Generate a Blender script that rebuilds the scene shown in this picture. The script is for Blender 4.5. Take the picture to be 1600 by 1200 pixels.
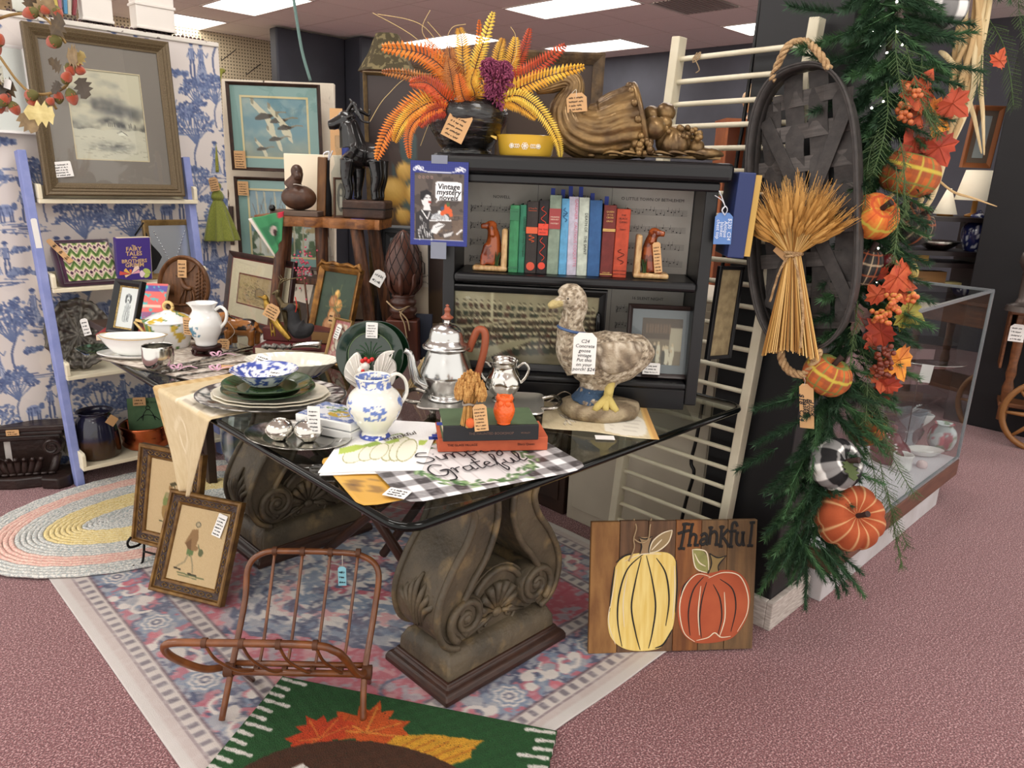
import bpy,math,random
import numpy as np
from mathutils import Vector,Matrix,noise as mnoise
for _o in list(bpy.data.objects):
 bpy.data.objects.remove(_o)
S=bpy.context.scene
C=S.collection
FPX,EYE,ROLL,PITCH=1165.0,1.40,0.04,math.atan(326/1165.0)
R2=math.sqrt(0.5)
_fw0=Vector((R2*math.cos(PITCH),R2*math.cos(PITCH),-math.sin(PITCH)))
_rt0=Vector((R2,-R2,0))
_up0=_rt0.cross(_fw0)
RT=_rt0*math.cos(ROLL)+_up0*math.sin(ROLL)
UP=_up0*math.cos(ROLL)-_rt0*math.sin(ROLL)
FW=_fw0
CAM=Vector((0,0,EYE))
cd=bpy.data.cameras.new('camera')
cd.sensor_fit='HORIZONTAL'
cd.sensor_width=36.0
cd.lens=36.0*FPX/1600.0
cd.clip_start=0.02
cam=bpy.data.objects.new('camera',cd)
C.objects.link(cam)
cam.matrix_world=Matrix(((RT.x,UP.x,-FW.x,0),(RT.y,UP.y,-FW.y,0),(RT.z,UP.z,-FW.z,EYE),(0,0,0,1)))
S.camera=cam
S.view_settings.view_transform='Standard'
S.view_settings.look='None'
S.view_settings.exposure=0.15
S.view_settings.gamma=1.0
S.view_settings.use_curve_mapping=False
S.cycles.use_denoising=True
S.cycles.max_bounces=8
S.cycles.transparent_max_bounces=16
S.cycles.caustics_reflective=False
S.cycles.caustics_refractive=False
S.cycles.sample_clamp_indirect=4.0
W=bpy.data.worlds.new('shop_ambience')
S.world=W
W.use_nodes=True
_bg=W.node_tree.nodes['Background']
_bg.inputs[0].default_value=(1.0,0.955,0.90,1)
_bg.inputs[1].default_value=1.5
CEIL=2.84
PANEL_WATTS=9.0
def ray(px,py):
 return FW+RT*((px-800)/FPX)+UP*((600-py)/FPX)
def onz(px,py,z):
 r=ray(px,py)
 return CAM+r*((z-EYE)/r.z)
def atd(px,py,d):
 r=ray(px,py)
 return CAM+r*(d/((r.x+r.y)*R2))
def onx(px,py,x):
 r=ray(px,py)
 return CAM+r*(x/r.x)
def ony(px,py,y):
 r=ray(px,py)
 return CAM+r*(y/r.y)
def dep(p):
 return(Vector(p)-CAM).dot(FW)
def mpp(p):
 return dep(p)/FPX
def proj(p):
 d=Vector(p)-CAM
 f=d.dot(FW)
 return 800+FPX*d.dot(RT)/f,600-FPX*d.dot(UP)/f
TZ=0.752
def tab(px,py,dz=0.0):
 return onz(px,py,TZ+dz)
def flo(px,py):
 return onz(px,py,0.0)
def onpl(px,py,M,y):
 Mi=M.inverted();o=Mi@CAM;r=Mi.to_3x3()@ray(px,py);t=(y-o.y)/r.y
 return(o.x+r.x*t,o.z+r.z*t)
FACE=math.radians(-45)
def fit(z0,bl,br,tl,tr,tmax=0.7):
 """A rectangle whose lower edge lies at height z0; width, height and lean are found from its four corners."""
 a=onz(bl[0],bl[1],z0);b=onz(br[0],br[1],z0)
 return fit3(a,b,tl,tr,tmax)
def fit3(a,b,tl,tr,tmax=0.7):
 X=(b-a);w=X.length;X.normalize()
 nb=Vector((-X.y,X.x,0));nb.normalize()
 Xh=X
 t=np.linspace(-.15,tmax,86)[:,None];h=w*np.linspace(.25,2.6,190)[None]
 A=np.array(a)-np.array(CAM);B=np.array(b)-np.array(CAM);e=40*(t-.15)**2
 for Q,px in((A,tl),(B,tr)):
  p=[Q[k]+h*(nb[k]*np.sin(t)+(k==2)*np.cos(t))for k in range(3)]
  f=p[0]*FW.x+p[1]*FW.y+p[2]*FW.z
  e=e+(800+FPX*(p[0]*RT.x+p[1]*RT.y+p[2]*RT.z)/f-px[0])**2+(600-FPX*(p[0]*UP.x+p[1]*UP.y+p[2]*UP.z)/f-px[1])**2
 i,j=np.unravel_index(np.argmin(e),e.shape);h=float(h[0,j]);ti=float(t[i,0])
 Zv=Vector((0,0,1))*math.cos(ti)+nb*math.sin(ti);Zv=(Zv-Xh*Zv.dot(Xh)).normalized()
 Yv=Zv.cross(Xh)
 o=(a+b)/2
 m=Matrix(((Xh.x,Yv.x,Zv.x,o.x),(Xh.y,Yv.y,Zv.y,o.y),(Xh.z,Yv.z,Zv.z,o.z),(0,0,0,1)))
 return m,w,h
def fity(y,bl,br,tl,tr,tmax=.5):
 a=ony(*bl,y);b=ony(*br,y);a.z=b.z=(a.z+b.z)/2;return fit3(a,b,tl,tr,tmax)
def fitd(d,bl,br,tl,tr,tmax=.5,skew=0.0,z=None):
 a=atd(*bl,d);b=atd(*br,d+skew);a.z=b.z=(a.z+b.z)/2 if z is None else z;return fit3(a,b,tl,tr,tmax)
def lin(c):
 c=np.asarray(c,float)/255.0
 return np.where(c<=0.04045,c/12.92,((c+0.055)/1.055)**2.4)
def rgba(c):
 l=lin(c)
 return(float(l[0]),float(l[1]),float(l[2]),1.0)
MATS={}
def mat(key,col=None,rough=0.6,metal=0.0,col2=None,nscale=12.0,nstretch=None,ndet=4.0,nlo=0.35,nhi=0.65,bump=0.0,bscale=60.0,bstretch=None,attr=False,glass=False,emit=0.0,coat=0.0,spec=0.5,sheen=0.0,trans=0.0,ior=1.45,col3=None,n3=60.0,alpha=1.0,wave=None):
 if key in MATS:
  return MATS[key]
 if col is None and not attr:raise KeyError(key)
 m=bpy.data.materials.new(key)
 m.use_nodes=True
 nt=m.node_tree;N=nt.nodes;L=nt.links
 b=N['Principled BSDF']
 b.inputs['Roughness'].default_value=rough
 b.inputs['Metallic'].default_value=metal
 b.inputs['Specular IOR Level'].default_value=spec
 b.inputs['IOR'].default_value=ior
 if coat:b.inputs['Coat Weight'].default_value=coat;b.inputs['Coat Roughness'].default_value=0.08
 if sheen:b.inputs['Sheen Weight'].default_value=sheen
 if trans or glass:b.inputs['Transmission Weight'].default_value=1.0 if glass else trans
 if alpha<1:b.inputs['Alpha'].default_value=alpha
 tc=None
 def coords(stretch):
  nonlocal tc
  if tc is None:tc=N.new('ShaderNodeTexCoord')
  if stretch is None:return tc.outputs['Object']
  mp=N.new('ShaderNodeMapping');mp.inputs['Scale'].default_value=stretch
  L.new(tc.outputs['Object'],mp.inputs['Vector']);return mp.outputs['Vector']
 def noi(scale,stretch,det=4.0):
  n=N.new('ShaderNodeTexNoise');n.inputs['Scale'].default_value=scale;n.inputs['Detail'].default_value=det
  L.new(coords(stretch),n.inputs['Vector']);return n.outputs['Fac']
 def mixc(fac,a,c):
  x=N.new('ShaderNodeMix');x.data_type='RGBA'
  L.new(fac,x.inputs['Factor'])
  for sock,val in((x.inputs[6],a),(x.inputs[7],c)):
   if isinstance(val,tuple):sock.default_value=val
   else:L.new(val,sock)
  return x.outputs[2]
 def ramp(fac,lo,hi):
  r=N.new('ShaderNodeMapRange');r.inputs['From Min'].default_value=lo;r.inputs['From Max'].default_value=hi
  L.new(fac,r.inputs['Value']);return r.outputs['Result']
 out=None
 if attr:
  a=N.new('ShaderNodeAttribute');a.attribute_name='Col';out=a.outputs['Color']
  if col2 is not None:
   out=mixc(ramp(noi(nscale,nstretch,ndet),nlo,nhi),out,rgba(col2))
 elif col is not None:
  out=rgba(col)
  if col2 is not None:
   if wave:
    wv=N.new('ShaderNodeTexWave');wv.inputs['Scale'].default_value=wave;wv.inputs['Distortion'].default_value=6;wv.inputs['Detail'].default_value=3
    L.new(coords(nstretch),wv.inputs['Vector']);f=wv.outputs['Fac']
   else:f=noi(nscale,nstretch,ndet)
   out=mixc(ramp(f,nlo,nhi),out,rgba(col2))
  if col3 is not None:
   out=mixc(ramp(noi(n3,nstretch,5.0),0.55,0.72),out,rgba(col3))
 if isinstance(out,tuple):b.inputs['Base Color'].default_value=out
 elif out is not None:L.new(out,b.inputs['Base Color'])
 if emit:
  b.inputs['Emission Strength'].default_value=emit
  if isinstance(out,tuple):b.inputs['Emission Color'].default_value=out
  elif out is not None:L.new(out,b.inputs['Emission Color'])
 if bump:
  bp=N.new('ShaderNodeBump');bp.inputs['Strength'].default_value=bump;bp.inputs['Distance'].default_value=0.01
  L.new(noi(bscale,bstretch,6.0),bp.inputs['Height']);L.new(bp.outputs['Normal'],b.inputs['Normal'])
 MATS[key]=m
 return m
def setp(o,label=None,cat=None,group=None,kind=None):
 if label:o['label']=label
 if cat:o['category']=cat
 if group:o['group']=group
 if kind:o['kind']=kind
 return o
def thing(name,label,cat,loc=(0,0,0),rz=0.0,mtx=None,group=None):
 o=bpy.data.objects.new(name,None)
 o.empty_display_size=0.05
 C.objects.link(o)
 if mtx is not None:o.matrix_world=mtx
 else:
  o.location=loc;o.rotation_euler=(0,0,rz)
 return setp(o,label,cat,group)
def clone(o,parent=None):
 c=o.copy();C.objects.link(c);c.parent=parent
 for ch in list(o.children):clone(ch,c)
 return c
def Tm(loc=(0,0,0),rx=0,ry=0,rz=0,s=(1,1,1)):
 if isinstance(s,(int,float)):s=(s,s,s)
 return Matrix.Translation(loc)@Matrix.Rotation(rz,4,'Z')@Matrix.Rotation(ry,4,'Y')@Matrix.Rotation(rx,4,'X')@Matrix.Diagonal((*s,1))
def frame_to(p,q,up=(0,0,1)):
 z=(Vector(q)-Vector(p)).normalized()
 u=Vector(up)
 if abs(z.dot(u))>0.98:u=Vector((0,1,0))
 x=u.cross(z).normalized();y=z.cross(x)
 return Matrix(((x.x,y.x,z.x,p[0]),(x.y,y.y,z.y,p[1]),(x.z,y.z,z.z,p[2]),(0,0,0,1)))
class MB:
 def __init__(s):
  s.v=[];s.f=[];s.mi=[];s.cur=0
 def add(s,vs,fs,m=None):
  n=len(s.v)
  if m is None:s.v.extend(tuple(p)for p in vs)
  else:s.v.extend(tuple(m@Vector(p))for p in vs)
  for f in fs:
   s.f.append(tuple(n+i for i in f));s.mi.append(s.cur)
  return s
 def box(s,c,d,m=None,taper=1.0):
  x,y,z=d[0]/2,d[1]/2,d[2]/2;t=taper
  vs=[(c[0]+a*x*(t if e>0 else 1),c[1]+b*y*(t if e>0 else 1),c[2]+e*z)for e in(-1,1)for b in(-1,1)for a in(-1,1)]
  return s.add(vs,[(0,2,3,1),(4,5,7,6),(0,1,5,4),(2,6,7,3),(0,4,6,2),(1,3,7,5)],m)
 def bar(s,p,q,w,h=None,up=(0,0,1)):
  h=h or w;l=(Vector(q)-Vector(p)).length
  return s.box((0,0,l/2),(w,h,l),frame_to(p,q,up))
 def lathe(s,prof,n=24,m=None,a0=0.0,a1=2*math.pi,sx=1.0,sy=1.0,rf=None):
  full=abs(a1-a0-2*math.pi)<1e-6;k=n if full else n+1
  vs=[];fs=[]
  for(r,z)in prof:
   for i in range(k):
    a=a0+(a1-a0)*i/n
    q=r*(rf(a,z)if rf else 1.0)
    vs.append((q*math.cos(a)*sx,q*math.sin(a)*sy,z))
  for j in range(len(prof)-1):
   for i in range(n):
    i2=(i+1)%k
    fs.append((j*k+i,j*k+i2,(j+1)*k+i2,(j+1)*k+i))
  if full:
   if prof[0][0]>1e-6:fs.append(tuple(range(k-1,-1,-1)))
   if prof[-1][0]>1e-6:fs.append(tuple((len(prof)-1)*k+i for i in range(k)))
  return s.add(vs,fs,m)
 def tube(s,pts,r,n=8,closed=False,m=None,flat=None,cap=True,twist=0.0,up=(0,0,1)):
  P=[Vector(p)for p in pts];k=len(P)
  R=r if hasattr(r,'__len__')else[r]*k
  Fl=flat if hasattr(flat,'__len__')else[flat or 1.0]*k
  vs=[];fs=[];pu=None
  for i in range(k):
   if closed:t=P[(i+1)%k]-P[i-1]
   else:t=P[min(i+1,k-1)]-P[max(i-1,0)]
   if t.length<1e-9:t=Vector((0,0,1))
   t.normalize()
   if pu is None:
    u=Vector(up)
    if abs(u.dot(t))>.95:u=Vector((1,0,0))
   else:u=pu
   x=(u-t*u.dot(t)).normalized();pu=x
   y=t.cross(x)
   for j in range(n):
    a=2*math.pi*j/n+twist*i
    vs.append(P[i]+x*(math.cos(a)*R[i]*Fl[i])+y*(math.sin(a)*R[i]))
  for i in range(k if closed else k-1):
   i2=(i+1)%k
   for j in range(n):
    j2=(j+1)%n
    fs.append((i*n+j,i*n+j2,i2*n+j2,i2*n+j))
  if not closed and cap:
   fs.append(tuple(range(n-1,-1,-1)));fs.append(tuple((k-1)*n+j for j in range(n)))
  return s.add(vs,fs,m)
 def prism(s,poly,d,m=None,bev=0.0):
  """2-D outline in local x,z pushed through local y by d (front at y=0)."""
  k=len(poly)
  vs=[(p[0],0,p[1])for p in poly]+[(p[0],d,p[1])for p in poly]
  fs=[tuple(range(k)),tuple(range(2*k-1,k-1,-1))]+[(i,i+k,(i+1)%k+k,(i+1)%k)for i in range(k)]
  return s.add(vs,fs,m)
 def sph(s,c,r,n=12,k=8,m=None):
  if not hasattr(r,'__len__'):r=(r,r,r)
  vs=[(c[0],c[1],c[2]-r[2])];fs=[]
  for j in range(1,k):
   a=-math.pi/2+math.pi*j/k
   for i in range(n):
    b=2*math.pi*i/n
    vs.append((c[0]+r[0]*math.cos(a)*math.cos(b),c[1]+r[1]*math.cos(a)*math.sin(b),c[2]+r[2]*math.sin(a)))
  vs.append((c[0],c[1],c[2]+r[2]));t=len(vs)-1
  for i in range(n):
   i2=(i+1)%n
   fs.append((0,1+i2,1+i));fs.append((t,1+(k-2)*n+i,1+(k-2)*n+i2))
   for j in range(k-2):
    a=1+j*n
    fs.append((a+i,a+i2,a+n+i2,a+n+i))
  return s.add(vs,fs,m)
 def grid(s,fn,nu,nv,closeu=False,closev=False,m=None):
  ku=nu if closeu else nu+1;kv=nv if closev else nv+1
  vs=[fn(i/nu,j/nv)for j in range(kv)for i in range(ku)]
  fs=[(j*ku+i,j*ku+(i+1)%ku,((j+1)%kv)*ku+(i+1)%ku,((j+1)%kv)*ku+i)for j in range(nv)for i in range(nu)]
  return s.add(vs,fs,m)
 def build(s,name,mt,parent=None,mtx=None,smooth=0.7,bev=0.0,solid=0.0,sub=0,bseg=2,remesh=0.0,fix=False):
  me=bpy.data.meshes.new(name)
  me.from_pydata(s.v,[],s.f)
  mts=mt if isinstance(mt,(list,tuple))else[mt]
  for q in mts:me.materials.append(q)
  if len(mts)>1:me.polygons.foreach_set('material_index',s.mi)
  me.update()
  if fix:
   import bmesh
   bm=bmesh.new();bm.from_mesh(me);bmesh.ops.recalc_face_normals(bm,faces=bm.faces);bm.to_mesh(me);bm.free()
  if remesh:
   me=voxel(me,remesh,mts[0])
  if smooth:
   me.shade_smooth()
   if smooth<3:me.set_sharp_from_angle(angle=smooth)
  o=bpy.data.objects.new(name,me)
  C.objects.link(o)
  if parent is not None:o.parent=parent
  if mtx is not None:o.matrix_local=mtx
  if bev:
   b=o.modifiers.new('bevel','BEVEL');b.width=bev;b.segments=bseg;b.limit_method='ANGLE';b.angle_limit=0.6
  if solid:
   q=o.modifiers.new('solid','SOLIDIFY');q.thickness=solid;q.offset=0
  if sub:
   q=o.modifiers.new('sub','SUBSURF');q.levels=sub;q.render_levels=sub
  return o
def voxel(me,size,mt,smooth=4):
 """One continuous skin around overlapping blobs."""
 o=bpy.data.objects.new('tmp',me);C.objects.link(o)
 r=o.modifiers.new('r','REMESH');r.mode='VOXEL';r.voxel_size=size
 q=o.modifiers.new('s','SMOOTH');q.factor=0.5;q.iterations=smooth
 dg=bpy.context.evaluated_depsgraph_get()
 nm=bpy.data.meshes.new_from_object(o.evaluated_get(dg))
 nm.materials.clear();nm.materials.append(mt)
 bpy.data.objects.remove(o)
 return nm
def tint(o,fn):
 """Colour of the thing itself, point by point (glaze, paint, print)."""
 me=o.data if hasattr(o,'data')else o
 n=len(me.vertices);co=np.empty(n*3);me.vertices.foreach_get('co',co);co=co.reshape(-1,3)
 col=np.ones((n,4));col[:,:3]=lin(fn(co))
 a=me.color_attributes.new('Col','FLOAT_COLOR','POINT');a.data.foreach_set('color',col.ravel())
 return o
def rnd(co,sc,seed=0):
 """Cheap smooth value noise, 0..1, for point arrays."""
 p=np.asarray(co,float)*sc+seed*17.31
 d=p.shape[1];i=np.floor(p).astype(np.int64);f=p-i;f=f*f*(3-2*f);out=0
 for c in range(2**d):
  off=np.array([(c>>k)&1 for k in range(d)]);q=i+off
  h=(q*np.array([374761393,668265263,2147483647][:d])).sum(1)
  h=(h^(h>>13))*1274126177;h=(h^(h>>16))&0xffffff
  out=out+np.prod(np.where(off,f,1-f),axis=1)*(h/float(0xffffff))
 return out
def fbm(co,sc,seed=0,o=3):
 return sum(rnd(co,sc*2**k,seed+k)*0.5**k for k in range(o))/sum(0.5**k for k in range(o))
class Cv:
 def __init__(s,w,h,bg=(255,255,255)):
  s.w,s.h=w,h
  s.a=np.empty((h,w,3));s.a[:]=bg
  yy,xx=np.mgrid[0:h,0:w];s.X=(xx+.5)/w;s.Y=(yy+.5)/h
 def pts(s):
  return np.stack([s.X.ravel(),s.Y.ravel()*s.h/s.w],1)
 def fb(s,sc,seed=0,o=3,st=(1,1)):
  p=s.pts()*np.array(st);return fbm(p,sc,seed,o).reshape(s.h,s.w)
 def put(s,mask,col,al=1.0):
  k=np.clip(mask*al,0,1)[...,None]if mask.dtype!=bool else(mask*al)[...,None]
  s.a=s.a*(1-k)+np.asarray(col,float)*k;return s
 def mpoly(s,P):
  P=np.asarray(P,float);sl=s.win(P[:,0].min(),P[:,0].max(),P[:,1].min(),P[:,1].max())
  XX,YY=s.X[sl],s.Y[sl];m=np.zeros(XX.shape,bool);j=len(P)-1
  for i in range(len(P)):
   xi,yi=P[i];xj,yj=P[j]
   if yi!=yj:
    m^=((yi>YY)!=(yj>YY))&(XX<(xj-xi)*(YY-yi)/(yj-yi)+xi)
   j=i
  return sl,m
 def poly(s,P,col,al=1.0):
  sl,m=s.mpoly(P);return s.lput(sl,m,col,al)
 def win(s,x0,x1,y0,y1):
  return slice(max(0,int(y0*s.h)),max(0,min(s.h,int(y1*s.h)+2))),slice(max(0,int(x0*s.w)),max(0,min(s.w,int(x1*s.w)+2)))
 def lput(s,sl,m,col,al):
  k=(m*al)[...,None];s.a[sl]=s.a[sl]*(1-k)+np.asarray(col,float)*k;return s
 def ell(s,cx,cy,rx,ry,col,al=1.0,rot=0.0,ring=None):
  q=s.h/s.w;R=max(rx,ry*q)
  sl=s.win(cx-R,cx+R,cy-R/q,cy+R/q)
  x=s.X[sl]-cx;y=(s.Y[sl]-cy)*q;c,k=math.cos(rot),math.sin(rot)
  d=np.hypot((x*c+y*k)/rx,(-x*k+y*c)/(ry*q))
  m=d<1
  if ring:m&=d>1-ring
  return s.lput(sl,m,col,al)
 def line(s,P,wd,col,al=1.0):
  q=s.h/s.w;xs=[p[0]for p in P];ys=[p[1]for p in P]
  sl=s.win(min(xs)-wd,max(xs)+wd,min(ys)-wd/q,max(ys)+wd/q)
  XX,YY=s.X[sl],s.Y[sl]
  if XX.size==0:return s
  m=np.zeros(XX.shape,bool)
  for(x0,y0),(x1,y1)in zip(P[:-1],P[1:]):
   X=XX-x0;Y=(YY-y0)*q;dx,dy=x1-x0,(y1-y0)*q;L2=dx*dx+dy*dy+1e-12
   t=np.clip((X*dx+Y*dy)/L2,0,1)
   m|=np.hypot(X-t*dx,Y-t*dy)<wd/2
  return s.lput(sl,m,col,al)
 def rect(s,x0,y0,x1,y1,col,al=1.0):
  return s.put((s.X>=x0)&(s.X<x1)&(s.Y>=y0)&(s.Y<y1),col,al)
 def sheet(s,name,mt,w,h,parent=None,mtx=None,fn=None,thick=0.0):
  """Grid of w x h metres in local x (centred), z (0..h), facing -y; fn(s,t)->xyz reshapes it."""
  me=bpy.data.meshes.new(name);W_,H_=s.w,s.h
  i=np.arange(W_+1)/W_;j=np.arange(H_+1)/H_
  U,Vv=np.meshgrid(i,j)
  co=np.stack([(U-.5)*w,np.zeros_like(U),(1-Vv)*h],-1)if fn is None else np.asarray(fn(U,Vv))
  n=(W_+1)*(H_+1);me.vertices.add(n);me.vertices.foreach_set('co',co.reshape(-1).astype(np.float32))
  a=(np.arange(H_)[:,None]*(W_+1)+np.arange(W_)[None]).ravel()
  fc=np.stack([a,a+W_+1,a+W_+2,a+1],1)
  me.loops.add(fc.size);me.loops.foreach_set('vertex_index',fc.ravel().astype(np.int32))
  me.polygons.add(len(fc));me.polygons.foreach_set('loop_start',np.arange(0,fc.size,4,dtype=np.int32))
  me.update(calc_edges=True);me.validate()
  col=np.ones((n,4));A=np.pad(s.a,((0,1),(0,1),(0,0)),mode='edge');B=np.pad(s.a,((1,0),(1,0),(0,0)),mode='edge')
  col[:,:3]=lin(np.clip((A+B)/2,0,255)).reshape(-1,3)
  at=me.color_attributes.new('Col','FLOAT_COLOR','POINT');at.data.foreach_set('color',col.ravel())
  me.materials.append(mt)
  if fn is not None:me.shade_smooth()
  o=bpy.data.objects.new(name,me);C.objects.link(o)
  if parent is not None:o.parent=parent
  if mtx is not None:o.matrix_local=mtx
  if thick:
   q=o.modifiers.new('solid','SOLIDIFY');q.thickness=thick;q.offset=-1
  return o
def lettering(name,body,size,mt,parent=None,mtx=None,align='CENTER',ext=0.0004,sp=1.0,shear=0.0,bold=0.0,line=1.0):
 """Words as thin raised mesh, lying in local x,z and facing -y."""
 c=bpy.data.curves.new(name,'FONT');c.body=body;c.size=size;c.align_x=align;c.resolution_u=2
 c.extrude=ext;c.space_character=sp;c.shear=shear;c.offset=bold;c.space_line=line
 o=bpy.data.objects.new('tmp',c);C.objects.link(o)
 dg=bpy.context.evaluated_depsgraph_get()
 me=bpy.data.meshes.new_from_object(o.evaluated_get(dg));bpy.data.objects.remove(o)
 me.transform(Matrix.Rotation(math.pi/2,4,'X'));me.name=name
 me.materials.clear();me.materials.append(mt)
 q=bpy.data.objects.new(name,me);C.objects.link(q)
 if parent is not None:q.parent=parent
 if mtx is not None:q.matrix_local=mtx
 return q
def bez(P,n=12):
 """Smooth curve through points (Catmull-Rom)."""
 P=[Vector(p)for p in P];out=[]
 for i in range(len(P)-1):
  a=P[max(i-1,0)];b=P[i];c=P[i+1];d=P[min(i+2,len(P)-1)]
  for k in range(n):
   t=k/n
   out.append(0.5*((2*b)+(c-a)*t+(2*a-5*b+4*c-d)*t*t+(3*b-a-3*c+d)*t**3))
 out.append(P[-1]);return out
def bz2(P,n=8):
 return[(p.x,p.y)for p in bez([(x,y,0)for x,y in P],n)]
def sprof(P,n=5):
 """Smoothed lathe profile."""
 return[(max(p.x,0.0),p.y)for p in bez([(r,z,0)for r,z in P],n)]
INK=None
def scrawl(par,w,h,rows=4,seed=0,mt=None,y=-0.0012,mtx=None,name='handwriting',frac=.8):
 """Rows of tiny looping pen strokes on a card of w x h (local x centred, z from 0)."""
 rg=random.Random(seed);b=MB();th=min(w/60,h/rows/9)
 for r in range(rows):
  zc=h*(1-(r+.7)/(rows+.4));x=-w*frac/2+rg.random()*w*.06;end=w*frac/2*(.55+.45*rg.random());a=h/rows*.22
  pts=[];ph=rg.random()*6
  while x<end:
   pts.append((x,y,zc+a*math.sin(ph)*(.5+.7*rg.random())));x+=w*.022;ph+=1.5+rg.random()
   if rg.random()<.10 and len(pts)>2:
    b.tube(pts,th,3,cap=False);pts=[];x+=w*.04
  if len(pts)>2:b.tube(pts,th,3,cap=False)
 return b.build(name,mt or mat('ink',(28,28,34),.6),par,mtx,smooth=0)
def pricetag(par,mtx,w,h,col='kraft',rows=4,seed=0,string=None,cut=True,name='price_tag'):
 """Card tag in local x,z facing -y; its hole end is at the top."""
 m_={'kraft':mat('tag_kraft',(203,160,113),.8),'white':mat('tag_white',(238,236,232),.7),'blue':mat('tag_blue',(92,128,186),.7),'aqua':mat('tag_aqua',(140,200,215),.7)}[col]
 k=w*.22 if cut else w*.05
 P=[(-w/2,0),(w/2,0),(w/2,h-k),(w/2-k,h),(-w/2+k,h),(-w/2,h-k)]
 t=MB().prism(P,0.0012).build(name,m_,par,mtx,smooth=0)
 if rows:scrawl(t,w,h*.9,rows,seed,mat('ink_white',(225,230,240),.6)if col=='blue' else None,-0.0006)
 if string:
  MB().tube(bez(string,6),0.0008,4).build('string',mat('string_white',(214,205,190),.8),par,smooth=3)
 return t
def slab(b,m,x0,x1,y0,y1,z0,z1):
 return b.box(((x0+x1)/2,(y0+y1)/2,(z0+z1)/2),(x1-x0,y1-y0,z1-z0),m)
def struct(name,b,m,**k):
 o=b.build(name,m,**k)if isinstance(b,MB)else b
 o['kind']='structure';return o
def framed(name,label,fitres,bw,dep_,fm,cv,pic_mt=None,matw=0.0,matcol=None,inner=None,cat='picture',z0=0.0,prof=None,glass=True,group=None,liner=None,parts=True,mt_gloss=0.5):
 """Mitred frame with picture, optional mat board and glass. fitres=(matrix,w,h) from fit()."""
 m,w,h=fitres
 t=thing(name,label,cat,mtx=m,group=group)
 rings=prof or[(0,0.0),(0,-dep_),(.18,-dep_*1.12),(.5,-dep_*.95),(.82,-dep_*.7),(1.0,-dep_*.55),(1.0,0.0)]
 b=MB();R=[]
 for(f,y)in rings:
  e=f*bw;R.append([(-w/2+e,y,e),(w/2-e,y,e),(w/2-e,y,h-e),(-w/2+e,y,h-e)])
 vs=[p for r in R for p in r];fs=[]
 for j in range(len(R)-1):
  for i in range(4):
   fs.append((j*4+i,j*4+(i+1)%4,j*4+4+(i+1)%4,j*4+4+i))
 b.add(vs,fs);b.build('frame',fm,t,smooth=0)
 iw,ih=w-2*bw,h-2*bw
 yb=-dep_*.28
 MB().box((0,-dep_*.08,h/2),(iw+bw,dep_*.1,ih+bw)).build('backing_board',mat('backing',(120,95,70),.9),t,smooth=0)
 if liner:
  lw,lm=liner
  q=MB();o_=[(-iw/2,yb-.004,bw),(iw/2,yb-.004,bw),(iw/2,yb-.004,h-bw),(-iw/2,yb-.004,h-bw)]
  i_=[(-iw/2+lw,yb-.001,bw+lw),(iw/2-lw,yb-.001,bw+lw),(iw/2-lw,yb-.001,h-bw-lw),(-iw/2+lw,yb-.001,h-bw-lw)]
  q.add(o_+i_,[(i,(i+1)%4,4+(i+1)%4,4+i)for i in range(4)]).build('frame_liner',lm,t,smooth=0)
  iw-=2*lw;ih-=2*lw
 zc=h/2
 if matw:
  a=matw if hasattr(matw,'__len__')else(matw,matw)
  pw,ph=iw-2*a[0],ih-2*a[1]
  q=MB();o_=[(-iw/2,yb-.003,zc-ih/2),(iw/2,yb-.003,zc-ih/2),(iw/2,yb-.003,zc+ih/2),(-iw/2,yb-.003,zc+ih/2)]
  i_=[(-pw/2,yb-.003,zc-ph/2),(pw/2,yb-.003,zc-ph/2),(pw/2,yb-.003,zc+ph/2),(-pw/2,yb-.003,zc+ph/2)]
  q.add(o_+i_+[(x,yb,z)for x,y,z in i_],[(i,(i+1)%4,4+(i+1)%4,4+i)for i in range(4)]+[(4+i,4+(i+1)%4,8+(i+1)%4,8+i)for i in range(4)])
  q.build('mat_board',matcol,t,smooth=0)
  if inner:
   fw_,fmat=inner;q=MB()
   o_=[(x*(1+2*fw_/pw),yb-.0036,zc+(z-zc)*(1+2*fw_/ph))for x,y,z in i_];i2=[(x,yb-.0036,z)for x,y,z in i_]
   q.add(o_+i2,[(i,(i+1)%4,4+(i+1)%4,4+i)for i in range(4)]).build('mat_fillet',fmat,t,smooth=0)
 else:pw,ph=iw,ih
 if cv is not None:
  cv.sheet('picture',pic_mt or mat('print',attr=True,rough=mt_gloss),pw,ph,t,Tm((0,yb,zc-ph/2)))
 if glass:
  MB().box((0,yb-.006,zc),(iw,.0015,ih)).build('glass',mat('pane_thin',(255,255,255),.02,alpha=.07,spec=.6),t,smooth=0)
 return t
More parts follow.
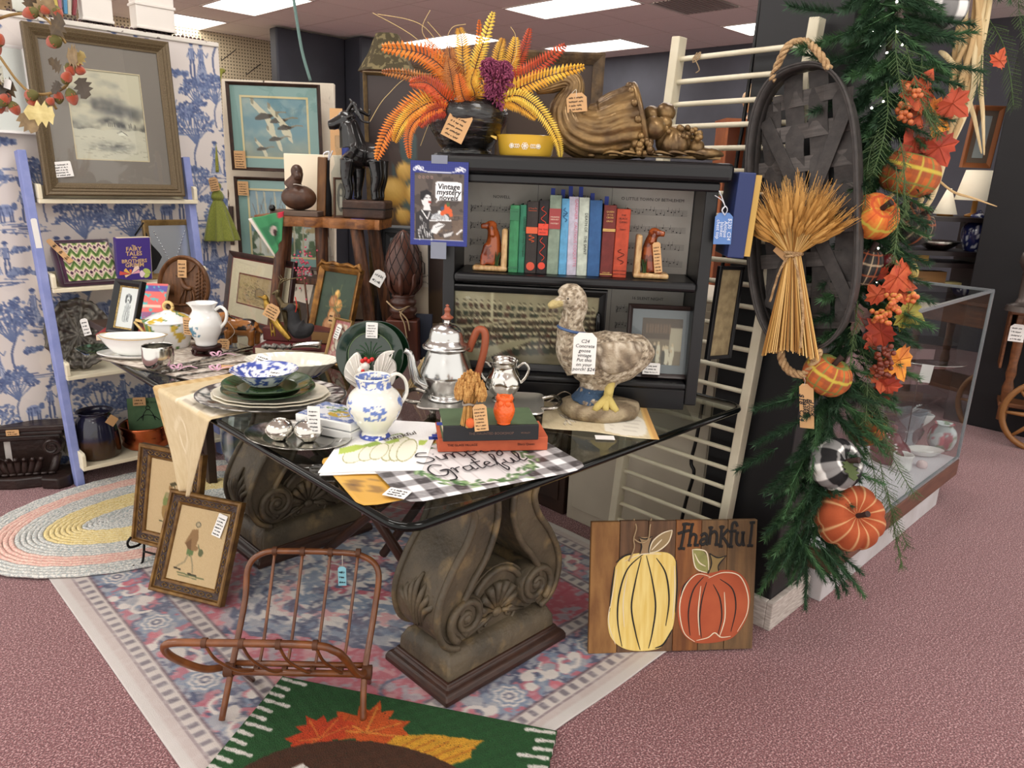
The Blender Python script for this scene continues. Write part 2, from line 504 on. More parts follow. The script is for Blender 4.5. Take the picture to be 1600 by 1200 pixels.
def glassmat(key,tint,ior=1.5,rough=0.0):
 if key in MATS:return MATS[key]
 m=bpy.data.materials.new(key);m.use_nodes=True;nt=m.node_tree;N=nt.nodes
 N.remove(N['Principled BSDF'])
 t=N.new('ShaderNodeBsdfTransparent');t.inputs[0].default_value=rgba(tint)
 g=N.new('ShaderNodeBsdfGlossy');g.inputs['Roughness'].default_value=rough
 lw=N.new('ShaderNodeLayerWeight');lw.inputs[0].default_value=.5
 pw=N.new('ShaderNodeMath');pw.operation='POWER';pw.inputs[1].default_value=5;nt.links.new(lw.outputs['Facing'],pw.inputs[0])
 F0=((ior-1)/(ior+1))**2
 f=N.new('ShaderNodeMath');f.operation='MULTIPLY_ADD';f.inputs[1].default_value=1-F0;f.inputs[2].default_value=F0;nt.links.new(pw.outputs[0],f.inputs[0])
 x=N.new('ShaderNodeMixShader')
 nt.links.new(f.outputs[0],x.inputs[0]);nt.links.new(t.outputs[0],x.inputs[1]);nt.links.new(g.outputs[0],x.inputs[2])
 nt.links.new(x.outputs[0],N['Material Output'].inputs[0]);MATS[key]=m;return m
MATS['pane_thin']=glassmat('pane_thin',(250,252,250),1.35)
def carpet_mat():
 m=mat('carpet',(140,84,90),.95,sheen=.3)
 nt=m.node_tree;N=nt.nodes;L=nt.links;b=N['Principled BSDF']
 tc=N.new('ShaderNodeTexCoord')
 def nz(s,d,lo,hi):
  n=N.new('ShaderNodeTexNoise');n.inputs['Scale'].default_value=s;n.inputs['Detail'].default_value=d;L.new(tc.outputs['Object'],n.inputs['Vector'])
  r=N.new('ShaderNodeMapRange');r.inputs['From Min'].default_value=lo;r.inputs['From Max'].default_value=hi;L.new(n.outputs['Fac'],r.inputs['Value']);return r.outputs[0],n.outputs['Fac']
 a,ah=nz(250,3,.42,.58);c,_=nz(190,3,.52,.64)
 x=N.new('ShaderNodeMix');x.data_type='RGBA';x.inputs[6].default_value=rgba((78,32,38));x.inputs[7].default_value=rgba((142,88,92));L.new(a,x.inputs['Factor'])
 y=N.new('ShaderNodeMix');y.data_type='RGBA';y.inputs[7].default_value=rgba((196,156,156));L.new(c,y.inputs['Factor']);L.new(x.outputs[2],y.inputs[6])
 L.new(y.outputs[2],b.inputs['Base Color'])
 bp=N.new('ShaderNodeBump');bp.inputs['Strength'].default_value=.7;bp.inputs['Distance'].default_value=.006;L.new(ah,bp.inputs['Height']);L.new(bp.outputs[0],b.inputs['Normal'])
 return m
struct('floor',slab(MB(),None,-1.7,8.2,-1.7,9.6,-.05,0),carpet_mat(),smooth=0)
GX0,GY0,TS=3.28,4.785,0.585
tile_m=mat('ceiling_tile',(246,240,234),.95,col2=(238,230,224),nscale=90,nlo=.3,nhi=.7)
grid_m=mat('ceiling_grid',(222,212,204),.6)
LIGHTS=[(0,3),(4,3),(6,1),(6,-3),(-4,-5),(-4,-9),(0,-5),(0,-9),(-8,-5),(-8,-9),(-4,-1),(3,-1),(4,-6),(-8,-1),(0,6)]  # after the visible panels come unseen ones, added to light the room
lightcell=set()
for(i,j)in LIGHTS:lightcell|={(i,j),(i,j+1)}
VENTS={(3,0),(4,-2)}
roof=struct('ceiling',slab(MB(),None,-1.7,8.2,-1.7,9.6,CEIL+.09,CEIL+.12),tile_m,smooth=0)
tile_me=None;far=MB()
for i in range(-8,9):
 for j in range(-11,9):
  if(i,j)in lightcell or(i,j)in VENTS:continue
  x,y=GX0+(i+.5)*TS,GY0+(j+.5)*TS
  if x*R2+y*R2<5.4 or x<1:
   far.box((x,y,CEIL+.006),(TS-.02,TS-.02,.012));continue
  if tile_me is None:
   o=MB().box((0,0,.006),(TS-.02,TS-.02,.012)).build('ceiling_tile',tile_m,roof,smooth=0,bev=.003);tile_me=o
  else:
   o=tile_me.copy();C.objects.link(o)
  o.location=(x,y,CEIL)
far.build('ceiling_tile_field',tile_m,roof,smooth=0)['kind']='stuff'
b=MB()
for i in range(-8,9):slab(b,None,GX0+i*TS-.012,GX0+i*TS+.012,-1.7,9.6,CEIL+.001,CEIL+.008)
for j in range(-11,9):slab(b,None,-1.7,8.2,GY0+j*TS-.012,GY0+j*TS+.012,CEIL+.0015,CEIL+.009)
b.build('ceiling_grid',grid_m,roof,smooth=0)
LN=['nearest the toile partition','above the fern vase','above the old canvas by the dark back wall','above the cream crib rail']
for n,(i,j)in enumerate(LIGHTS):
 x,y=GX0+(i+.5)*TS,GY0+(j+1)*TS
 t=thing('ceiling_light',('bright white rectangular ceiling light panel '+LN[n])if n<4 else 'bright white ceiling light panel added out of view to light the shop floor','ceiling light',(x,y,CEIL),group='fluorescent ceiling panels')
 MB().box((0,0,.004),(TS-.05,2*TS-.05,.006)).build('diffuser',mat('light_diffuser',(255,252,246),.5,emit=5.0),t,smooth=0)
 f=MB()
 for sx in(-1,1):
  f.box((sx*(TS/2-.018),0,.003),(.02,2*TS-.02,.02));f.box((0,sx*(TS-.018),.003),(TS-.02,.02,.02))
 f.build('light_frame',grid_m,t,smooth=0)
 ld=bpy.data.lights.new('panel_lamp','AREA');ld.shape='RECTANGLE';ld.size=TS-.06;ld.size_y=2*TS-.06;ld.energy=PANEL_WATTS;ld.color=(1.0,.97,.93)
 lo=bpy.data.objects.new('panel_lamp',ld);C.objects.link(lo);lo.parent=t;lo.location=(0,0,-.012)
metal_m=mat('vent_metal',(170,158,150),.45,.3)
t=thing('ceiling_vent','square ceiling vent of nested pyramid louvres above the fern vase','vent',(GX0+3.5*TS,GY0+.5*TS,CEIL))
for k in range(5):
 a=TS/2-.015-k*.054;b=MB()
 for i in range(4):b.box((0,0,0),(2*a,.036,.004),Tm(rz=i*math.pi/2)@Tm((0,-a+.02,.010+.002*k),rx=.35))
 b.build('louvre',metal_m,t,smooth=0)
MB().box((0,0,.05),(TS,TS,.01)).build('vent_back',mat('vent_dark',(60,55,52),.8),t,smooth=0)
t=thing('ceiling_vent','ceiling air return of long parallel slats above the crib rail','vent',(GX0+4.5*TS,GY0-1.5*TS,CEIL))
for k in range(13):
 MB().box((0,-TS/2+.05+k*.04,.008),(TS-.05,.022,.02),Tm()).build('slat',metal_m,t,smooth=0)
MB().box((0,0,.05),(TS,TS,.01)).build('vent_back',MATS['vent_dark'],t,smooth=0)
dark_wall=mat('wall_charcoal',(74,74,82),.75,col2=(66,66,73),nscale=3)
struct('wall_back',slab(MB(),None,7.75,7.85,-1.7,9.6,0,CEIL+.1),dark_wall,smooth=0)
navy=mat('wall_navy',(48,49,57),.6,col2=(42,43,50),nscale=4)
struct('wall_divider',slab(slab(MB(),None,4.2,5.05,7.95,8.1,0,CEIL-.02),None,5.05,5.35,7.65,8.1,0,CEIL-.02),navy,smooth=0,bev=.02)
peg=mat('pegboard',(196,180,150),.8)
def peg_nodes():
 nt=peg.node_tree;N=nt.nodes;L=nt.links
 tc=N.new('ShaderNodeTexCoord');mp=N.new('ShaderNodeMapping');mp.inputs['Scale'].default_value=(28,28,28);L.new(tc.outputs['Object'],mp.inputs[0])
 sx=N.new('ShaderNodeSeparateXYZ');L.new(mp.outputs[0],sx.inputs[0]);fr=[]
 for k in(0,2):
  q=N.new('ShaderNodeMath');q.operation='FRACT';L.new(sx.outputs[k],q.inputs[0])
  w_=N.new('ShaderNodeMath');w_.operation='SUBTRACT';w_.inputs[1].default_value=.5;L.new(q.outputs[0],w_.inputs[0])
  e=N.new('ShaderNodeMath');e.operation='POWER';e.inputs[1].default_value=2;L.new(w_.outputs[0],e.inputs[0]);fr.append(e)
 ad=N.new('ShaderNodeMath');L.new(fr[0].outputs[0],ad.inputs[0]);L.new(fr[1].outputs[0],ad.inputs[1])
 lt=N.new('ShaderNodeMath');lt.operation='LESS_THAN';lt.inputs[1].default_value=.05;L.new(ad.outputs[0],lt.inputs[0])
 mx=N.new('ShaderNodeMix');mx.data_type='RGBA';mx.inputs[6].default_value=rgba((196,180,150));mx.inputs[7].default_value=rgba((84,74,58));L.new(lt.outputs[0],mx.inputs[0]);L.new(mx.outputs[2],N['Principled BSDF'].inputs['Base Color'])
peg_nodes()
struct('wall_left',slab(MB(),None,-1.7,7.75,9.05,9.15,0,CEIL+.1),peg,smooth=0)
for px,py in((368,78),(407,100)):
 p=ony(px,py,9.05);q=ony(px-22,py+17,8.75)
 MB().tube([p,p+(q-p)*.9,q,q+Vector((0,0,.03))],.006,6).build('peg_hook',mat('hook_steel',(70,64,56),.4,.7),bpy.data.objects['wall_left'])
black=mat('paint_black',(22,22,25),.5,col2=(18,18,21),nscale=5)
PX0,PX1,PY0,PY1=2.145,2.40,.915,1.20
struct('wall_pillar',slab(MB(),None,PX0,PX1,PY0,PY1,0,CEIL+.08),black,smooth=0,bev=.006)
ww=mat('whitewash',(206,198,190),.8,col2=(170,158,150),nscale=30,nstretch=(1,1,6))
b=MB();slab(b,None,PX0-.022,PX1,PY0-.022,PY0,0,.10);slab(b,None,PX0-.022,PX0,PY0,PY1,0,.10)
struct('baseboard_pillar',b,ww,smooth=0,bev=.003)
struct('wall_right',slab(MB(),None,5.20,5.75,.70,1.28,0,CEIL+.08),black,smooth=0,bev=.006)
# ================================================================== table
smoked=glassmat('table_glass',(176,182,176),1.5)
edge_m=mat('glass_edge',(6,9,8),.12,spec=.3)
TX0,TX1,TY0,TY1=.76,2.055,1.032,2.86
def rrect(x0,x1,y0,y1,r,n=6):
 P=[]
 for cx,cy,a in((x1-r,y0+r,-90),(x1-r,y1-r,0),(x0+r,y1-r,90),(x0+r,y0+r,180)):
  for k in range(n+1):
   t=math.radians(a+90*k/n);P.append((cx+r*math.cos(t),cy+r*math.sin(t)))
 return P
tbl=thing('glass_table','long rectangular glass topped dining table on two scrolled stone-look pedestals','table',(0,0,0))
P=rrect(TX0+.012,TX1-.012,TY0+.012,TY1-.012,.05)
k=len(P);b=MB();b.add([(x,y,.750)for x,y in P],[tuple(range(k))]);b.build('table_top',smoked,tbl,smooth=0)
P=rrect(TX0+.008,TX1-.008,TY0+.008,TY1-.008,.05)
MB().tube([(x,y,.7435)for x,y in P],.0095,8,closed=True).build('top_edge',edge_m,tbl,smooth=3)
stone=mat('pedestal_stone',(98,86,68),.5,col2=(72,64,52),nscale=9,bump=.35,bscale=70,col3=(132,112,80),n3=14)
plinth_m=mat('pedestal_plinth',(66,42,32),.35,col2=(46,30,25),nscale=20,nstretch=(1,1,6))
def spiral(cx,cz,r0,r1,a0,a1,n=28):
 return[(cx+(r0+(r1-r0)*i/n)*math.cos(a0+(a1-a0)*i/n),cz+(r0+(r1-r0)*i/n)*math.sin(a0+(a1-a0)*i/n))for i in range(n+1)]
def pedestal(x0,y0,scale=1.0):
 """x0,y0 = near corner of the base; 0.48 long in x, 0.285 deep in y."""
 LX,LY=.485,.285
 par=tbl;cx,cy=x0+LX/2,y0+LY/2;M0=Tm((cx,cy,.009),s=(1,1,.985))
 def rr(hx,hy,z):return[(hx,z)]
 prof=[(0,0),(.012,0),(.012,.016),(.006,.03),(-.008,.038),(-.012,.05)]
 b=MB();rings=[]
 for e,z in prof[1:]:rings.append([(sx*(LX/2+e-.012),sy*(LY/2+e-.012),z)for sx,sy in((-1,-1),(1,-1),(1,1),(-1,1))])
 vs=[p for r in rings for p in r];n=len(rings)
 b.add(vs,[(j*4+i,j*4+(i+1)%4,j*4+4+(i+1)%4,j*4+4+i)for j in range(n-1)for i in range(4)]+[(3,2,1,0),tuple(range(4*n-4,4*n))],M0)
 b.build('plinth',plinth_m,par,smooth=0,bev=.004)
 b=MB();rings=[]
 for e,z in((.03,.045),(.03,.058),(.032,.085),(.045,.112),(.065,.125)):rings.append([(sx*(LX/2-e),sy*(LY/2-e),z)for sx,sy in((-1,-1),(1,-1),(1,1),(-1,1))])
 vs=[p for r in rings for p in r];n=len(rings)
 b.add(vs,[(j*4+i,j*4+(i+1)%4,j*4+4+(i+1)%4,j*4+4+i)for j in range(n-1)for i in range(4)]+[(3,2,1,0),tuple(range(4*n-4,4*n))],M0)
 b.build('pedestal_base',stone,par,smooth=.9,bev=.006)
 D=.185
 for sg in(-1,1):
  cl=bez([(.170,.735,0),(.138,.66,0),(.092,.585,0),(.072,.505,0),(.10,.42,0),(.155,.345,0),(.195,.265,0),(.190,.185,0),(.15,.145,0)],6)
  wd=np.interp(np.linspace(0,1,len(cl)),[0,.15,.35,.55,.8,1],[.055,.05,.042,.048,.042,.02])
  L_,R_=[],[]
  for i,p in enumerate(cl):
   t=(cl[min(i+1,len(cl)-1)]-cl[max(i-1,0)]).normalized();nn=Vector((-t.y,t.x,0))
   L_.append(p+nn*wd[i]);R_.append(p-nn*wd[i])
  m=M0@Tm((0,-D/2,0),s=(sg,1,1))
  b=MB();n=len(cl)
  vs=[(p.x,0,p.y)for p in L_]+[(p.x,0,p.y)for p in R_]+[(p.x,D,p.y)for p in L_]+[(p.x,D,p.y)for p in R_]
  fs=[]
  for i in range(n-1):
   fs+=[(i,i+1,n+i+1,n+i),(2*n+i,3*n+i,3*n+i+1,2*n+i+1),(i,2*n+i,2*n+i+1,i+1),(n+i,n+i+1,3*n+i+1,3*n+i)]
  fs+=[(0,n,3*n,2*n),(n-1,3*n-1,4*n-1,2*n-1)]
  b.add(vs,fs,m)
  b.lathe([(0,-.006),(.062,-.006),(.066,0),(.066,D),(.062,D+.006),(0,D+.006)],20,m@Tm((.138,0,.215),rx=-math.pi/2))
  sc=b.build('scroll',stone,par,smooth=.9,fix=True)
  q=MB()
  for yy in(-.002,D+.002):
   for E in(L_,R_):q.tube([(p.x,yy,p.y)for p in E],.011,6,m=m)
   q.tube([(x,yy-.006 if yy<0 else yy+.006,z)for x,z in spiral(.138,.215,.066,.014,math.radians(-60),math.radians(-60+560),40)],np.linspace(.013,.008,41),6,m=m)
   q.sph((.138,yy,.215),(.018,.016,.018),10,6,m)
  q.build('scroll_moulding',stone,sc,smooth=3)
  q=MB()
  for k in range(-3,4):
   pts=[(.232+.006*math.cos(k),D/2+k*.006,.19),(.242,D/2+k*.014,.25),(.235,D/2+k*.022,.31-abs(k)*.012),(.21,D/2+k*.02,.345-abs(k)*.02)]
   q.tube(bez(pts,5),[.004+.006*math.sin(math.pi*i/15)for i in range(16)],5,m=m)
  q.build('acanthus_leaf',stone,sc,smooth=3)
 b=MB();ar=[(-.15,.12),(.15,.12)]+[(.15*math.cos(a),.12+.20*math.sin(a))for a in np.linspace(0.05,math.pi-.05,18)]
 b.prism(ar,.14,M0@Tm((0,-.07,0)))
 a_=b.build('arch',stone,par,smooth=.9,fix=True)
 q=MB()
 for yy in(-.073,.073):
  q.tube([(.125*math.cos(a),yy,.13+.175*math.sin(a))for a in np.linspace(.1,math.pi-.1,18)],.011,6,m=M0)
  for k in range(7):
   a=math.radians(20+k*140/6)
   q.tube([(.018*math.cos(a),yy,.17+.018*math.sin(a)),(.055*math.cos(a),yy,.17+.06*math.sin(a)),(.085*math.cos(a),yy,.17+.095*math.sin(a))],[.005,.012,.016],6,m=M0)
  for s_ in(-1,1):
   q.tube([(x*s_,yy,z)for x,z in spiral(.05,.145,.03,.006,-2.0,4.5,18)],.006,5,m=M0)
   q.tube([(s_*.02,yy,.165),(s_*.06,yy,.15),(s_*.115,yy,.13)],[.008,.009,.004],5,m=M0)
  q.sph((0,yy,.165),(.02,.01,.016),10,6,M0)
 q.build('shell_carving',stone,a_,smooth=3)
pedestal(1.10,1.30);pedestal(1.06,2.30)
wood_dk=mat('wood_dark_pole',(62,36,26),.35,col2=(40,24,18),nscale=14,nstretch=(1,1,.2))
st=thing('folding_stand','dark folding stand with crossed round poles under the glass table','stand',(1.35,1.95,0))
Mi=st.matrix_world if False else Matrix.Translation((-1.35,-1.95,0))
for a,c in(((1.27,2.20,.05),(1.33,1.62,.58)),((1.33,1.63,.05),(1.12,1.92,.60)),((1.42,2.05,.05),(1.48,1.68,.58))):
 MB().tube([a,c],.016,10,m=Mi).build('pole',wood_dk,st,smooth=.9)
fabric_print=mat('woven_print',attr=True,rough=.95,bump=.25,bscale=350,sheen=.2)
def persian():
 W_,H_=1.65,1.95
 c=Cv(412,488,(150,70,84));rg=random.Random(5)
 X,Y=c.X*W_,(1-c.Y)*H_
 d=np.minimum(np.minimum(X,W_-X),np.minimum(Y,H_-Y))
 f1,f2,f3=c.fb(60,1),c.fb(26,2),c.fb(120,3)
 blue,navy_,grey,cream,red,pink=(112,128,152),(70,76,104),(150,152,162),(212,204,198),(176,78,94),(206,150,152)
 c.a[:]=red
 c.put(f2>.55,pink,.7);c.put(f1>.60,grey,.8)
 U=np.abs(X-W_/2);Vv=np.abs(Y-H_/2);st=np.floor((U*1.25+Vv)*26)/26+.03*np.sign(np.sin(U*95))*.6
 for r,col in((.62,cream),(.60,navy_),(.585,cream),(.57,grey),(.50,navy_),(.46,cream),(.44,pink),(.34,cream),(.325,blue),(.22,cream),(.20,red),(.12,navy_),(.07,cream)):
  c.put(st<r,col)
 ins=st<.585
 c.put(ins&(f2>.58),navy_,.8);c.put(ins&(f1>.62),cream,.8);c.put(ins&(f1<.36),blue,.8)
 for _ in range(46):
  x,y=rg.random(),rg.random();s=.012+rg.random()*.012;a=rg.random()*6
  c.line(bz2([(x+s*k*math.cos(a+k*.5),y+s*k*math.sin(a+k*.5)*W_/H_)for k in range(4)],4),.006,rg.choice([cream,navy_,cream]))
 band=d<.31
 c.put(band,navy_);c.put(band&(f2>.52),blue);c.put(band&(f1>.58),(170,92,108));c.put(band&(f1<.34),grey)
 def put_at(s_,t_,fn):
  pass
 for side in range(4):
  Ln=W_ if side in(0,2)else H_;k=int(Ln/.115)
  for i in range(k):
   t_=(i+.5)*Ln/k
   x,y={0:(t_,.175),1:(W_-.175,t_),2:(t_,H_-.175),3:(.175,t_)}[side]
   nx,ny=x/W_,1-y/H_
   if i%3==0:
    for r,col in((.052,blue),(.043,cream),(.035,blue),(.026,cream),(.016,navy_),(.008,cream)):
     ang=np.arctan2(Y-y,X-x);rr=np.hypot(X-x,Y-y)*(1+.10*np.cos(8*ang));c.put(rr<r,col)
   else:
    for q in range(7):
     a=rg.random()*6;o=.03+rg.random()*.05
     c.ell(nx+o*math.cos(a)/W_,ny+o*math.sin(a)/H_,.010+.006*rg.random(),.010,rg.choice([cream,(190,96,110),grey,cream]),1,a)
    a=rg.random()*6
    c.line(bz2([(nx+(.045*math.cos(a+q*.9)*(1-q*.15))/W_,ny+(.045*math.sin(a+q*.9)*(1-q*.15))/H_)for q in range(6)],4),.008,cream)
 tt=np.where((np.minimum(X,W_-X)<np.minimum(Y,H_-Y)),Y,X)
 for a0,a1 in((.055,.105),(.255,.305)):
  m=(d>a0)&(d<a1);c.put(m,(196,186,180));c.put(m&(np.sin(tt*150)>.15)&(np.abs(d-(a0+a1)/2)<.014),(112,104,112));
  for e in(a0,a1):c.put(np.abs(d-e)<.0035,(98,78,88))
 c.put(d<.03,(196,190,186));c.put((d>=.03)&(d<.055),(186,172,168))
 c.put(c.fb(9,8)>.5,(196,188,186),.16);c.put((np.sin(Y*2*math.pi/.0085)>.3),(206,198,196),.16);c.put(f3>.6,(200,192,190),.3)
 return c,W_,H_
c,W_,H_=persian()
def flatfn(x0,y0,w,h,z):
 return lambda U,V:np.stack([x0+U*w,y0+(1-V)*h,z+.0025*np.sin(U*23)*np.sin(V*17)+0*U],-1)
rug=setp(c.sheet('area_rug',fabric_print,W_,H_,fn=flatfn(.50,1.053,W_,H_,.006),thick=.005),'faded red and blue medallion area rug under the glass table','rug')
br=thing('braided_rug','pastel oval braided rug in pink, grey and yellow rings','rug',(1.00,3.00,.0095),math.radians(-4))
def speck(key,a,b_,c_):return mat(key,a,.95,col2=b_,nscale=120,ndet=2,nlo=.45,nhi=.55,col3=c_,n3=150,bump=.5,bscale=170)
sg_=speck('braid_grey',(186,188,186),(226,224,218),(132,158,164));sp_=speck('braid_pink',(226,178,166),(236,206,192),(206,160,156));sy_=speck('braid_yellow',(228,206,142),(238,222,172),(206,184,120))
RA,RB,n=.68,.47,26
def braid_row(k):
 f=1-(k+.5)/n
 a_,b_=RA-(RA-.18)*(1-f)-.0,RB*f
 a_=.20+(RA-.20)*f
 q=MB();N_=96;pts=[];rr=[]
 for i in range(N_):
  t=2*math.pi*i/N_;pts.append((a_*math.cos(t),b_*math.sin(t),.004+.0016*math.sin(i*math.pi*2/3+k)))
 q.tube(pts,RB/n*.53,6,closed=True,flat=.62)
 col=sg_ if k<4 or 8<=k<13 else(sp_ if k<8 else(sy_ if k<20 else sg_))
 q.build('braid_row',col,br,smooth=3)
for k in range(n):braid_row(k)
b=MB();b.lathe([(0,-.003),(1,-.003),(1,0),(0,0)],64,Tm(s=(RA*.98,RB*.98,1)));b.build('rug_backing',sg_,br,smooth=0)
MB().box((0,0,0),(.07,.055,.001),Tm((-.635,.235,.012),rz=2.4,rx=.08)).build('price_tag',mat('tag_white',(238,236,232),.7),br,smooth=0)
coir_fib=mat('coir_print',attr=True,rough=1.0,bump=1.0,bscale=260,col2=(20,40,22),nscale=220,nlo=.58,nhi=.75)
def coirmat():
 c=Cv(300,200,(38,82,42))
 gx=lambda u,v:(u,v)
 brown,wh=(74,44,28),(226,220,214)
 def maple(cx,cy,s,rot,col,vein):
  P=[(0,-1),(.14,-.62),(.42,-.74),(.36,-.42),(.86,-.46),(.74,-.2),(1.0,.08),(.6,.16),(.52,.42),(.16,.3),(.06,.8),(-.06,.8),(-.16,.3),(-.52,.42),(-.6,.16),(-1.0,.08),(-.74,-.2),(-.86,-.46),(-.36,-.42),(-.42,-.74),(-.14,-.62)]
  ca,sa=math.cos(rot),math.sin(rot);Q=[(cx+s*(x*ca-y*sa),cy+s*1.5*(x*sa+y*ca))for x,y in P]
  c.poly(Q,col)
  for i in(0,4,6,14,16):c.line([(cx,cy+.02),((cx*.25+Q[i][0]*.75),(cy*.25+Q[i][1]*.75))],.008,vein)
 maple(.40,.26,.15,-.1,(206,88,34),(226,140,60));maple(.27,.36,.12,-.9,(196,66,30),(216,110,50))
 c.poly([(.47,.36),(.50,.26),(.60,.20),(.78,.17),(.75,.24),(.76,.30),(.70,.38)],(218,158,48))
 for k in range(5):c.line([(.52+k*.04,.35),(.58+k*.045,.23)],.007,(196,118,36))
 c.ell(.52,.78,.43,.46,brown);c.put(((c.X-.52)/.43)**2+((c.Y-.78)/.46)**2<1,(96,60,38),.0)
 c.poly([(.17,.72),(.27,.55),(.30,.57),(.24,1.0),(.17,1.0)],wh);c.poly([(.74,.42),(.80,.45),(.86,1.0),(.78,1.0)],wh)
 for k in range(5):c.ell(.60+k*.03,.70+.03*math.sin(k),.014,.03,wh)
 c.line([(.56,.80),(.76,.74)],.02,wh)
 for s_ in(0,1):
  for k in range(17):
   x0=.0 if s_==0 else 1.0;dx=(.055 if k%3 else .10)*(1 if s_==0 else-1);y=.02+k*.06
   c.line([(x0+dx*.1,y),(x0+dx,y+.012)],.016,wh)
 return c
cm=coirmat()
ca=onz(442,1066,.0);cb=onz(870,1152,.0)
Xc=(cb-ca);Wc=Xc.length;Xc.normalize();Yc=Vector((-Xc.y,Xc.x,0));Hc=Wc*.64
def coirfn(U,V):
 z=.020+.0015*np.sin(U*91)*np.sin(V*77)
 return np.stack([ca.x+Xc.x*U*Wc-Yc.x*V*Hc,ca.y+Xc.y*U*Wc-Yc.y*V*Hc,z],-1)
setp(cm.sheet('door_mat',coir_fib,Wc,Hc,fn=coirfn,thick=.012),'green coir doormat printed with a brown football and autumn leaves','doormat')
# ================================================================== rattan magazine rack
rattan=mat('rattan',(128,76,40),.35,col2=(94,52,28),nscale=18,coat=.3)
wrap=mat('rattan_binding',(84,48,26),.6)
fl,fr=onz(345,1104,.012),onz(578,1108,.012)
X=(fr-fl);Lr=X.length;X.normalize();Yb=Vector((-X.y,X.x,0))
m=Matrix(((X.x,Yb.x,0,fl.x),(X.y,Yb.y,0,fl.y),(0,0,1,.012),(0,0,0,1)))
rk=thing('magazine_rack','bent rattan magazine rack standing on the patterned rug','magazine rack',mtx=m)
def rk_tube(name,pts,r,n_=10,mt_=rattan,par=rk):return MB().tube(pts,r,n_).build(name,mt_,par,smooth=3)
L0=Lr;zb=.115
back=bez([(.02,-.05,0),(.035,.0,zb),(.045,.10,.25),(.05,.135,.34),(.09,.15,.375),(.16,.152,.38),(L0-.12,.152,.38),(L0-.04,.15,.372),(L0+.005,.135,.335),(L0-.0,.10,.24),(L0-.012,.0,zb),(L0-.01,-.05,0)],6)
rk_tube('back_hoop',back,.0085)
front=bez([(.035,.04,zb-.01),(-.01,-.04,zb+.03),(-.055,-.10,zb+.10),(-.07,-.13,zb+.15),(-.05,-.14,zb+.175),(.03,-.14,zb+.178),(L0-.12,-.14,zb+.178),(L0-.06,-.135,zb+.16),(L0-.04,-.11,zb+.12),(L0-.02,-.05,zb+.03),(L0-.005,.02,zb-.005)],6)
rk_tube('front_hoop',front,.0095)
rk_tube('leg',[(L0-.012,.02,zb),(L0-.02,.11,.0)],.0075);rk_tube('leg',[(.035,.02,zb),(.05,.11,0)],.0075)
rk_tube('seat_rail',[(.03,-.008,zb),(L0-.005,-.008,zb)],.009);rk_tube('seat_rail',[(.03,.014,zb+.01),(L0-.005,.014,zb+.01)],.008)
for i in range(4):
 xb,xt=.105+i*.073,.118+i*.075
 rk_tube('back_spindle',bez([(xb,.012,zb+.01),(xb+.008,.05,zb+.09),(xt,.15,.378)],6),.0042,6)
 xf=.03+i*.087
 rk_tube('front_spindle',bez([(xf,-.138,zb+.172),(xf+.012,-.11,zb+.11),(xf+.04,-.05,zb+.035),(xb-.01,-.008,zb+.005)],6),.0042,6)
 for p,q in(((xt,.152,.38),(1,0,0)),((xf,-.14,zb+.178),(1,0,0)),((xb-.005,0,zb),(1,0,0))):
  MB().tube([(p[0]-.006,p[1],p[2]),(p[0]+.006,p[1],p[2])],.0125,8).build('binding',wrap,rk,smooth=.9)
for xx in(.03,L0-.006):MB().tube([(xx-.012,0,zb),(xx+.012,0,zb)],.019,8).build('binding',wrap,rk,smooth=.9)
pricetag(rk,Tm((.30,.14,.285),rz=.05),.022,.058,'aqua',3,3,[(.30,.145,.34),(.302,.14,.36),(.30,.15,.385)])
# ================================================================== two needlepoint frames, one on an easel
gilt=mat('frame_gilt_brown',(132,98,50),.38,.35,col2=(96,66,34),nscale=30,nstretch=(1,1,1))
carved=mat('frame_carved',(52,32,26),.45,col2=(96,70,46),nscale=45,nlo=.5,nhi=.7,bump=.6,bscale=90)
linen=mat('linen_print',attr=True,rough=.95,bump=.25,bscale=420)
def needle(kind):
 c=Cv(90,130,(196,172,132));c.put(c.fb(80,3)>.55,(188,162,122),.5)
 if kind==0:
  c.ell(.50,.36,.05,.04,(150,120,80));c.poly([(.46,.30),(.60,.26),(.64,.30),(.52,.34)],(82,74,50));c.line([(.56,.3),(.63,.38)],.02,(92,84,60))
  c.poly([(.40,.42),(.56,.42),(.60,.54),(.54,.66),(.36,.66),(.34,.54)],(120,130,78));c.poly([(.40,.42),(.54,.42),(.50,.5),(.40,.5)],(150,140,100))
  c.poly([(.34,.62),(.44,.60),(.46,.74),(.38,.80),(.33,.72)],(150,120,74));c.line([(.3,.83),(.46,.84)],.02,(64,74,50));c.line([(.43,.66),(.44,.84)],.02,(90,90,60))
 else:
  c.ell(.42,.22,.05,.035,(176,160,130));c.ell(.42,.22,.055,.04,(110,104,84),ring=.35)
  c.poly([(.32,.30),(.44,.28),(.48,.40),(.46,.50),(.52,.52),(.50,.56),(.40,.58),(.22,.50)],(140,110,76));c.poly([(.24,.49),(.30,.56),(.38,.58),(.34,.42)],(112,84,58))
  c.poly([(.30,.56),(.44,.58),(.42,.66),(.30,.64)],(96,116,74));c.line([(.40,.64),(.47,.76),(.50,.86)],.03,(150,138,108));c.line([(.34,.64),(.30,.74),(.16,.82)],.03,(150,138,108))
  c.line([(.12,.84),(.24,.85)],.03,(60,54,44));c.line([(.42,.88),(.58,.89)],.03,(60,54,44));c.line([(.2,.89),(.75,.91)],.022,(92,104,72));c.line([(.22,.92),(.6,.93)],.02,(110,116,84))
  c.ell(.58,.58,.05,.05,(96,100,72));c.line([(.50,.48),(.58,.60)],.02,(96,100,72))
 return c
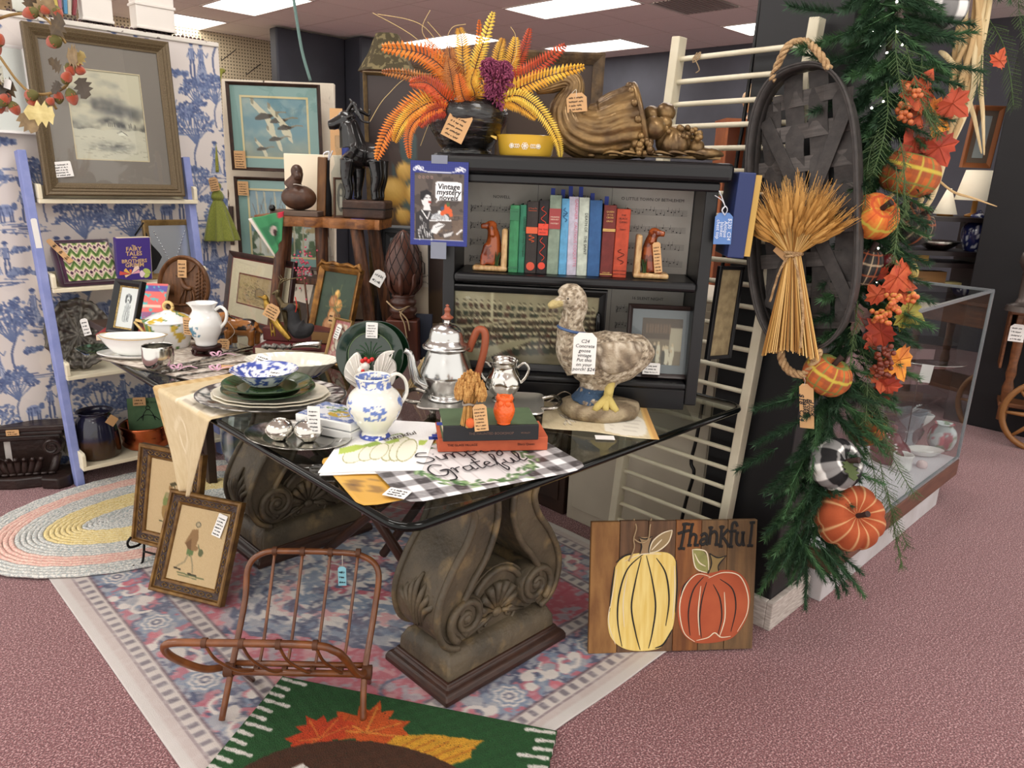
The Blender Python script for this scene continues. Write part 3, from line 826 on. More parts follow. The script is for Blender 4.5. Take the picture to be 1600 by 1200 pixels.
def needle_frame(fr_,kind,label):
 prof=[(0,0),(0,-.024),(.08,-.028),(.24,-.027),(.3,-.02),(.34,-.018),(.78,-.014),(.8,-.016),(.92,-.012),(1,-.006),(1,0)]
 t=framed('needlepoint_picture',label,fr_,.047,.024,gilt,needle(kind),linen,prof=prof,glass=False)
 m_,w,h=fr_;q=MB();a,c_=.047*.36,.047*.76
 for i in range(4):
  A=[(-w/2+a,-.0185,a),(w/2-a,-.0185,a),(w/2-a,-.0185,h-a),(-w/2+a,-.0185,h-a)];B=[(-w/2+c_,-.0150,c_),(w/2-c_,-.0150,c_),(w/2-c_,-.0150,h-c_),(-w/2+c_,-.0150,h-c_)]
  q.add([A[i],A[(i+1)%4],B[(i+1)%4],B[i]],[(0,1,2,3)])
 q.build('carved_band',carved,t,smooth=0)
 q=MB();gold=mat('gilt_tracery',(150,118,62),.4,.5)
 for i in range(4):
  ln=w if i%2==0 else h;k=int(ln/.03)
  for j in range(k):
   s_=(j-(k-1)/2)*.03
   if abs(s_)>ln/2-.045:continue
   mm=Tm((0,0,h/2))@Tm(ry=i*math.pi/2)@Tm((s_,-.0178,-(h if i%2==0 else w)/2+.047*.56))
   for d_ in(-1,1):q.tube([(-.010,0,0),(0,-.0015,d_*.006),(.012,0,0)],.0011,4,m=mm)
 q.build('tracery',gold,t,smooth=0)
 return t
f1=fit(.10,(213,843),(311,868),(223,689),(329,713))
t1=needle_frame(f1,0,'gilt framed needlepoint of a lady in green on a black easel')
f2=fit(.012,(239,920),(351,948),(274,762),(384,787))
t2=needle_frame(f2,1,'gilt framed needlepoint of a walking gentleman on the floor rug')
pricetag(t2,Tm((f2[1]*.22,-.013,f2[2]*.63),ry=.18),.036,.075,'white',6,8,cut=False)
iron=mat('wrought_iron',(22,20,20),.45,.6)
em,ew,eh=f1
es=thing('display_easel','small black wrought iron easel holding a needlepoint frame','easel',(f1[0].translation.x,f1[0].translation.y,0),math.atan2(em[1][0],em[0][0]))
for sx in(-1,1):
 x=sx*ew*.40
 MB().tube(bez([(x*1.1-sx*.0,-.035,.13),(x*1.12,-.05,.115),(x*1.1,-.045,.095),(x,-.02,.093),(x,.005,.095),(x*1.0,.0,.05),(x*1.02,-.01,.018),(x*1.1,-.03,.008),(x*1.16,-.035,.018)],6),.0045,6).build('hook_leg',iron,es,smooth=3)
MB().tube([(-ew*.4,.0,.06),(ew*.4,0,.06)],.004,6).build('cross_bar',iron,es,smooth=3)
MB().tube([(0,.0,.06),(0,.10,.30),(0,.16,.008)],.004,6).build('rear_leg',iron,es,smooth=3)
# ================================================================== thankful pumpkin sign of planks
sm=fit(.004,(917,1018),(1172,1010),(921,813),(1180,811))
M_,sw,sh=sm
sg=thing('plank_sign','wooden plank sign painted with yellow and orange pumpkins reading thankful','sign',mtx=M_)
wp=[mat('plank_a',(150,108,62),.7,col2=(120,80,44),nscale=10,nstretch=(3,1,.8),bump=.2),mat('plank_b',(110,80,56),.7,col2=(84,60,42),nscale=12,nstretch=(5,1,.5),bump=.2),mat('plank_c',(140,90,48),.7,col2=(104,62,34),nscale=8,nstretch=(5,1,.5),bump=.2),mat('plank_d',(122,92,60),.75,col2=(92,70,48),nscale=9,nstretch=(5,1,.5),bump=.2)]
cuts=[0,.17,.34,.505,.66,.82,1.0];kinds=[0,1,1,2,3,3]
rg=random.Random(2)
for i in range(6):
 x0,x1=(cuts[i]-.5)*sw,(cuts[i+1]-.5)*sw
 slab(MB(),None,x0+.0008,x1-.0008,-.016-rg.random()*.0012,0,0,sh-rg.random()*.002).build('plank',wp[kinds[i]],sg,smooth=0,bev=.0012,bseg=1)
slab(MB(),None,-sw*.46,sw*.46,0,.014,sh*.2,sh*.27).build('cleat',wp[1],sg,smooth=0);slab(MB(),None,-sw*.46,sw*.46,0,.014,sh*.75,sh*.82).build('cleat',wp[1],sg,smooth=0)
def S_(x,y):return((x-.5)*sw,(1-y)*sh)
def flat_poly(name,P,m_,y,par,th=.0006):
 return MB().prism([S_(*p)for p in P],th,Tm((0,y,0))).build(name,m_,par,smooth=0,fix=True)
def strokes(name,Ls,m_,y,par,wd):
 q=MB()
 for L_ in Ls:
  pts=bz2(L_,6);n_=len(pts)
  q.tube([(S_(*p)[0],y,S_(*p)[1])for p in pts],[wd*(.35+.65*math.sin(math.pi*(i+.6)/(n_+.2)))for i in range(n_)],4,up=(0,1,0),flat=.25)
 return q.build(name,m_,par,smooth=0)
yel=mat('paint_yellow',(232,208,132),.75,col2=(222,190,104),nscale=14,nstretch=(6,1,.6));org=mat('paint_rust',(178,88,54),.75,col2=(164,76,46),nscale=10)
blk=mat('paint_stroke_black',(30,27,26),.7);wht=mat('paint_stroke_cream',(228,214,186),.7);lf=mat('paint_leaf',(150,148,88),.75,col2=(120,118,70),nscale=30)
yp=bz2([(.31,.24),(.40,.235),(.47,.25),(.51,.32),(.52,.50),(.515,.68),(.50,.83),(.45,.95),(.38,.985),(.27,.985),(.19,.95),(.13,.87),(.11,.74),(.125,.60),(.13,.46),(.15,.34),(.20,.26),(.26,.245),(.31,.24)],4)[:-1]
op=bz2([(.70,.405),(.76,.385),(.85,.385),(.92,.43),(.965,.53),(.97,.66),(.945,.79),(.88,.90),(.80,.935),(.70,.945),(.63,.93),(.57,.87),(.535,.76),(.53,.64),(.545,.52),(.60,.43),(.65,.40),(.70,.405)],4)[:-1]
py_=flat_poly('painted_pumpkin',yp,yel,-.0182,sg);po_=flat_poly('painted_pumpkin',op,org,-.0182,sg)
strokes('painted_outline',[[(.31,.25),(.22,.36),(.175,.55),(.17,.75),(.2,.95)],[(.30,.27),(.27,.45),(.25,.65),(.28,.85),(.31,.98)],[(.33,.26),(.37,.45),(.395,.65),(.38,.85),(.36,.97)],[(.39,.28),(.45,.4),(.475,.6),(.46,.8)],[(.145,.34),(.13,.5),(.12,.68)],[(.51,.3),(.52,.5),(.515,.7)],[(.5,.83),(.45,.94),(.4,.97)],[(.15,.31),(.2,.26),(.25,.245)]],blk,-.0190,py_,.0026)
strokes('painted_highlight',[[(.155,.36),(.135,.55),(.115,.75),(.16,.93)],[(.5,.34),(.508,.55),(.50,.75)],[(.2,.3),(.3,.25),(.42,.25)],[(.22,.4),(.2,.6),(.21,.8)]],wht,-.0191,py_,.0016)
strokes('painted_outline',[[(.68,.43),(.62,.53),(.595,.7),(.61,.88)],[(.70,.47),(.675,.6),(.665,.75),(.68,.9)],[(.74,.49),(.785,.6),(.80,.75),(.78,.88)],[(.78,.45),(.86,.53),(.885,.68),(.86,.86)],[(.60,.44),(.56,.5),(.545,.58)]],blk,-.0190,po_,.0022)
strokes('painted_highlight',[[(.72,.43),(.64,.41),(.57,.5),(.54,.66),(.57,.85),(.64,.93)],[(.71,.44),(.8,.40),(.9,.43),(.955,.57),(.955,.72),(.9,.86)],[(.65,.92),(.72,.90),(.76,.865),(.8,.9),(.86,.895)],[(.665,.5),(.655,.7),(.668,.88)],[(.81,.55),(.82,.75),(.79,.9)]],wht,-.0191,po_,.0018)
l1=flat_poly('painted_leaf',bz2([(.345,.24),(.36,.16),(.41,.10),(.48,.07),(.475,.13),(.44,.19),(.39,.225),(.345,.24)],4)[:-1],mat('paint_leaf_tan',(150,128,92),.8),-.0182,sg)
strokes('painted_outline',[[(.345,.24),(.365,.155),(.42,.095),(.48,.07)],[(.48,.07),(.46,.16),(.40,.225),(.345,.24)],[(.36,.22),(.42,.14)]],wht,-.0189,l1,.002)
s1=flat_poly('painted_stem',[(.28,.12),(.36,.12),(.345,.2),(.34,.25),(.29,.25),(.30,.18)],mat('paint_stem',(150,124,92),.8),-.0184,sg)
strokes('painted_outline',[[(.28,.12),(.32,.135),(.365,.115)],[(.285,.13),(.30,.19),(.29,.25)],[(.36,.125),(.345,.2),(.345,.25)]],blk,-.0190,s1,.002)
l2=flat_poly('painted_leaf',bz2([(.70,.40),(.64,.37),(.61,.29),(.61,.22),(.66,.22),(.70,.28),(.715,.34),(.70,.40)],4)[:-1],lf,-.0182,sg)
strokes('painted_outline',[[(.70,.4),(.63,.36),(.605,.22)],[(.605,.22),(.69,.24),(.71,.38)],[(.62,.25),(.65,.32),(.69,.35)]],wht,-.0189,l2,.002)
s2=flat_poly('painted_stem',[(.705,.405),(.72,.33),(.71,.26),(.76,.28),(.81,.27),(.775,.33),(.77,.39)],mat('paint_stem2',(140,118,74),.8),-.0184,sg)
strokes('painted_outline',[[(.71,.25),(.725,.33),(.705,.41)],[(.71,.25),(.76,.285),(.815,.27)],[(.815,.27),(.77,.34),(.77,.39)]],blk,-.0190,s2,.0022)
def serif(x0,y0,x1,y1):return[(x0,y0),((x0+x1)/2,(y0+y1)/2),(x1,y1)]
word=[[(.555,.03),(.548,.12),(.535,.215)],[(.515,.10),(.55,.085),(.585,.075)],[(.54,.03),(.565,.025),(.585,.03)],[(.52,.215),(.54,.21),(.56,.215)],[(.60,.03),(.592,.11),(.585,.19)],[(.59,.13),(.605,.105),(.625,.115),(.625,.15),(.62,.19)],[(.575,.19),(.59,.188),(.6,.19)],[(.615,.19),(.63,.188),(.645,.188)],[(.59,.035),(.60,.03),(.61,.03)],[(.655,.12),(.675,.10),(.692,.12),(.69,.17),(.70,.185)],[(.69,.14),(.665,.145),(.652,.165),(.668,.185),(.69,.165)],[(.715,.06),(.712,.12),(.708,.185)],[(.71,.11),(.735,.085),(.752,.11),(.75,.185)],[(.70,.06),(.715,.055),(.725,.06)],[(.74,.188),(.752,.185),(.765,.188)],[(.78,.055),(.778,.12),(.775,.20)],[(.82,.07),(.785,.125),(.80,.145),(.825,.195)],[(.765,.055),(.782,.05),(.795,.055)],[(.765,.2),(.778,.198),(.79,.2)],[(.815,.2),(.828,.198),(.838,.2)],[(.875,.05),(.865,.02),(.845,.03),(.842,.10),(.838,.205)],[(.825,.09),(.845,.085),(.87,.085)],[(.828,.205),(.84,.203),(.852,.205)],[(.875,.10),(.873,.16),(.885,.19),(.905,.18),(.912,.10)],[(.912,.10),(.913,.16),(.92,.20)],[(.867,.1),(.876,.098),(.885,.1)],[(.90,.1),(.912,.098),(.922,.1)],[(.965,.02),(.962,.10),(.955,.20)],[(.95,.025),(.967,.02),(.982,.022)],[(.94,.2),(.957,.197),(.975,.2)]]
q=MB()
for L_ in word:
 pts=bz2(L_,4);q.tube([(S_(x,y)[0],-.0185,S_(x,y)[1])for x,y in pts],.0048,5,up=(0,1,0),flat=.35)
setp(q.build('lettering',blk,sg,smooth=0),'black hand-painted word thankful')
MB().tube(bez([(S_(.255,0)[0],-.005,sh+.004),(S_(.265,.06)[0],-.020,sh*.95),(S_(.25,.13)[0],-.021,sh*.87),(S_(.255,.2)[0],-.021,sh*.8),(S_(.225,.3)[0],-.021,sh*.7)],6),.0022,5).build('twine',mat('twine',(176,150,116),.9,bump=.5,bscale=300),sg,smooth=3)
MB().tube(bez([(S_(.36,0)[0],-.005,sh+.004),(S_(.345,.06)[0],-.020,sh*.95),(S_(.335,.14)[0],-.021,sh*.86),(S_(.29,.155)[0],-.021,sh*.84),(S_(.25,.13)[0],-.022,sh*.87)],6),.0022,5).build('twine',MATS['twine'],sg,smooth=3)
# ================================================================== left side: toile partition, ladder shelf, old door
def stand(cx,ybot,rpx,z=TZ):
 """Centre of a round foot whose front edge shows at (cx, ybot); and metres per photo pixel there."""
 for _ in range(2):yc=ybot-rpx*math.sin(math.atan((ybot-272)/FPX)+.02)
 p=onz(cx,yc,z);return p,mpp(p)
def stand_y(cx,ybot,y,z):
 p=ony(cx,ybot,y);p.z=z;return p,mpp(p)
def sc(prof,s,k=1.03):return[(r*s,h*s*k)for r,h in prof]
YP=3.74
def toile():
 w,h=370,660;W_,H_=1.08,1.93
 c=Cv(w,h,(222,214,208));rg=random.Random(11)
 c.put(c.fb(5,2)>.5,(214,206,202),.5)
 B=[(104,120,158),(80,94,134),(132,146,178),(94,108,148)]
 def bl():return rg.choice(B)
 q=W_/H_
 def leafblob(x,y,r,n):
  for _ in range(n):
   a=rg.random()*6.28;d=r*math.sqrt(rg.random());s=.0026+rg.random()*.004
   c.ell(x+d*math.cos(a),y+d*math.sin(a)*q*.7,s*1.3,s*.8*q*1.2,bl(),.9,rg.random()*3)
 def tree(x,y,s):
  c.line(bz2([(x,y),(x-.01*s,y-.05*s*q*2),(x+.02*s,y-.1*s*q*2),(x,y-.15*s*q*2)],5),.009*s,B[1],.9)
  for k in range(9):
   a=-2.9+k*.33;r=s*(.07+.05*rg.random());x2,y2=x+r*math.cos(a),y-.11*s*q*2+r*math.sin(a)*q*1.3
   c.line([(x,y-.08*s*q*2),(x2,y2)],.005*s+.002,B[0],.9);leafblob(x2,y2,.036*s,int(26*s)+6)
 def bush(x,y,s):
  for k in range(6):leafblob(x+(k-2.5)*.022*s,y-abs(math.sin(k*1.7))*.015*s,.03*s,12)
 def ground(x,y,s):
  for k in range(16):
   x0=x+(rg.random()-.5)*.26*s;y0=y+rg.random()*.03*s;l=.03+rg.random()*.07
   c.line([(x0,y0),(x0+l*s,y0+(rg.random()-.5)*.008)],.0045,bl(),.85)
  leafblob(x,y+.02*s,.09*s,16)
 def person(x,y,s,skirt):
  c.ell(x,y-.105*s,.011*s,.011*s*q*1.1,B[2]);c.ell(x,y-.112*s,.017*s,.006*s,B[1])
  c.poly([(x-.014*s,y-.095*s),(x+.014*s,y-.095*s),(x+.018*s,y-.055*s),(x-.018*s,y-.055*s)],(170,180,206))
  for k in range(4):c.line([(x-.014*s+k*.009*s,y-.095*s),(x-.016*s+k*.010*s,y-.056*s)],.003,B[1])
  if skirt:
   c.poly([(x-.016*s,y-.057*s),(x+.016*s,y-.057*s),(x+.040*s,y),(x-.036*s,y)],(196,200,214))
   for k in range(8):c.line([(x-.014*s+k*.004*s,y-.055*s),(x-.034*s+k*.010*s,y-.002)],.003,bl())
  else:
   for k in(-1,1):c.line([(x+k*.007*s,y-.057*s),(x+k*.013*s,y-.028*s),(x+k*.010*s,y)],.011*s,B[1])
  c.line([(x+.012*s,y-.088*s),(x+.034*s,y-.07*s),(x+.046*s,y-.084*s)],.006*s,B[0]);c.line([(x-.012*s,y-.088*s),(x-.03*s,y-.065*s)],.006*s,B[0])
 def beast(x,y,s):
  c.ell(x,y-.035*s,.04*s,.020*s,(150,162,196));c.ell(x+.045*s,y-.048*s,.015*s,.012*s,B[0])
  for k in(-.03,-.015,.018,.03):c.line([(x+k*s,y-.03*s),(x+k*s,y)],.007*s,B[1])
  for k in range(8):c.line([(x-.03*s+k*.008*s,y-.048*s),(x-.028*s+k*.008*s,y-.024*s)],.003,bl())
 for row in range(9):
  for col in range(4):
   x=.02+col*.30+(.15 if row%2 else 0);y=.075+row*.113;s=1.0
   k=(row+col*2)%4
   ground(x,y,.85);g=.68
   if k==0:tree(x-.05,y,.8);person(x+.035,y,g,True);person(x+.08,y,g*.9,False);bush(x+.12,y,.55)
   elif k==1:bush(x-.07,y,.8);person(x,y,g,True);beast(x+.065,y,g*1.1);tree(x+.12,y,.55)
   elif k==2:tree(x+.06,y,.85);person(x-.04,y,g,False);person(x,y,g,True);bush(x-.1,y,.5)
   else:beast(x-.05,y,g);person(x+.015,y,g,False);tree(x-.1,y,.62);tree(x+.085,y,.62)
   bush(x+.13,y-.05,.4)
 return c,W_,H_
c,W_,H_=toile()
tp=thing('toile_partition','tall partition papered in blue and cream toile scenes','partition',(1.135,YP,0))
c.sheet('wallpaper',mat('wallpaper_print',attr=True,rough=.8),W_,H_,tp,Tm((0,-.002,0)))
slab(MB(),None,-.54,.54,0,.045,0,1.93).build('panel',mat('chip_white',(226,222,214),.8),tp,smooth=0)
chip=mat('chipped_paint',(228,222,212),.8,col2=(84,68,62),nscale=22,nstretch=(1,1,1),nlo=.60,nhi=.64)
slab(MB(),None,-.54,.54,-.012,.055,1.93,1.95).build('top_rail',chip,tp,smooth=0,bev=.004)
q=MB();rg=random.Random(3)
for k in range(46):q.sph((-.36+k*.0185,.01,1.953+rg.random()*.004),(.008,.008,.007),6,4)
q.build('bead_trim',mat('bead_brown',(74,52,54),.5),tp,smooth=3)
cream_p=mat('paint_cream_post',(232,226,218),.55)
def post(px0,px1,ybot,label):
 a,b_=ony(px0,ybot,YP+.02),ony(px1,ybot,YP+.02);w=(b_-a).length*.93;p=(a+b_)/2;p.z=1.96
 t=thing('white_post',label,'post',p,0)
 MB().box((0,0,.25),(w,w*.5,.5)).build('shaft',cream_p,t,smooth=0,bev=.004)
 m_=MB();m_.box((0,0,.10),(w*1.06,w*.58,.012));m_.box((0,0,.006),(w*1.05,w*.56,.012));m_.build('moulding',cream_p,t,smooth=0,bev=.003)
post(126,176,38,'white square post behind the beaded partition rail');post(208,271,50,'white panelled post with a moulded collar nearest the pegboard')
p=ony(96,33,YP+.02);p.z=1.955;s=mpp(p)
t=thing('glass_jar','clear round glass jar holding bright striped papers','jar',p)
MB().lathe(sc([(14,0),(20,2),(23,14),(23,40),(20,60)],s),24).build('jar_glass',glassmat('jar_glass',(240,244,245),1.28),t,smooth=3)
for k,col in enumerate([(160,40,50),(70,110,180),(220,190,90),(200,120,140),(90,150,190),(240,225,200),(150,50,60)]):
 MB().box((0,0,.10),(.012,.022,.16),Tm((-.045+k*.015,-.008+.012*(k%2),0),ry=(k-3)*.05)).build('paper_strip',mat(f'strip{k}',col,.6),t,smooth=0)
p=ony(45,28,YP+.02);p.z=1.955;s=mpp(p)
t=thing('pale_jar','frosted pale green glass canister beside the jar of striped papers','canister',p)
MB().lathe(sc([(18,0),(20,2),(20,50),(15,60),(15,64)],s),24).build('body',mat('frosted_pale',(214,218,206),.4,spec=.6),t,smooth=.8)
def ink_landscape():
 c=Cv(120,150,(206,196,176));f=c.fb(4,5,4,(1,2));c.put(np.clip((f-.45)*3,0,1),(150,146,142),.8)
 band=np.exp(-((c.Y-.40-.25*(c.X-.5))/.10)**2)*np.clip(c.fb(6,9)*1.8-.5,0,1);c.put(band,(74,72,76),.95)
 b2=np.exp(-((c.Y-.60-.05*np.sin(c.X*9))/.045)**2);c.put(b2*np.clip(c.fb(9,4)*2-.3,0,1),(60,58,62),.95)
 c.put((c.Y>.655+.01*np.sin(c.X*20)),(208,200,184),.9)
 c.poly([(.60,.69),(.66,.665),(.72,.70),(.70,.71),(.62,.715)],(228,222,208));c.line([(.60,.69),(.66,.665),(.74,.71)],.01,(90,84,80))
 for k in range(46):
  rg=random.Random(k);x,y=rg.random(),.72+rg.random()*.25;c.line([(x,y),(x+.03+.08*rg.random(),y-.01+.02*rg.random())],.006,(120,112,98),.5)
 c.put(np.exp(-((c.Y-.85)/.05)**2-((c.X-.52)/.26)**2)*np.clip(c.fb(14,6,3,(1,3))*2-.4,0,1),(70,68,70),.9);c.ell(.5,.87,.2,.02,(150,146,140),.7)
 for k in range(24):x=.45+.45*random.Random(k+80).random();c.line([(x,.62),(x,.585-.02*random.Random(k).random())],.006,(56,54,56))
 return c
olive=mat('frame_ribbed_olive',(112,96,70),.5,.2,col2=(84,70,50),nscale=60,nstretch=(6,1,6))
fb_=fity(3.60,(70,304),(286,309),(31,33),(258,70))
t=framed('landscape_picture','large framed ink wash landscape in a grey mat above the shelf',fb_,.052,.03,olive,ink_landscape(),matw=(.085,.10),matcol=mat('mat_grey',(136,126,122),.9),inner=(.004,mat('mat_cream_edge',(214,196,166),.8)),prof=[(0,0),(0,-.03),(.1,-.034),(.3,-.030),(.36,-.033),(.55,-.026),(.6,-.029),(.85,-.018),(1,-.016),(1,0)])
pricetag(t,Tm((-fb_[1]*.36,-.017,.075),ry=-.12),.072,.062,'white',5,21,cut=False)
def barn_print():
 c=Cv(70,90,(226,216,206));c.rect(0,.55,1,1,(150,110,96));c.put(c.fb(12,3)>.52,(104,70,62),.7);c.rect(0,0,1,.3,(214,206,196));c.put((c.Y>.25)&(c.Y<.5)&(c.fb(9,8)>.5),(150,140,100),.8);return c
fb2=fity(3.70,(-62,204),(57,211),(-80,62),(33,70))
framed('matted_print','white matted print of a rusty barn at the left picture edge',fb2,.012,.012,mat('frame_white',(232,230,228),.6),barn_print(),matw=(.075,.07),matcol=mat('mat_white',(232,231,233),.9))
peri=mat('paint_periwinkle',(142,152,204),.6,col2=(128,140,196),nscale=18)
crm=mat('paint_cream',(234,226,200),.55,col2=(226,216,188),nscale=9)
ls=thing('ladder_shelf','periwinkle ladder shelf with four cream trays leaning on the toile','shelf',(.80,3.50,0))
for x0 in(0,.645):MB().bar((x0+.012,.0,0),(x0-.012 if x0==0 else x0-.0,.165,1.42),.032,.06,up=(0,1,0)).build('upright',peri,ls,smooth=0,bev=.003)
SHZ=[1.232,.868,.497,.105]
for i,z in enumerate(SHZ):
 yl=.165*z/1.42;y0=yl-.055-(.03 if i==3 else 0);x0,x1=.0-.012*0+.016,.645+.02
 b=MB();slab(b,None,x0,x1,y0,.235,z-.018,z);b.build('tray',crm,ls,smooth=0,bev=.003)
 for xx in(x0,x1-.016):
  P=[(y0,z),(y0,z+.05),(y0+.012,z+.06),(.235,z+.06),(.235,z)]
  q=MB();k=len(P);q.add([(xx,y,zz)for y,zz in P]+[(xx+.016,y,zz)for y,zz in P],[tuple(range(k-1,-1,-1)),tuple(range(k,2*k))]+[(j,(j+1)%k,(j+1)%k+k,j+k)for j in range(k)])
  q.build('tray_end',crm,ls,smooth=0,bev=.003)
 slab(MB(),None,x0,x1,.225,.235,z,z+.05).build('tray_back',crm,ls,smooth=0)
pricetag(ls,Tm((-.005,.09,1.03),ry=-.06),.022,.125,'white',0,1)
velvet=mat('velvet_plum',(66,26,56),.85,sheen=.6);
def bargello():
 c=Cv(160,84);X,Y=c.X*5.2,c.Y*3.1
 tri=np.abs((X%1)-.5)*2
 d=(Y+tri*.5)%1.0;d2=(Y-tri*.5)%1.0
 pal=[(64,92,44),(96,130,62),(160,174,100),(226,216,186),(210,176,168),(92,50,84),(60,28,56),(210,190,176)]
 v=(Y*.5+tri*.5*np.where((np.floor(Y)%2)==0,1,-1))
 band=((Y+.55*tri)%1.03)/1.03
 c.a[:]=pal[3]
 for lo,hi,k in((0,.14,0),(.14,.26,1),(.26,.36,2),(.36,.5,3),(.5,.6,4),(.6,.72,6),(.72,.82,4),(.82,.9,3),(.9,1.01,1)):c.put((band>=lo)&(band<hi),pal[k])
 dm=np.abs((X%1)-.5)+np.abs(((Y+.12)%1.03)-.52)*1.2
 c.put(dm<.34,(226,214,190));c.put(dm<.26,pal[4]);c.put(dm<.19,pal[6])
 c.put(c.fb(80,1)>.6,(240,230,210),.25);return c
pf=fity(3.56,(100,449),(186,438),(66,386),(172,367))
pm,pw,ph=pf
t=thing('needlepoint_purse','plum velvet purse with a green flame-stitch needlepoint front','purse',mtx=pm)
MB().box((0,.035,ph/2),(pw*1.06,.075,ph*1.03)).build('purse_body',velvet,t,smooth=.9,bev=.03,bseg=4)
bargello().sheet('needlework',mat('stitch_print',attr=True,rough=.95,bump=.6,bscale=320),pw*.90,ph*.84,t,Tm((.012,-.004,ph*.08)),fn=None,thick=.004)
MB().tube([(-pw*.47,-.003,.01),(pw*.49,-.003,.01),(pw*.49,-.003,ph*.98),(-pw*.47,-.003,ph*.98)],.006,6,closed=True).build('piping',velvet,t,smooth=3)
pricetag(t,Tm((-pw*.28,-.012,ph*.48),ry=-.55),.024,.125,'kraft',3,5)
bf=fity(3.55,(185,439),(238,436),(181,371),(234,373))
bm_,bw_,bh_=bf
t=thing('purple_book','purple Fairy Tales of the Brothers Grimm book on the cream shelf','book',mtx=bm_)
MB().box((0,.016,bh_/2),(bw_,.032,bh_)).build('cover',mat('cover_purple',(74,56,134),.4),t,smooth=0,bev=.002)
MB().box((.004,.016,bh_/2),(bw_-.004,.026,bh_+.001)).build('pages',mat('page_block',(226,212,184),.85),t,smooth=0)
gold_i=mat('gold_print',(222,186,128),.5)
for txt,zz,sz in(('The',.80,.010),('FAIRY',.70,.026),('TALES',.59,.026),('of the',.53,.010),('BROTHERS',.42,.0225),('GRIMM',.32,.026)):
 lettering('cover_title',txt,sz*1.35*bw_/.20,gold_i,t,Tm((0,-.0008,bh_*zz)),ext=.0003,bold=.0004)
def flat_fan(par,c0,r,cols,y,name):
 for k,(a0,a1,rr,m__)in enumerate(cols):
  q=MB();n=6;mid=(a0+a1)/2
  pts=[(c0[0],c0[1])]+[(c0[0]+r*rr*math.cos(a0+(a1-a0)*i/n),c0[1]+r*rr*(1 if 0<i<n else .75)*math.sin(a0+(a1-a0)*i/n))for i in range(n+1)]
  q.prism(pts,.0006,Tm((0,y-k*.0002,0))).build(name,m__,par,smooth=0,fix=True)
flat_fan(t,(-bw_*.12,bh_*.15),bw_*.34,[(a,a+.5,.7+.3*math.sin(a*3),mat(f'petal{i}',cl,.6))for i,(a,cl)in enumerate([(0.1,(240,170,190)),(.7,(250,220,200)),(1.4,(232,110,60)),(2.1,(240,190,90)),(2.7,(220,90,80)),(3.3,(250,210,160))])],-.0009,'flower_petal')
flat_fan(t,(bw_*.30,bh_*.14),bw_*.17,[(0,2.0,1,mat('leaf_lime',(190,210,110),.6)),(2.1,4.2,1,mat('petal_pale',(245,220,225),.6)),(4.3,6.2,.8,mat('leaf_lime',None))],-.0009,'flower_petal')
mf=fity(3.66,(231,435),(315,433),(221,342),(305,345))
t=framed('gilt_mirror','gilt framed mirror with a silver necklace on the shelf',mf,.026,.018,mat('gilt_pale',(166,136,84),.4,.4,col2=(130,104,62),nscale=30),None,glass=False,cat='mirror')
MB().box((0,-.006,mf[2]/2),(mf[1]-.05,.002,mf[2]-.05)).build('mirror_glass',mat('mirror_silver',(206,214,222),.25,.65),t,smooth=0)
nk=thing('necklace','silver bead necklace draped over the gilt mirror','necklace',mtx=mf[0])
for i,u in enumerate(np.linspace(-1,1,25)):
 x=u*mf[1]*.28-.01;z=mf[2]*(.18+.62*abs(u)**1.0)
 MB().sph((x,-.0185,z),(.0032,.003,.0055),6,5).build('bead',mat('silver_bead',(206,208,210),.2,1.0),nk,smooth=3)
p=ony(243,404,3.60)
t=thing('black_pendant','black pointed velvet piece with a thin rod beside the purple book','ornament',p,0)
s=mpp(p);MB().prism([(x*s,z*s)for x,z in[(-10,40),(-4,22),(7,8),(10,2),(0,-16),(-14,-26)]],.01).build('panel',mat('velvet_black',(14,13,15),.9),t,smooth=0,fix=True)
MB().tube([(-26*s,.01,36*s),(-12*s,.008,55*s)],.0035,6).build('rod',MATS['velvet_black'],t,smooth=3)
def leafplate():
 p=ony(128,563,3.62);p.z=SHZ[2];s=mpp(p);R=47*s
 t=thing('leaf_plate','round pewter plate moulded as a ribbed leaf on the third shelf','plate',mtx=Tm(p,rz=math.radians(-32))@Tm((0,0,R*1.16),rx=math.radians(90-14)))
 b=MB()
 def fn(u,v):
  a=u*2*math.pi;r=v*R*(1+.02*math.sin(13*a)+.012*math.sin(29*a));vein=0
  for k in range(9):
   d=abs((a-k*2*math.pi/9+math.pi)%(2*math.pi)-math.pi);vein+=.012*math.exp(-(d*(.3+3*v))**2*18)
  side=.006*abs(math.sin(a*4.5*2))*math.sin(v*30)*v
  return(r*math.cos(a),r*math.sin(a)*1.16,-.012*math.sin(v*math.pi*.5)**2+.03*v**3+vein*min(1,v*3)*.8+side)
 b.grid(fn,108,26,closeu=True);b.build('leaf',mat('pewter_dark',(104,100,92),.38,.75,col2=(74,70,64),nscale=20),t,smooth=3,solid=.004)
 pricetag(t,Tm((.02,.10,.028),rx=math.radians(-90))@Tm(ry=-.25)@Tm((0,-.004,-.11)),.03,.075,'white',4,6)
leafplate()
p,s=stand_y(154,703,3.55,SHZ[3])
t=thing('stoneware_crock','dark brown and cobalt stoneware crock on the lowest shelf','crock',p)
o=MB().lathe(sc(sprof([(26,0),(31,2),(32,14),(30,36),(26,56),(22,64),(23,68),(26,70),(24,70.5),(21,67),(20,60)]),s),40).build('crock_body',mat('crock_glaze',attr=True,rough=.18,coat=.4),t,smooth=3)
tint(o,lambda co:np.where((co[:,2:3]+.02*(fbm(co,30)[:,None]-.5))<.085*1.0,np.array([[60,40,26]]),np.where(fbm(co,9,4)[:,None]>.55,np.array([[26,24,34]]),np.array([[34,34,54]]))))
pricetag(t,Tm((.028,-.098,.165),ry=.75,rz=.1),.042,.042,'kraft',0,1,cut=False)
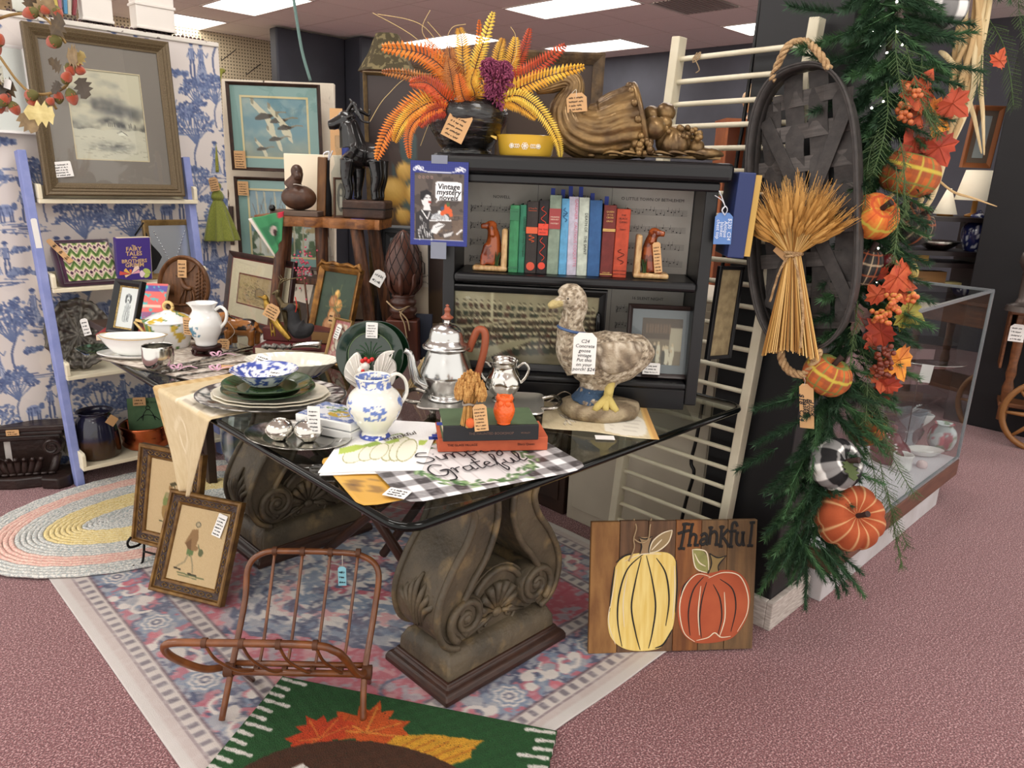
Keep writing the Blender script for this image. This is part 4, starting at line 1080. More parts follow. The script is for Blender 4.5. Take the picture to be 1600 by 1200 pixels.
p,s=stand_y(231,693,3.56,SHZ[3])
cop=mat('copper',(196,112,72),.26,1.0,col2=(168,84,52),nscale=14,bump=.15,bscale=30)
t=thing('copper_basket','wavy ribbed copper basket holding a green booklet','basket',p)
MB().lathe(sc([(0,0),(30,0),(33,1),(35,4),(33.5,9),(36,13),(34,18),(36.5,22),(35,27),(38,32),(36.5,34.5),(34.5,32),(32,4),(0,2)],s),48,rf=lambda a,z:1+.02*math.sin(7*a+z*60)).build('copper_body',cop,t,smooth=3)
bq=thing('green_booklet','thin green booklet with a line drawing standing in the copper basket','booklet',p+Vector((.01,.01,.012)),math.radians(-28))
hb=66*s;wb=58*s
MB().box((0,.03,hb/2),(wb,.008,hb),Tm(rx=-.12)).build('cover',mat('cover_green',(90,122,84),.7,col2=(78,108,74),nscale=20),bq,smooth=0)
q=MB();mz=Tm((0,.0245,0),rx=-.12)
for P in([(-.03,.10),(-.015,.13),(.0,.145),(.015,.13),(.03,.10)],[(-.05,.09),(-.02,.115),(.02,.112),(.05,.09)],[(-.02,.12),(-.025,.09)],[(.02,.12),(.03,.09)],[(-.01,.15),(0,.16),(.01,.15),(0,.14),(-.01,.15)]):q.tube(bez([(x,0,z)for x,z in P],4),.0014,4,m=mz)
q.build('line_drawing',mat('ink',(28,28,34),.6),bq,smooth=0)
lettering('cover_title','THE BE-IN BOOK',.014,mat('ink_green',(40,60,38),.6),bq,mz@Tm((0,-.001,hb*.86)),ext=.0003)
pricetag(bq,Tm((-.03,.02,hb*.84),rx=-.12),.055,.04,'kraft',2,7,cut=False)
m_=mat('capital_dark',(50,36,32),.32,col2=(36,26,24),nscale=12,bump=.3,bscale=40)
p=flo(38,752)
t=thing('carved_capital','dark carved wooden column capital bracket on the carpet','bracket',(p.x,p.y,0),math.radians(-28))
s=mpp(p)
b=MB()
for(w_,d_,z0,z1)in((.40,.10,.235,.262),(.36,.085,.215,.235),(.33,.07,.19,.215)):b.box((0,.03,(z0+z1)/2),(w_,d_,z1-z0))
b.box((0,.05,.12),(.26,.05,.16));b.build('abacus',m_,t,smooth=0,bev=.006)
for sx in(-1,1):
 q=MB();q.lathe([(0,-.014),(.036,-.012),(.040,0),(.040,.05),(0,.05)],20,Tm((sx*.135,-.02,.165),rx=-math.pi/2))
 q.tube([(sx*x,-.036,z)for x,z in spiral(.135,.165,.036,.006,0,9.5,26)],.006,5);q.build('volute',m_,t,smooth=.9)
 MB().tube([(sx*.15,-.01,.13),(sx*.13,-.02,.06),(sx*.10,-.02,.0)],[.016,.02,.014],8).build('flute',m_,t,smooth=3)
for k in range(-3,4):
 MB().tube(bez([(k*.012,-.02,.01),(k*.024,-.045,.07),(k*.030,-.05,.115),(k*.034,-.075,.13)],5),[.010,.013,.016,.017,.017,.016,.015,.015,.014,.014,.013,.012,.011,.010,.008,.005],6).build('acanthus_leaf',m_,t,smooth=3)
b=MB();P=[(-.19,-.02),(-.12,-.08),(0,-.10),(.1,-.085),(.10,-.11),(.17,-.13),(.21,-.10),(.24,.06),(-.18,.06)]
k=len(P);b.add([(x,y,.0)for x,y in P]+[(x*.97,y*.97,.05)for x,y in P],[tuple(range(k-1,-1,-1)),tuple(range(k,2*k))]+[(j,(j+1)%k,(j+1)%k+k,j+k)for j in range(k)]);b.build('base_shelf',m_,t,smooth=0,bev=.008)
q=MB()
for k in range(9):q.tube(bez([(-.12+k*.03,-.05,.05),(-.115+k*.03,-.065,.058),(-.10+k*.03,-.06,.056),(-.105+k*.03,-.045,.05)],4),.007,5)
q.build('leaf_border',m_,t,smooth=3)
pricetag(t,Tm((-.01,-.024,.225)),.05,.026,'kraft',2,4,cut=False)
fd=fitd(3.98,(362,560),(525,560),(341,124),(528,130),.1)
dm,dw,dh=fd
dr=thing('chippy_door','tall cream door of peeling paint behind the framed prints','door',mtx=dm)
dh0=dh
peel=mat('peeling_paint',(226,216,198),.8,col2=(70,54,46),nscale=16,nstretch=(2.2,1,.45),ndet=8,nlo=.62,nhi=.65,bump=.4,bscale=30)
zb=-dm.translation.z
slab(MB(),None,-dw/2,dw/2,0,.035,zb+.01,dh).build('door_leaf',peel,dr,smooth=0,bev=.004)
slab(MB(),None,-dw/2+.01,-dw/2+.04,-.008,0,dh*.42,dh*.56).build('lock_plate',mat('iron_rust',(58,42,36),.6),dr,smooth=0,bev=.004)
def geese():
 c=Cv(112,110,(116,152,168));f=c.fb(5,3);c.put(np.clip((f-.4)*2.4,0,1),(178,186,180),.8);c.put(np.clip((c.Y-.6)*2,0,1),(160,152,128),.75)
 wh,dk=(224,212,188),(74,62,54)
 def goose(x,y,s,a):
  ca,sa=math.cos(a),math.sin(a);T=lambda P:[(x+s*(u*ca-v*sa),y+s*(u*sa+v*ca))for u,v in P]
  c.poly(T([(-.05,0),(-.35,-.35),(-.38,-.62),(-.2,-.42),(.12,-.08)]),wh);c.poly(T([(.0,.02),(.18,.5),(.34,.62),(.30,.3),(.18,.0)]),wh)
  c.poly(T([(-.24,.05),(-.05,-.1),(.22,-.06),(.34,-.10),(.36,-.06),(.2,.07),(-.05,.13),(-.26,.14)]),dk)
  c.line(T([(.26,-.06),(.48,-.14),(.66,-.14)]),.016*s*3,(150,128,104));c.poly(T([(-.26,-.55),(-.38,-.62),(-.34,-.38),(-.27,-.36)]),(150,140,120))
 goose(.32,.30,.52,.0);goose(.54,.36,.46,.08);goose(.64,.48,.42,.1);goose(.48,.68,.36,.05);goose(.26,.86,.30,.05)
 return c
tealmat=mat('mat_teal',(142,172,172),.9);walnut=mat('frame_walnut',(66,44,34),.4,col2=(48,32,26),nscale=30)
gf=fitd(3.95,(365,268),(506,268),(353,127),(501,131),.1)
t=framed('geese_picture','framed print of geese in flight in a teal mat on the old door',gf,.016,.02,walnut,geese(),matw=(.055,.055),matcol=tealmat,inner=(.010,mat('mat_cream2',(226,206,160),.8)))
pricetag(t,Tm((-gf[1]*.40,-.024,.01)),.058,.085,'kraft',6,31,cut=False)
def winter():
 c=Cv(110,90,(122,150,172));c.put(np.clip(c.fb(6,4)*2-.7,0,1),(170,184,190),.7)
 c.put(c.Y>.62+.08*np.sin(c.X*5),(206,206,200));c.put((c.Y>.40)&(c.Y<.62)&(c.fb(7,2)>.42),(176,150,110),.9);c.put((c.Y>.70)&(np.abs(c.X-.4-c.Y*.3)<.07),(96,116,140));c.put((c.Y>.5)&(c.fb(10,5)>.56),(84,104,76),.9)
 for x in(.12,.24,.40,.58,.66,.80):c.line([(x,.95),(x+.015,.5),(x-.01,.02)],.022,(196,184,160));c.line([(x+.005,.4),(x+.10,.12)],.008,(110,92,76));c.line([(x,.5),(x-.08,.2)],.007,(110,92,76))
 return c
wf=fitd(3.95,(377,420),(516,420),(366,277),(512,279),.1)
t=framed('winter_picture','framed print of bare birches by a stream in a teal mat',wf,.016,.02,walnut,winter(),matw=(.055,.05),matcol=tealmat,inner=(.010,mat('mat_cream2',None)))
pricetag(t,Tm((-wf[1]*.40,-.024,wf[2]*.80)),.055,.07,'kraft',5,32,cut=False)
tg=thing('curtain_tassel','large olive green curtain tassel on a looped cord','tassel',atd(338,300,3.80),FACE)
s=mpp(tg.location);olv=mat('tassel_olive',(134,140,52),.75,col2=(104,112,38),nscale=60,nstretch=(8,8,.6),sheen=.4)
q=MB()
for off in(-3,4):q.tube(bez([(x*s,y,z*s)for x,y,z in[(-1+off,0,30),(-2+off*1.2,.01,90),(2+off*1.5,.03,150),(8+off,.05,176),(12,.09,180)]],8),3.4*s,8)
q.build('cord',mat('tassel_cord',(150,150,62),.7,bump=.8,bscale=200),tg,smooth=3)
MB().lathe(sc(sprof([(0,14),(6,13),(8,8),(6,3),(9,-1),(11,-8),(8,-13),(9,-16),(0,-16)]),s),20).build('knob',olv,tg,smooth=3)
MB().lathe(sc(sprof([(8,-12),(13,-22),(20,-42),(28,-68),(26,-71),(10,-66),(0,-60)]),s),60,rf=lambda a,z:1+.13*math.sin(9*a)*min(1,max(0,-z/(50*s)))+.05*math.sin(23*a)).build('skirt',olv,tg,smooth=3)
pricetag(tg,Tm((4*s,-12*s,2*s),ry=-.2),.045,.065,'kraft',5,33)
# ================================================================== autumn bud vine hanging across the top left corner
vine=thing('bud_vine','twig vine of orange velvet buds and oak leaves hanging at top left','garland',atd(70,140,2.55),FACE)
_vs=mpp(vine.location);_vo=(70,140)
def V2(px,py,d=0.0):return((px-_vo[0])*_vs,d,-(py-_vo[1])*_vs)
twig=mat('vine_twig',(150,120,72),.7,bump=.5,bscale=120)
for P in([(-60,70),(-20,88),(0,92),(14,108),(30,128),(48,144),(70,147),(95,138),(106,126),(110,110),(124,90),(134,88)],[(-30,40),(0,42),(30,34),(60,32),(86,38),(104,58),(112,72)],[(74,147),(78,160),(82,168)],[(0,92),(-6,120),(4,150),(14,156)],[(62,32),(78,24),(88,20),(100,26)],[(-10,10),(2,20),(4,40)]):
 MB().tube(bez([V2(x,y,.01*math.sin(i))for i,(x,y)in enumerate(P)],8),2.2*_vs,6).build('twig',twig,vine,smooth=3)
budm=mat('bud_orange',(214,92,40),.75,col2=(178,62,30),nscale=60,nstretch=(6,6,.5),bump=.6,bscale=120,sheen=.4);capm=mat('bud_cap',(112,108,56),.8,col2=(84,78,44),nscale=40)
_bud=None
for i,(x,y,r,a)in enumerate([(6,40,11,.6),(4,10,10,0),(69,33,10,-1.2),(88,27,8,1.2),(105,29,8,.4),(99,72,11,-1.3),(126,96,9,1.0),(129,110,8,1.4),(113,122,9,2.4),(117,110,8,.5),(112,150,10,.2),(54,150,10,-1.4),(52,158,9,.7),(91,150,8,3.0),(83,158,7,2.2),(12,72,9,2.5),(2,82,10,.3),(12,158,10,2.5),(22,170,9,.4),(-4,168,9,0)]):
 if _bud is None:
  q=MB();q.lathe(sprof([(0,-1),(.55,-.85),(.95,-.3),(.85,.35),(.35,.95),(0,1.05)],4),14,rf=lambda a_,z:1+.10*math.sin(7*a_));_bud=q.build('bud',budm,vine,smooth=3)
  q=MB();q.lathe(sprof([(0,-1.25),(.3,-1.15),(.75,-.75),(1.0,-.25),(.9,-.3),(.5,-.7)],3),10,rf=lambda a_,z:1+.12*math.sin(5*a_));cap_=q.build('bud_cap',capm,_bud,smooth=3);o=_bud
 else:o=clone(_bud,vine)
 o.matrix_local=Tm(V2(x,y,-.012+.012*math.sin(i*2.1)),ry=-a+math.pi,rx=.3*math.sin(i))@Matrix.Diagonal((r*_vs*.92,r*_vs*.92,r*_vs*1.12,1))
def oak_leaf(b,s,curl=.25):
 P=[(0,0),(.10,.05),(.34,.10),(.22,.24),(.46,.34),(.26,.46),(.44,.60),(.22,.68),(.26,.86),(0,1.0)]
 R=[(-x,z)for x,z in P[::-1]]
 def f(x,z):return(x*s,-curl*s*(z-.5)**2+abs(x)*curl*s*.5,z*s)
 L=[f(x,z)for x,z in P];Rr=[f(-x,z)for x,z in P];n=len(P)
 mid=[f(0,z)for x,z in P]
 b.add(L+mid,[(i,i+1,n+i+1,n+i)for i in range(n-1)]);b.add(mid+Rr,[(i,i+1,n+i+1,n+i)for i in range(n-1)]);return b
lfm=[mat('leaf_bronze',(92,74,46),.5,col2=(66,52,36),nscale=40),mat('leaf_khaki',(150,126,88),.5,col2=(112,90,60),nscale=30),mat('leaf_straw',(226,210,148),.55,col2=(200,180,116),nscale=30),mat('leaf_darkoak',(62,50,36),.45)]
for x,y,sz,a,k in[(98,62,42,.9,0),(118,92,40,1.6,1),(105,112,26,-.9,0),(132,122,34,2.8,3),(88,178,44,-1.5,2),(30,132,40,-2.2,0),(76,30,34,1.1,1),(64,26,26,.5,0),(20,30,30,.2,1),(-2,110,40,2.6,3),(32,178,36,2.4,1),(126,100,24,.9,2),(100,128,22,-2.6,3),(10,136,40,-2.9,3)]:
 oak_leaf(MB(),sz*_vs).build('oak_leaf',lfm[k],vine,Tm(V2(x,y,-.02),ry=a,rz=.5*math.sin(x),rx=.2),smooth=0,solid=.0006)
pricetag(vine,Tm(V2(20,142,-.03),ry=.3),.022,.03,'white',0,1)
# ================================================================== things on the glass, left half
china=mat('china_white',(236,236,232),.12,coat=.6,spec=.6);silver=mat('silver',(206,204,198),.14,1.0);pewter=mat('silver_aged',(176,172,164),.2,1.0,col2=(120,114,106),nscale=30,bump=.3,bscale=70)
glz=mat('glaze_print',attr=True,rough=.12,coat=.6)
def at_(cx,ybot,rpx,z=TZ,rz=FACE):
 p,s=stand(cx,ybot,rpx,z);return Tm(p,rz=rz),s
ct=thing('console_table','narrow dark console table behind the glass table under the elk plaque','table',(.90,2.885,0));dkw=mat('console_wood',(58,40,32),.5,col2=(44,30,26),nscale=10)
slab(MB(),None,0,.95,0,.52,.722,.7505).build('top',dkw,ct,smooth=0,bev=.003)
for x_ in(.35,.92):
 for y_ in(.25,.5):slab(MB(),None,x_-.018,x_+.018,y_-.018,y_+.018,0,.722).build('leg',dkw,ct,smooth=0)
def mat_weave():
 c=Cv(120,70,(206,196,182));c.put(c.fb(40,2,2,(1,3))>.52,(120,100,88),.7);c.put(c.fb(60,4,2,(1,4))>.58,(230,224,214),.8);d=np.minimum(np.minimum(c.X,1-c.X),np.minimum(c.Y,1-c.Y));c.put(d<.02,(90,80,74),.8);return c
def quad_sheet(cv,name,mt_,tl,tr,br,bl,z,thick=.001,wob=0.0):
 A,B,D,E_=[np.array(onz(*q,z))for q in(tl,tr,br,bl)]
 def fn(U,V):
  u,v=U[...,None],V[...,None];P=(A*(1-u)+B*u)*(1-v)+(E_*(1-u)+D*u)*v
  if wob:P[...,2]+=wob*(np.sin(U*9+V*4)*.5+.5)
  return P
 return cv.sheet(name,mt_,1,1,fn=fn,thick=thick)
setp(quad_sheet(mat_weave(),'table_mat',mat('linen_print',attr=True,rough=.95),(150,560),(300,530),(402,560),(322,600),TZ+.002),'flecked beige mat under the silver flatware','placemat')
orn=mat('silver_ornate',(168,164,158),.28,1.0,col2=(88,84,80),nscale=60,bump=.7,bscale=140)
fl_l=['ornate silver knife with a pink bow nearest the table edge','long silver serving blade beside the orange tag','ornate silver spoon laid behind the silver cup','silver fork in the middle of the flatware','silver knife pointing to the red books','ornate silver ladle handle below the white pitcher','thin silver butter knife behind the ladle','silver flatware piece farthest back by the brown dog']
for i,(x0,y0,x1,y1,w)in enumerate([(252,582,330,570,5),(275,588,388,572,3),(262,573,360,556,4),(285,578,392,564,3),(300,570,398,552,3),(315,562,390,548,4.5),(330,558,402,545,2.5),(345,552,404,540,3)]):
 a,b_=onz(x0,y0,TZ+.008),onz(x1,y1,TZ+.008);s=mpp(a);d=b_-a;m_=frame_to(a,b_)
 t=thing('silver_flatware',fl_l[i],'flatware',a,group='ornate silver flatware');mm=Matrix.Translation(-a)@m_;L=d.length
 MB().lathe([(r*w*s*.62,z*L)for r,z in[(0,0),(.8,.004),(1.2,.05),(.8,.12),(1.0,.2),(.75,.3),(1.0,.42),(.6,.5)]],10,mm@Tm(s=(.6,1,1))).build('handle',orn,t,smooth=3)
 MB().box((0,0,L*.75),(.003,w*s*1.2,L*.5),mm,taper=.5).build('blade',silver,t,smooth=0,bev=.001)
 if i in(0,1,5):
  q=MB();rb=mat('ribbon_pink',(224,176,200),.5)
  c_=mm@Vector((0,0,L*(.32 if i!=1 else .55)))
  for k in(-1,1):q.tube(bez([c_,c_+Vector((.006*k,.007,.014)),c_+Vector((.018*k,.012,.014)),c_+Vector((.012*k,.003,.004)),c_],6),.004,6,flat=.25)
  q.tube(bez([c_,c_+Vector((.03,-.01,.010)),c_+Vector((.055,-.02,.002))],6),.004,6,flat=.25);q.build('ribbon',rb,t,smooth=3)
  if i==1:pricetag(t,Matrix.Translation(-a)@Tm(onz(352,578,TZ+.004),rz=FACE,rx=-1.35),.05,.035,'kraft',0,1,cut=False)
m_,s=at_(212,573,52,rz=FACE+.1)
t=thing('gravy_boat','white gravy boat with attached saucer at the table corner','gravy boat',mtx=m_)
MB().lathe(sc([(0,1),(30,1),(45,4),(56,8),(56,9),(44,6),(0,4)],s),48,Tm(s=(1,.55,1))).build('saucer',china,t,smooth=3)
MB().lathe(sc(sprof([(20,5),(30,9),(40,20),(47,33),(48,35),(46,34),(38,20),(20,10),(0,9)],4),s),56,Tm(s=(1,.52,1)),rf=lambda a,z:1+.10*max(0,-math.cos(a))**6*(z/(35*s))).build('bowl',china,t,smooth=3)
MB().tube([(x*s,y*s,z*s)for x,y,z in[(50*math.cos(a),26*math.sin(a),35.5+2*math.cos(2*a))for a in np.linspace(0,6.28,50)]],.0012,5).build('gold_rim',mat('gold_line',(206,170,90),.3,.8),t,smooth=3)
m_,s=at_(249,583,14)
t=thing('silver_cup','small round-bottomed polished silver cup before the gravy boat','cup',mtx=m_)
MB().lathe(sc(sprof([(0,0),(10,1),(19,7),(23,18),(23,32),(22.6,38),(22,38),(21.5,20),(16,8),(0,4)],4),s),40).build('cup_body',silver,t,smooth=3)
m_,s=at_(268,548,26)
t=thing('sugar_tureen','white lidded tureen painted with lemons and leaves','tureen',mtx=m_)
def leafy(co,sd=0,cols=((206,176,60),(90,132,70)),thr=(.63,.62)):
 a=fbm(co,26,sd)[:,None];b_=fbm(co*np.array([1,1,.6]),38,sd+7)[:,None];out=np.full((len(co),3),238.0)
 out=np.where(b_>thr[1],np.array([cols[1]]),out);return np.where(a>thr[0],np.array([cols[0]]),out)
o=MB().lathe(sc(sprof([(24,0),(27,2),(30,12),(35,26),(37,36),(37,40),(35,41),(33,30),(0,10)],6),s),64,Tm(s=(1,.95,1))).build('bowl',glz,t,smooth=3);tint(o,lambda co:leafy(co))
o=MB().lathe(sc(sprof([(38,40),(38,42),(32,45),(22,50),(10,54),(6,56),(0,56.5)],6),s),64).build('lid',glz,t,smooth=3);tint(o,lambda co:leafy(co,3))
MB().tube([(7*s*math.cos(a),0,(63+7*math.sin(a))*s)for a in np.linspace(0,6.28,20)],2.6*s,8).build('knob',mat('gold_porcelain',(216,184,120),.2,.3),o,Tm(),smooth=3)
for sx in(-1,1):MB().tube([(sx*36*s,0,36*s),(sx*52*s,0,40*s),(sx*54*s,0,37*s),(sx*42*s,0,22*s),(sx*35*s,0,16*s)],2.6*s,6).build('handle',MATS['gold_porcelain'],t,smooth=3)
m_,s=at_(324,559,20)
t=thing('carved_stand','small dark carved wood stand under the white pitcher','stand',mtx=m_)
rw=mat('rosewood',(62,24,22),.3,col2=(40,16,16),nscale=20)
b=MB().lathe(sc([(0,8),(20,8),(22,10),(23,13),(22,15),(0,15)],s),28,Tm(s=(1,.85,1)));b.lathe(sc([(20,0),(22,0),(23,3),(18,4),(16,3)],s),28,Tm(s=(1,.85,1)))
for k in range(6):a=k*1.047;b.tube([(20*s*math.cos(a),17*s*math.sin(a),9*s),(23*s*math.cos(a),19*s*math.sin(a),5*s),(21*s*math.cos(a),18*s*math.sin(a),0)],2.4*s,6)
b.build('stand_body',rw,t,smooth=.9)
t=thing('white_pitcher','white china pitcher with a scalloped lip and small teal flowers','pitcher',mtx=m_@Tm((0,0,15.6*s*1.03)))
o=MB().lathe(sc(sprof([(15,0),(16,2),(17,8),(23,20),(25,32),(22,44),(17,52),(18,58),(22,63),(21,62),(16,53),(18,42),(0,10)],6),s),72,rf=lambda a,z:1+(.10*math.cos(a-math.pi)+.03*math.sin(6*a))*max(0,(z/s-50)/14)).build('pitcher_body',glz,t,smooth=3)
tint(o,lambda co:np.where((fbm(co,60,5)[:,None]>.55)&(np.hypot(co[:,0:1]+8*s,(co[:,2:3]-22*s))<11*s)&(co[:,1:2]<0),np.array([[84,134,160]]),np.array([[236,236,234]])))
MB().tube(bez([(x*s,0,z*s)for x,z in[(17,55),(26,60),(34,52),(32,38),(22,26)]],6),2.6*s,8).build('handle',china,t,smooth=3)
pricetag(t,Tm((-21*s,-16*s,18*s),rz=-.3),.032,.06,'kraft',6,71,cut=False)
p=tab(146,552);t=thing('glass_dish','pale green pressed glass dish at the far left table corner','dish',p,FACE)
s=mpp(p);MB().lathe(sc([(0,0),(14,0),(24,9),(25,10),(23,9),(13,2),(0,1)],s),24,rf=lambda a,z:1+.03*math.sin(12*a)).build('dish',glassmat('green_glass',(176,206,188),1.5),t,smooth=3)
p=tab(192,528);t=thing('red_book','thin red book lying flat under the framed dog print','book',p,FACE+.25);s=mpp(p)
MB().box((0,.02,.012),(66*s,.13,.024)).build('cover',mat('cloth_red',(146,48,52),.7),t,smooth=0,bev=.002);MB().box((.002,.018,.012),(66*s,.13,.019)).build('pages',mat('page_block',None),t,smooth=0)
def spaniel():
 c=Cv(54,100,(236,234,238));g=(70,70,78)
 c.ell(.5,.22,.14,.08,(150,150,156));c.ell(.38,.28,.07,.11,g);c.ell(.63,.28,.07,.11,g);c.ell(.5,.29,.09,.07,(226,226,230));c.ell(.5,.31,.04,.02,(40,40,44));c.ell(.44,.22,.025,.014,(30,30,34));c.ell(.57,.22,.025,.014,(30,30,34))
 c.poly(bz2([(.42,.38),(.60,.38),(.70,.60),(.72,.80),(.60,.86),(.36,.86),(.30,.76),(.34,.56),(.42,.38)],4),(196,196,202))
 for k in range(60):r_=random.Random(k);x,y=.34+.36*r_.random(),.42+.42*r_.random();c.line([(x,y),(x+.01,y+.03)],.018,(110,110,118)if x>.52 else(160,160,166))
 for x in(.42,.55):c.line([(x,.62),(x,.84)],.05,(226,226,230));c.line([(x+.03,.62),(x+.03,.84)],.015,g)
 c.line([(.28,.88),(.76,.88)],.012,(150,150,156));return c
df=fit(TZ+.026,(172,520),(214,527),(186,437),(230,441))
framed('dog_print','black framed pencil drawing of a sitting spaniel with gold beading',df,.022,.02,blkf if 'blkf' in globals()else mat('frame_black',(18,18,20),.35),spaniel(),liner=(.006,mat('gold_bead',(186,156,92),.4,.6,col2=(120,96,52),nscale=120)))
pf2=fit(TZ+.01,(205,498),(252,500),(218,440),(262,446))
t=thing('bright_paperback','pink and turquoise patterned paperback behind the tureen','book',mtx=pf2[0])
c=Cv(40,54,(236,110,104));c.rect(0,.8,1,1,(150,96,140));c.rect(0,.05,1,.22,(96,84,160));c.put(c.fb(7,3)>.58,(80,190,190));c.rect(.1,.6,.9,.66,(240,200,180));c.sheet('front_cover',mat('print',attr=True,rough=.5),pf2[1],pf2[2],t,Tm((0,-.0005,0)))
slab(MB(),None,-pf2[1]/2,pf2[1]/2,0,.018,0,pf2[2]).build('pages',MATS['page_block'],t,smooth=0)
op_,s=stand(289,503,20);R_,Rz=40.5*s,48*s
opm=Tm(op_+Vector((.03,.06,0)),rz=FACE)@Tm((0,0,Rz*1.0),rx=-.14)
t=thing('oval_plaque','oval carved wooden plaque of an elk with a paper tag','plaque',mtx=opm)
pq=mat('plaque_wood',(116,76,44),.45,col2=(88,56,32),nscale=14,nstretch=(6,1,1),bump=.2)
MB().lathe([(0,0),(.86,0),(.90,-.14),(.95,-.18),(1,-.12),(1,.1),(0,.1)],56,Tm(rx=-math.pi/2)@Tm(s=(R_,Rz,.08))).build('oval_board',pq,t,smooth=.8,fix=True)
b=MB();E2=lambda x,z,d=-.004:Vector((x*R_,d,z*Rz))
b.tube(bez([E2(-.10,.30),E2(.0,.05),E2(.12,-.05),E2(.32,-.08)],6),[.010,.010,.011,.012,.013,.015,.016,.017,.018,.018,.018,.018,.018,.018,.017,.017,.016,.016,.014],8,flat=.6)
b.tube([E2(-.08,.28),E2(-.22,.36),E2(-.28,.33)],[.010,.009,.005],8,flat=.6)
for x0,x1 in((.02,-.14),(.10,.04),(.28,.30),(.34,.42)):b.tube([E2(x0,-.12),E2(x1,-.38),E2(x1-.02,-.62)],[.008,.005,.004],6,flat=.6)
for k in range(5):b.tube(bez([E2(-.12,.38),E2(.10+k*.04,.42+.02*k),E2(.2+k*.06,.5+.05*k)],4),.003,5)
b.build('elk',pq,t,smooth=3)
b=MB()
for x in(.62,.74):b.tube([E2(x,-.5),E2(x-.02,.62)],.003,5)
for k in range(8):b.tube([E2(.68,.55-k*.12),E2(.5-.01*k,.40-k*.12)],.0022,4);b.tube([E2(.68,.55-k*.12),E2(.84,.42-k*.12)],.0022,4)
for k in range(7):b.tube([E2(-.7+.05*k,-.3),E2(-.7+.05*k,.0+.03*(k%3))],.0018,4)
b.tube(bez([E2(-.8,-.5),E2(-.3,-.62),E2(.3,-.58),E2(.75,-.52)],5),.006,5);b.build('carved_trees',pq,t,smooth=3)
pricetag(t,Tm((-.0,-.016,Rz*.28)),.038,.075,'kraft',4,72,cut=False)
m_,s=at_(378,547,25)
t=thing('dog_figurine','brown and black ceramic dog figurine before the etching','figurine',mtx=m_)
G=lambda x,y,z:Vector((x*s,y*s,z*s))
b=MB();b.tube(bez([G(-18,0,34),G(-4,0,30),G(14,0,30),G(24,0,26)],5),[13*s]*6+[14*s]*6+[12*s]*4,12);b.sph(G(-26,-4,42),(14*s,12*s,12*s),12,8);b.tube([G(-30,-6,38),G(-38,-9,36)],[9*s,7*s],8)
for x,y in((-18,-7),(-14,8),(18,-7),(22,8)):b.tube([G(x,y,26),G(x,y,12),G(x-1,y,3)],[7*s,5*s,6*s],8)
b.tube([G(-22,-12,50),G(-18,-14,42)],[4*s,5*s],6);b.tube([G(-26,6,52),G(-22,10,44)],[4*s,5*s],6);b.tube([G(26,0,28),G(34,0,22)],[4*s,2*s],6)
o=b.build('dog_body',mat('glaze_dog',attr=True,rough=.2,coat=.5),t,remesh=.004,smooth=3)
tint(o,lambda co:np.where((co[:,2:3]>28*s)&(fbm(co,22,3)[:,None]>.42)&(co[:,0:1]>-18*s),np.array([[34,28,26]]),np.array([[150,96,46]]))*(0.8+.4*fbm(co,60,8)[:,None]))
pricetag(t,Tm(G(-22,-22,-1),rx=-.5),.045,.04,'kraft',4,73,string=[G(-16,-14,44),G(-4,-16,26),G(-16,-22,12)])
m2,s=at_(392,545,14)
b=MB();b.grid(lambda u,v:((u-.5)*40*s,(v-.5)*30*s,(14*math.sin(u*3.1)*math.sin(v*3.1)*(1+.3*math.sin(u*17+v*9)))*s),14,10,m=Tm((.03,.05,0)))
t=b.build('tissue_paper',mat('tissue',(226,222,214),.8),None,m2,smooth=0,solid=.001);setp(t,'crumpled white tissue paper behind the brown dog','paper')
p=tab(455,556);s=mpp(p)
t=thing('maroon_book','wide maroon book lying flat under the silver scoop','book',p+Vector((0,0,.0)),FACE-.12)
MB().box((0,.07,.014),(120*s,.17,.028)).build('cover',mat('cloth_maroon',(104,36,36),.6,col2=(84,28,30),nscale=20),t,smooth=0,bev=.003)
MB().box((.006,.07,.014),(116*s,.172,.021)).build('pages',MATS['page_block'],t,smooth=0)
t=thing('maroon_box','maroon leather book box with a tan edge under the brass bird','box',p+Vector((.105,.105,.029)),FACE-.12);
MB().box((0,.0,.024),(112*s,.12,.048)).build('case',mat('leather_maroon',(96,40,36),.5,col2=(74,30,28),nscale=14),t,smooth=0,bev=.003)
MB().box((112*s*.5-.03,-.0605,.024),(.075,.001,.04)).build('side_panel',mat('box_tan',(150,116,72),.7),t,smooth=0)
bxz=TZ+.029+.049
m_,s=at_(452,549,6,z=TZ+.031)
t=thing('silver_scoop','ornate silver crumb scoop lying on the maroon book','scoop',mtx=m_@Tm((0,.0,.004),rz=.1))
MB().tube([(x*s,0,(4+.6*math.sin(x))*s)for x in range(-42,6,3)],[s*(4+1.5*math.sin(x*.5))for x in range(-42,6,3)],8).build('handle',orn,t,smooth=3)
b=MB();b.grid(lambda u,v:((4+u*44)*s,(v-.5)*34*s*(.5+.6*u),(2+9*abs(v-.5)**2*4*(.5+.5*u)+2*math.sin(u*3))*s),10,10);b.build('pan',silver,t,smooth=3,solid=.0015)
def perch(cx,yb,r):return at_(cx,yb,r,z=bxz)
m_,s=perch(432,530,8)
t=thing('brass_bird','small brass bird with long tail on the maroon box','figurine',mtx=m_);G=lambda x,y,z:Vector((x*s,y*s,z*s));brass=mat('brass',(176,142,66),.3,.9,col2=(130,100,44),nscale=30)
b=MB();b.tube(bez([G(-14,0,62),G(-12,0,52),G(-8,0,40),G(2,-2,24),G(18,-6,6),G(24,-8,0)],5),np.interp(np.linspace(0,1,26),[0,.1,.35,.6,1],[5,4,8,6,4])*s,10);b.sph(G(-15,0,63),5*s,8,6);b.tube([G(-19,0,63),G(-28,-2,65)],[2.5*s,.6*s],6)
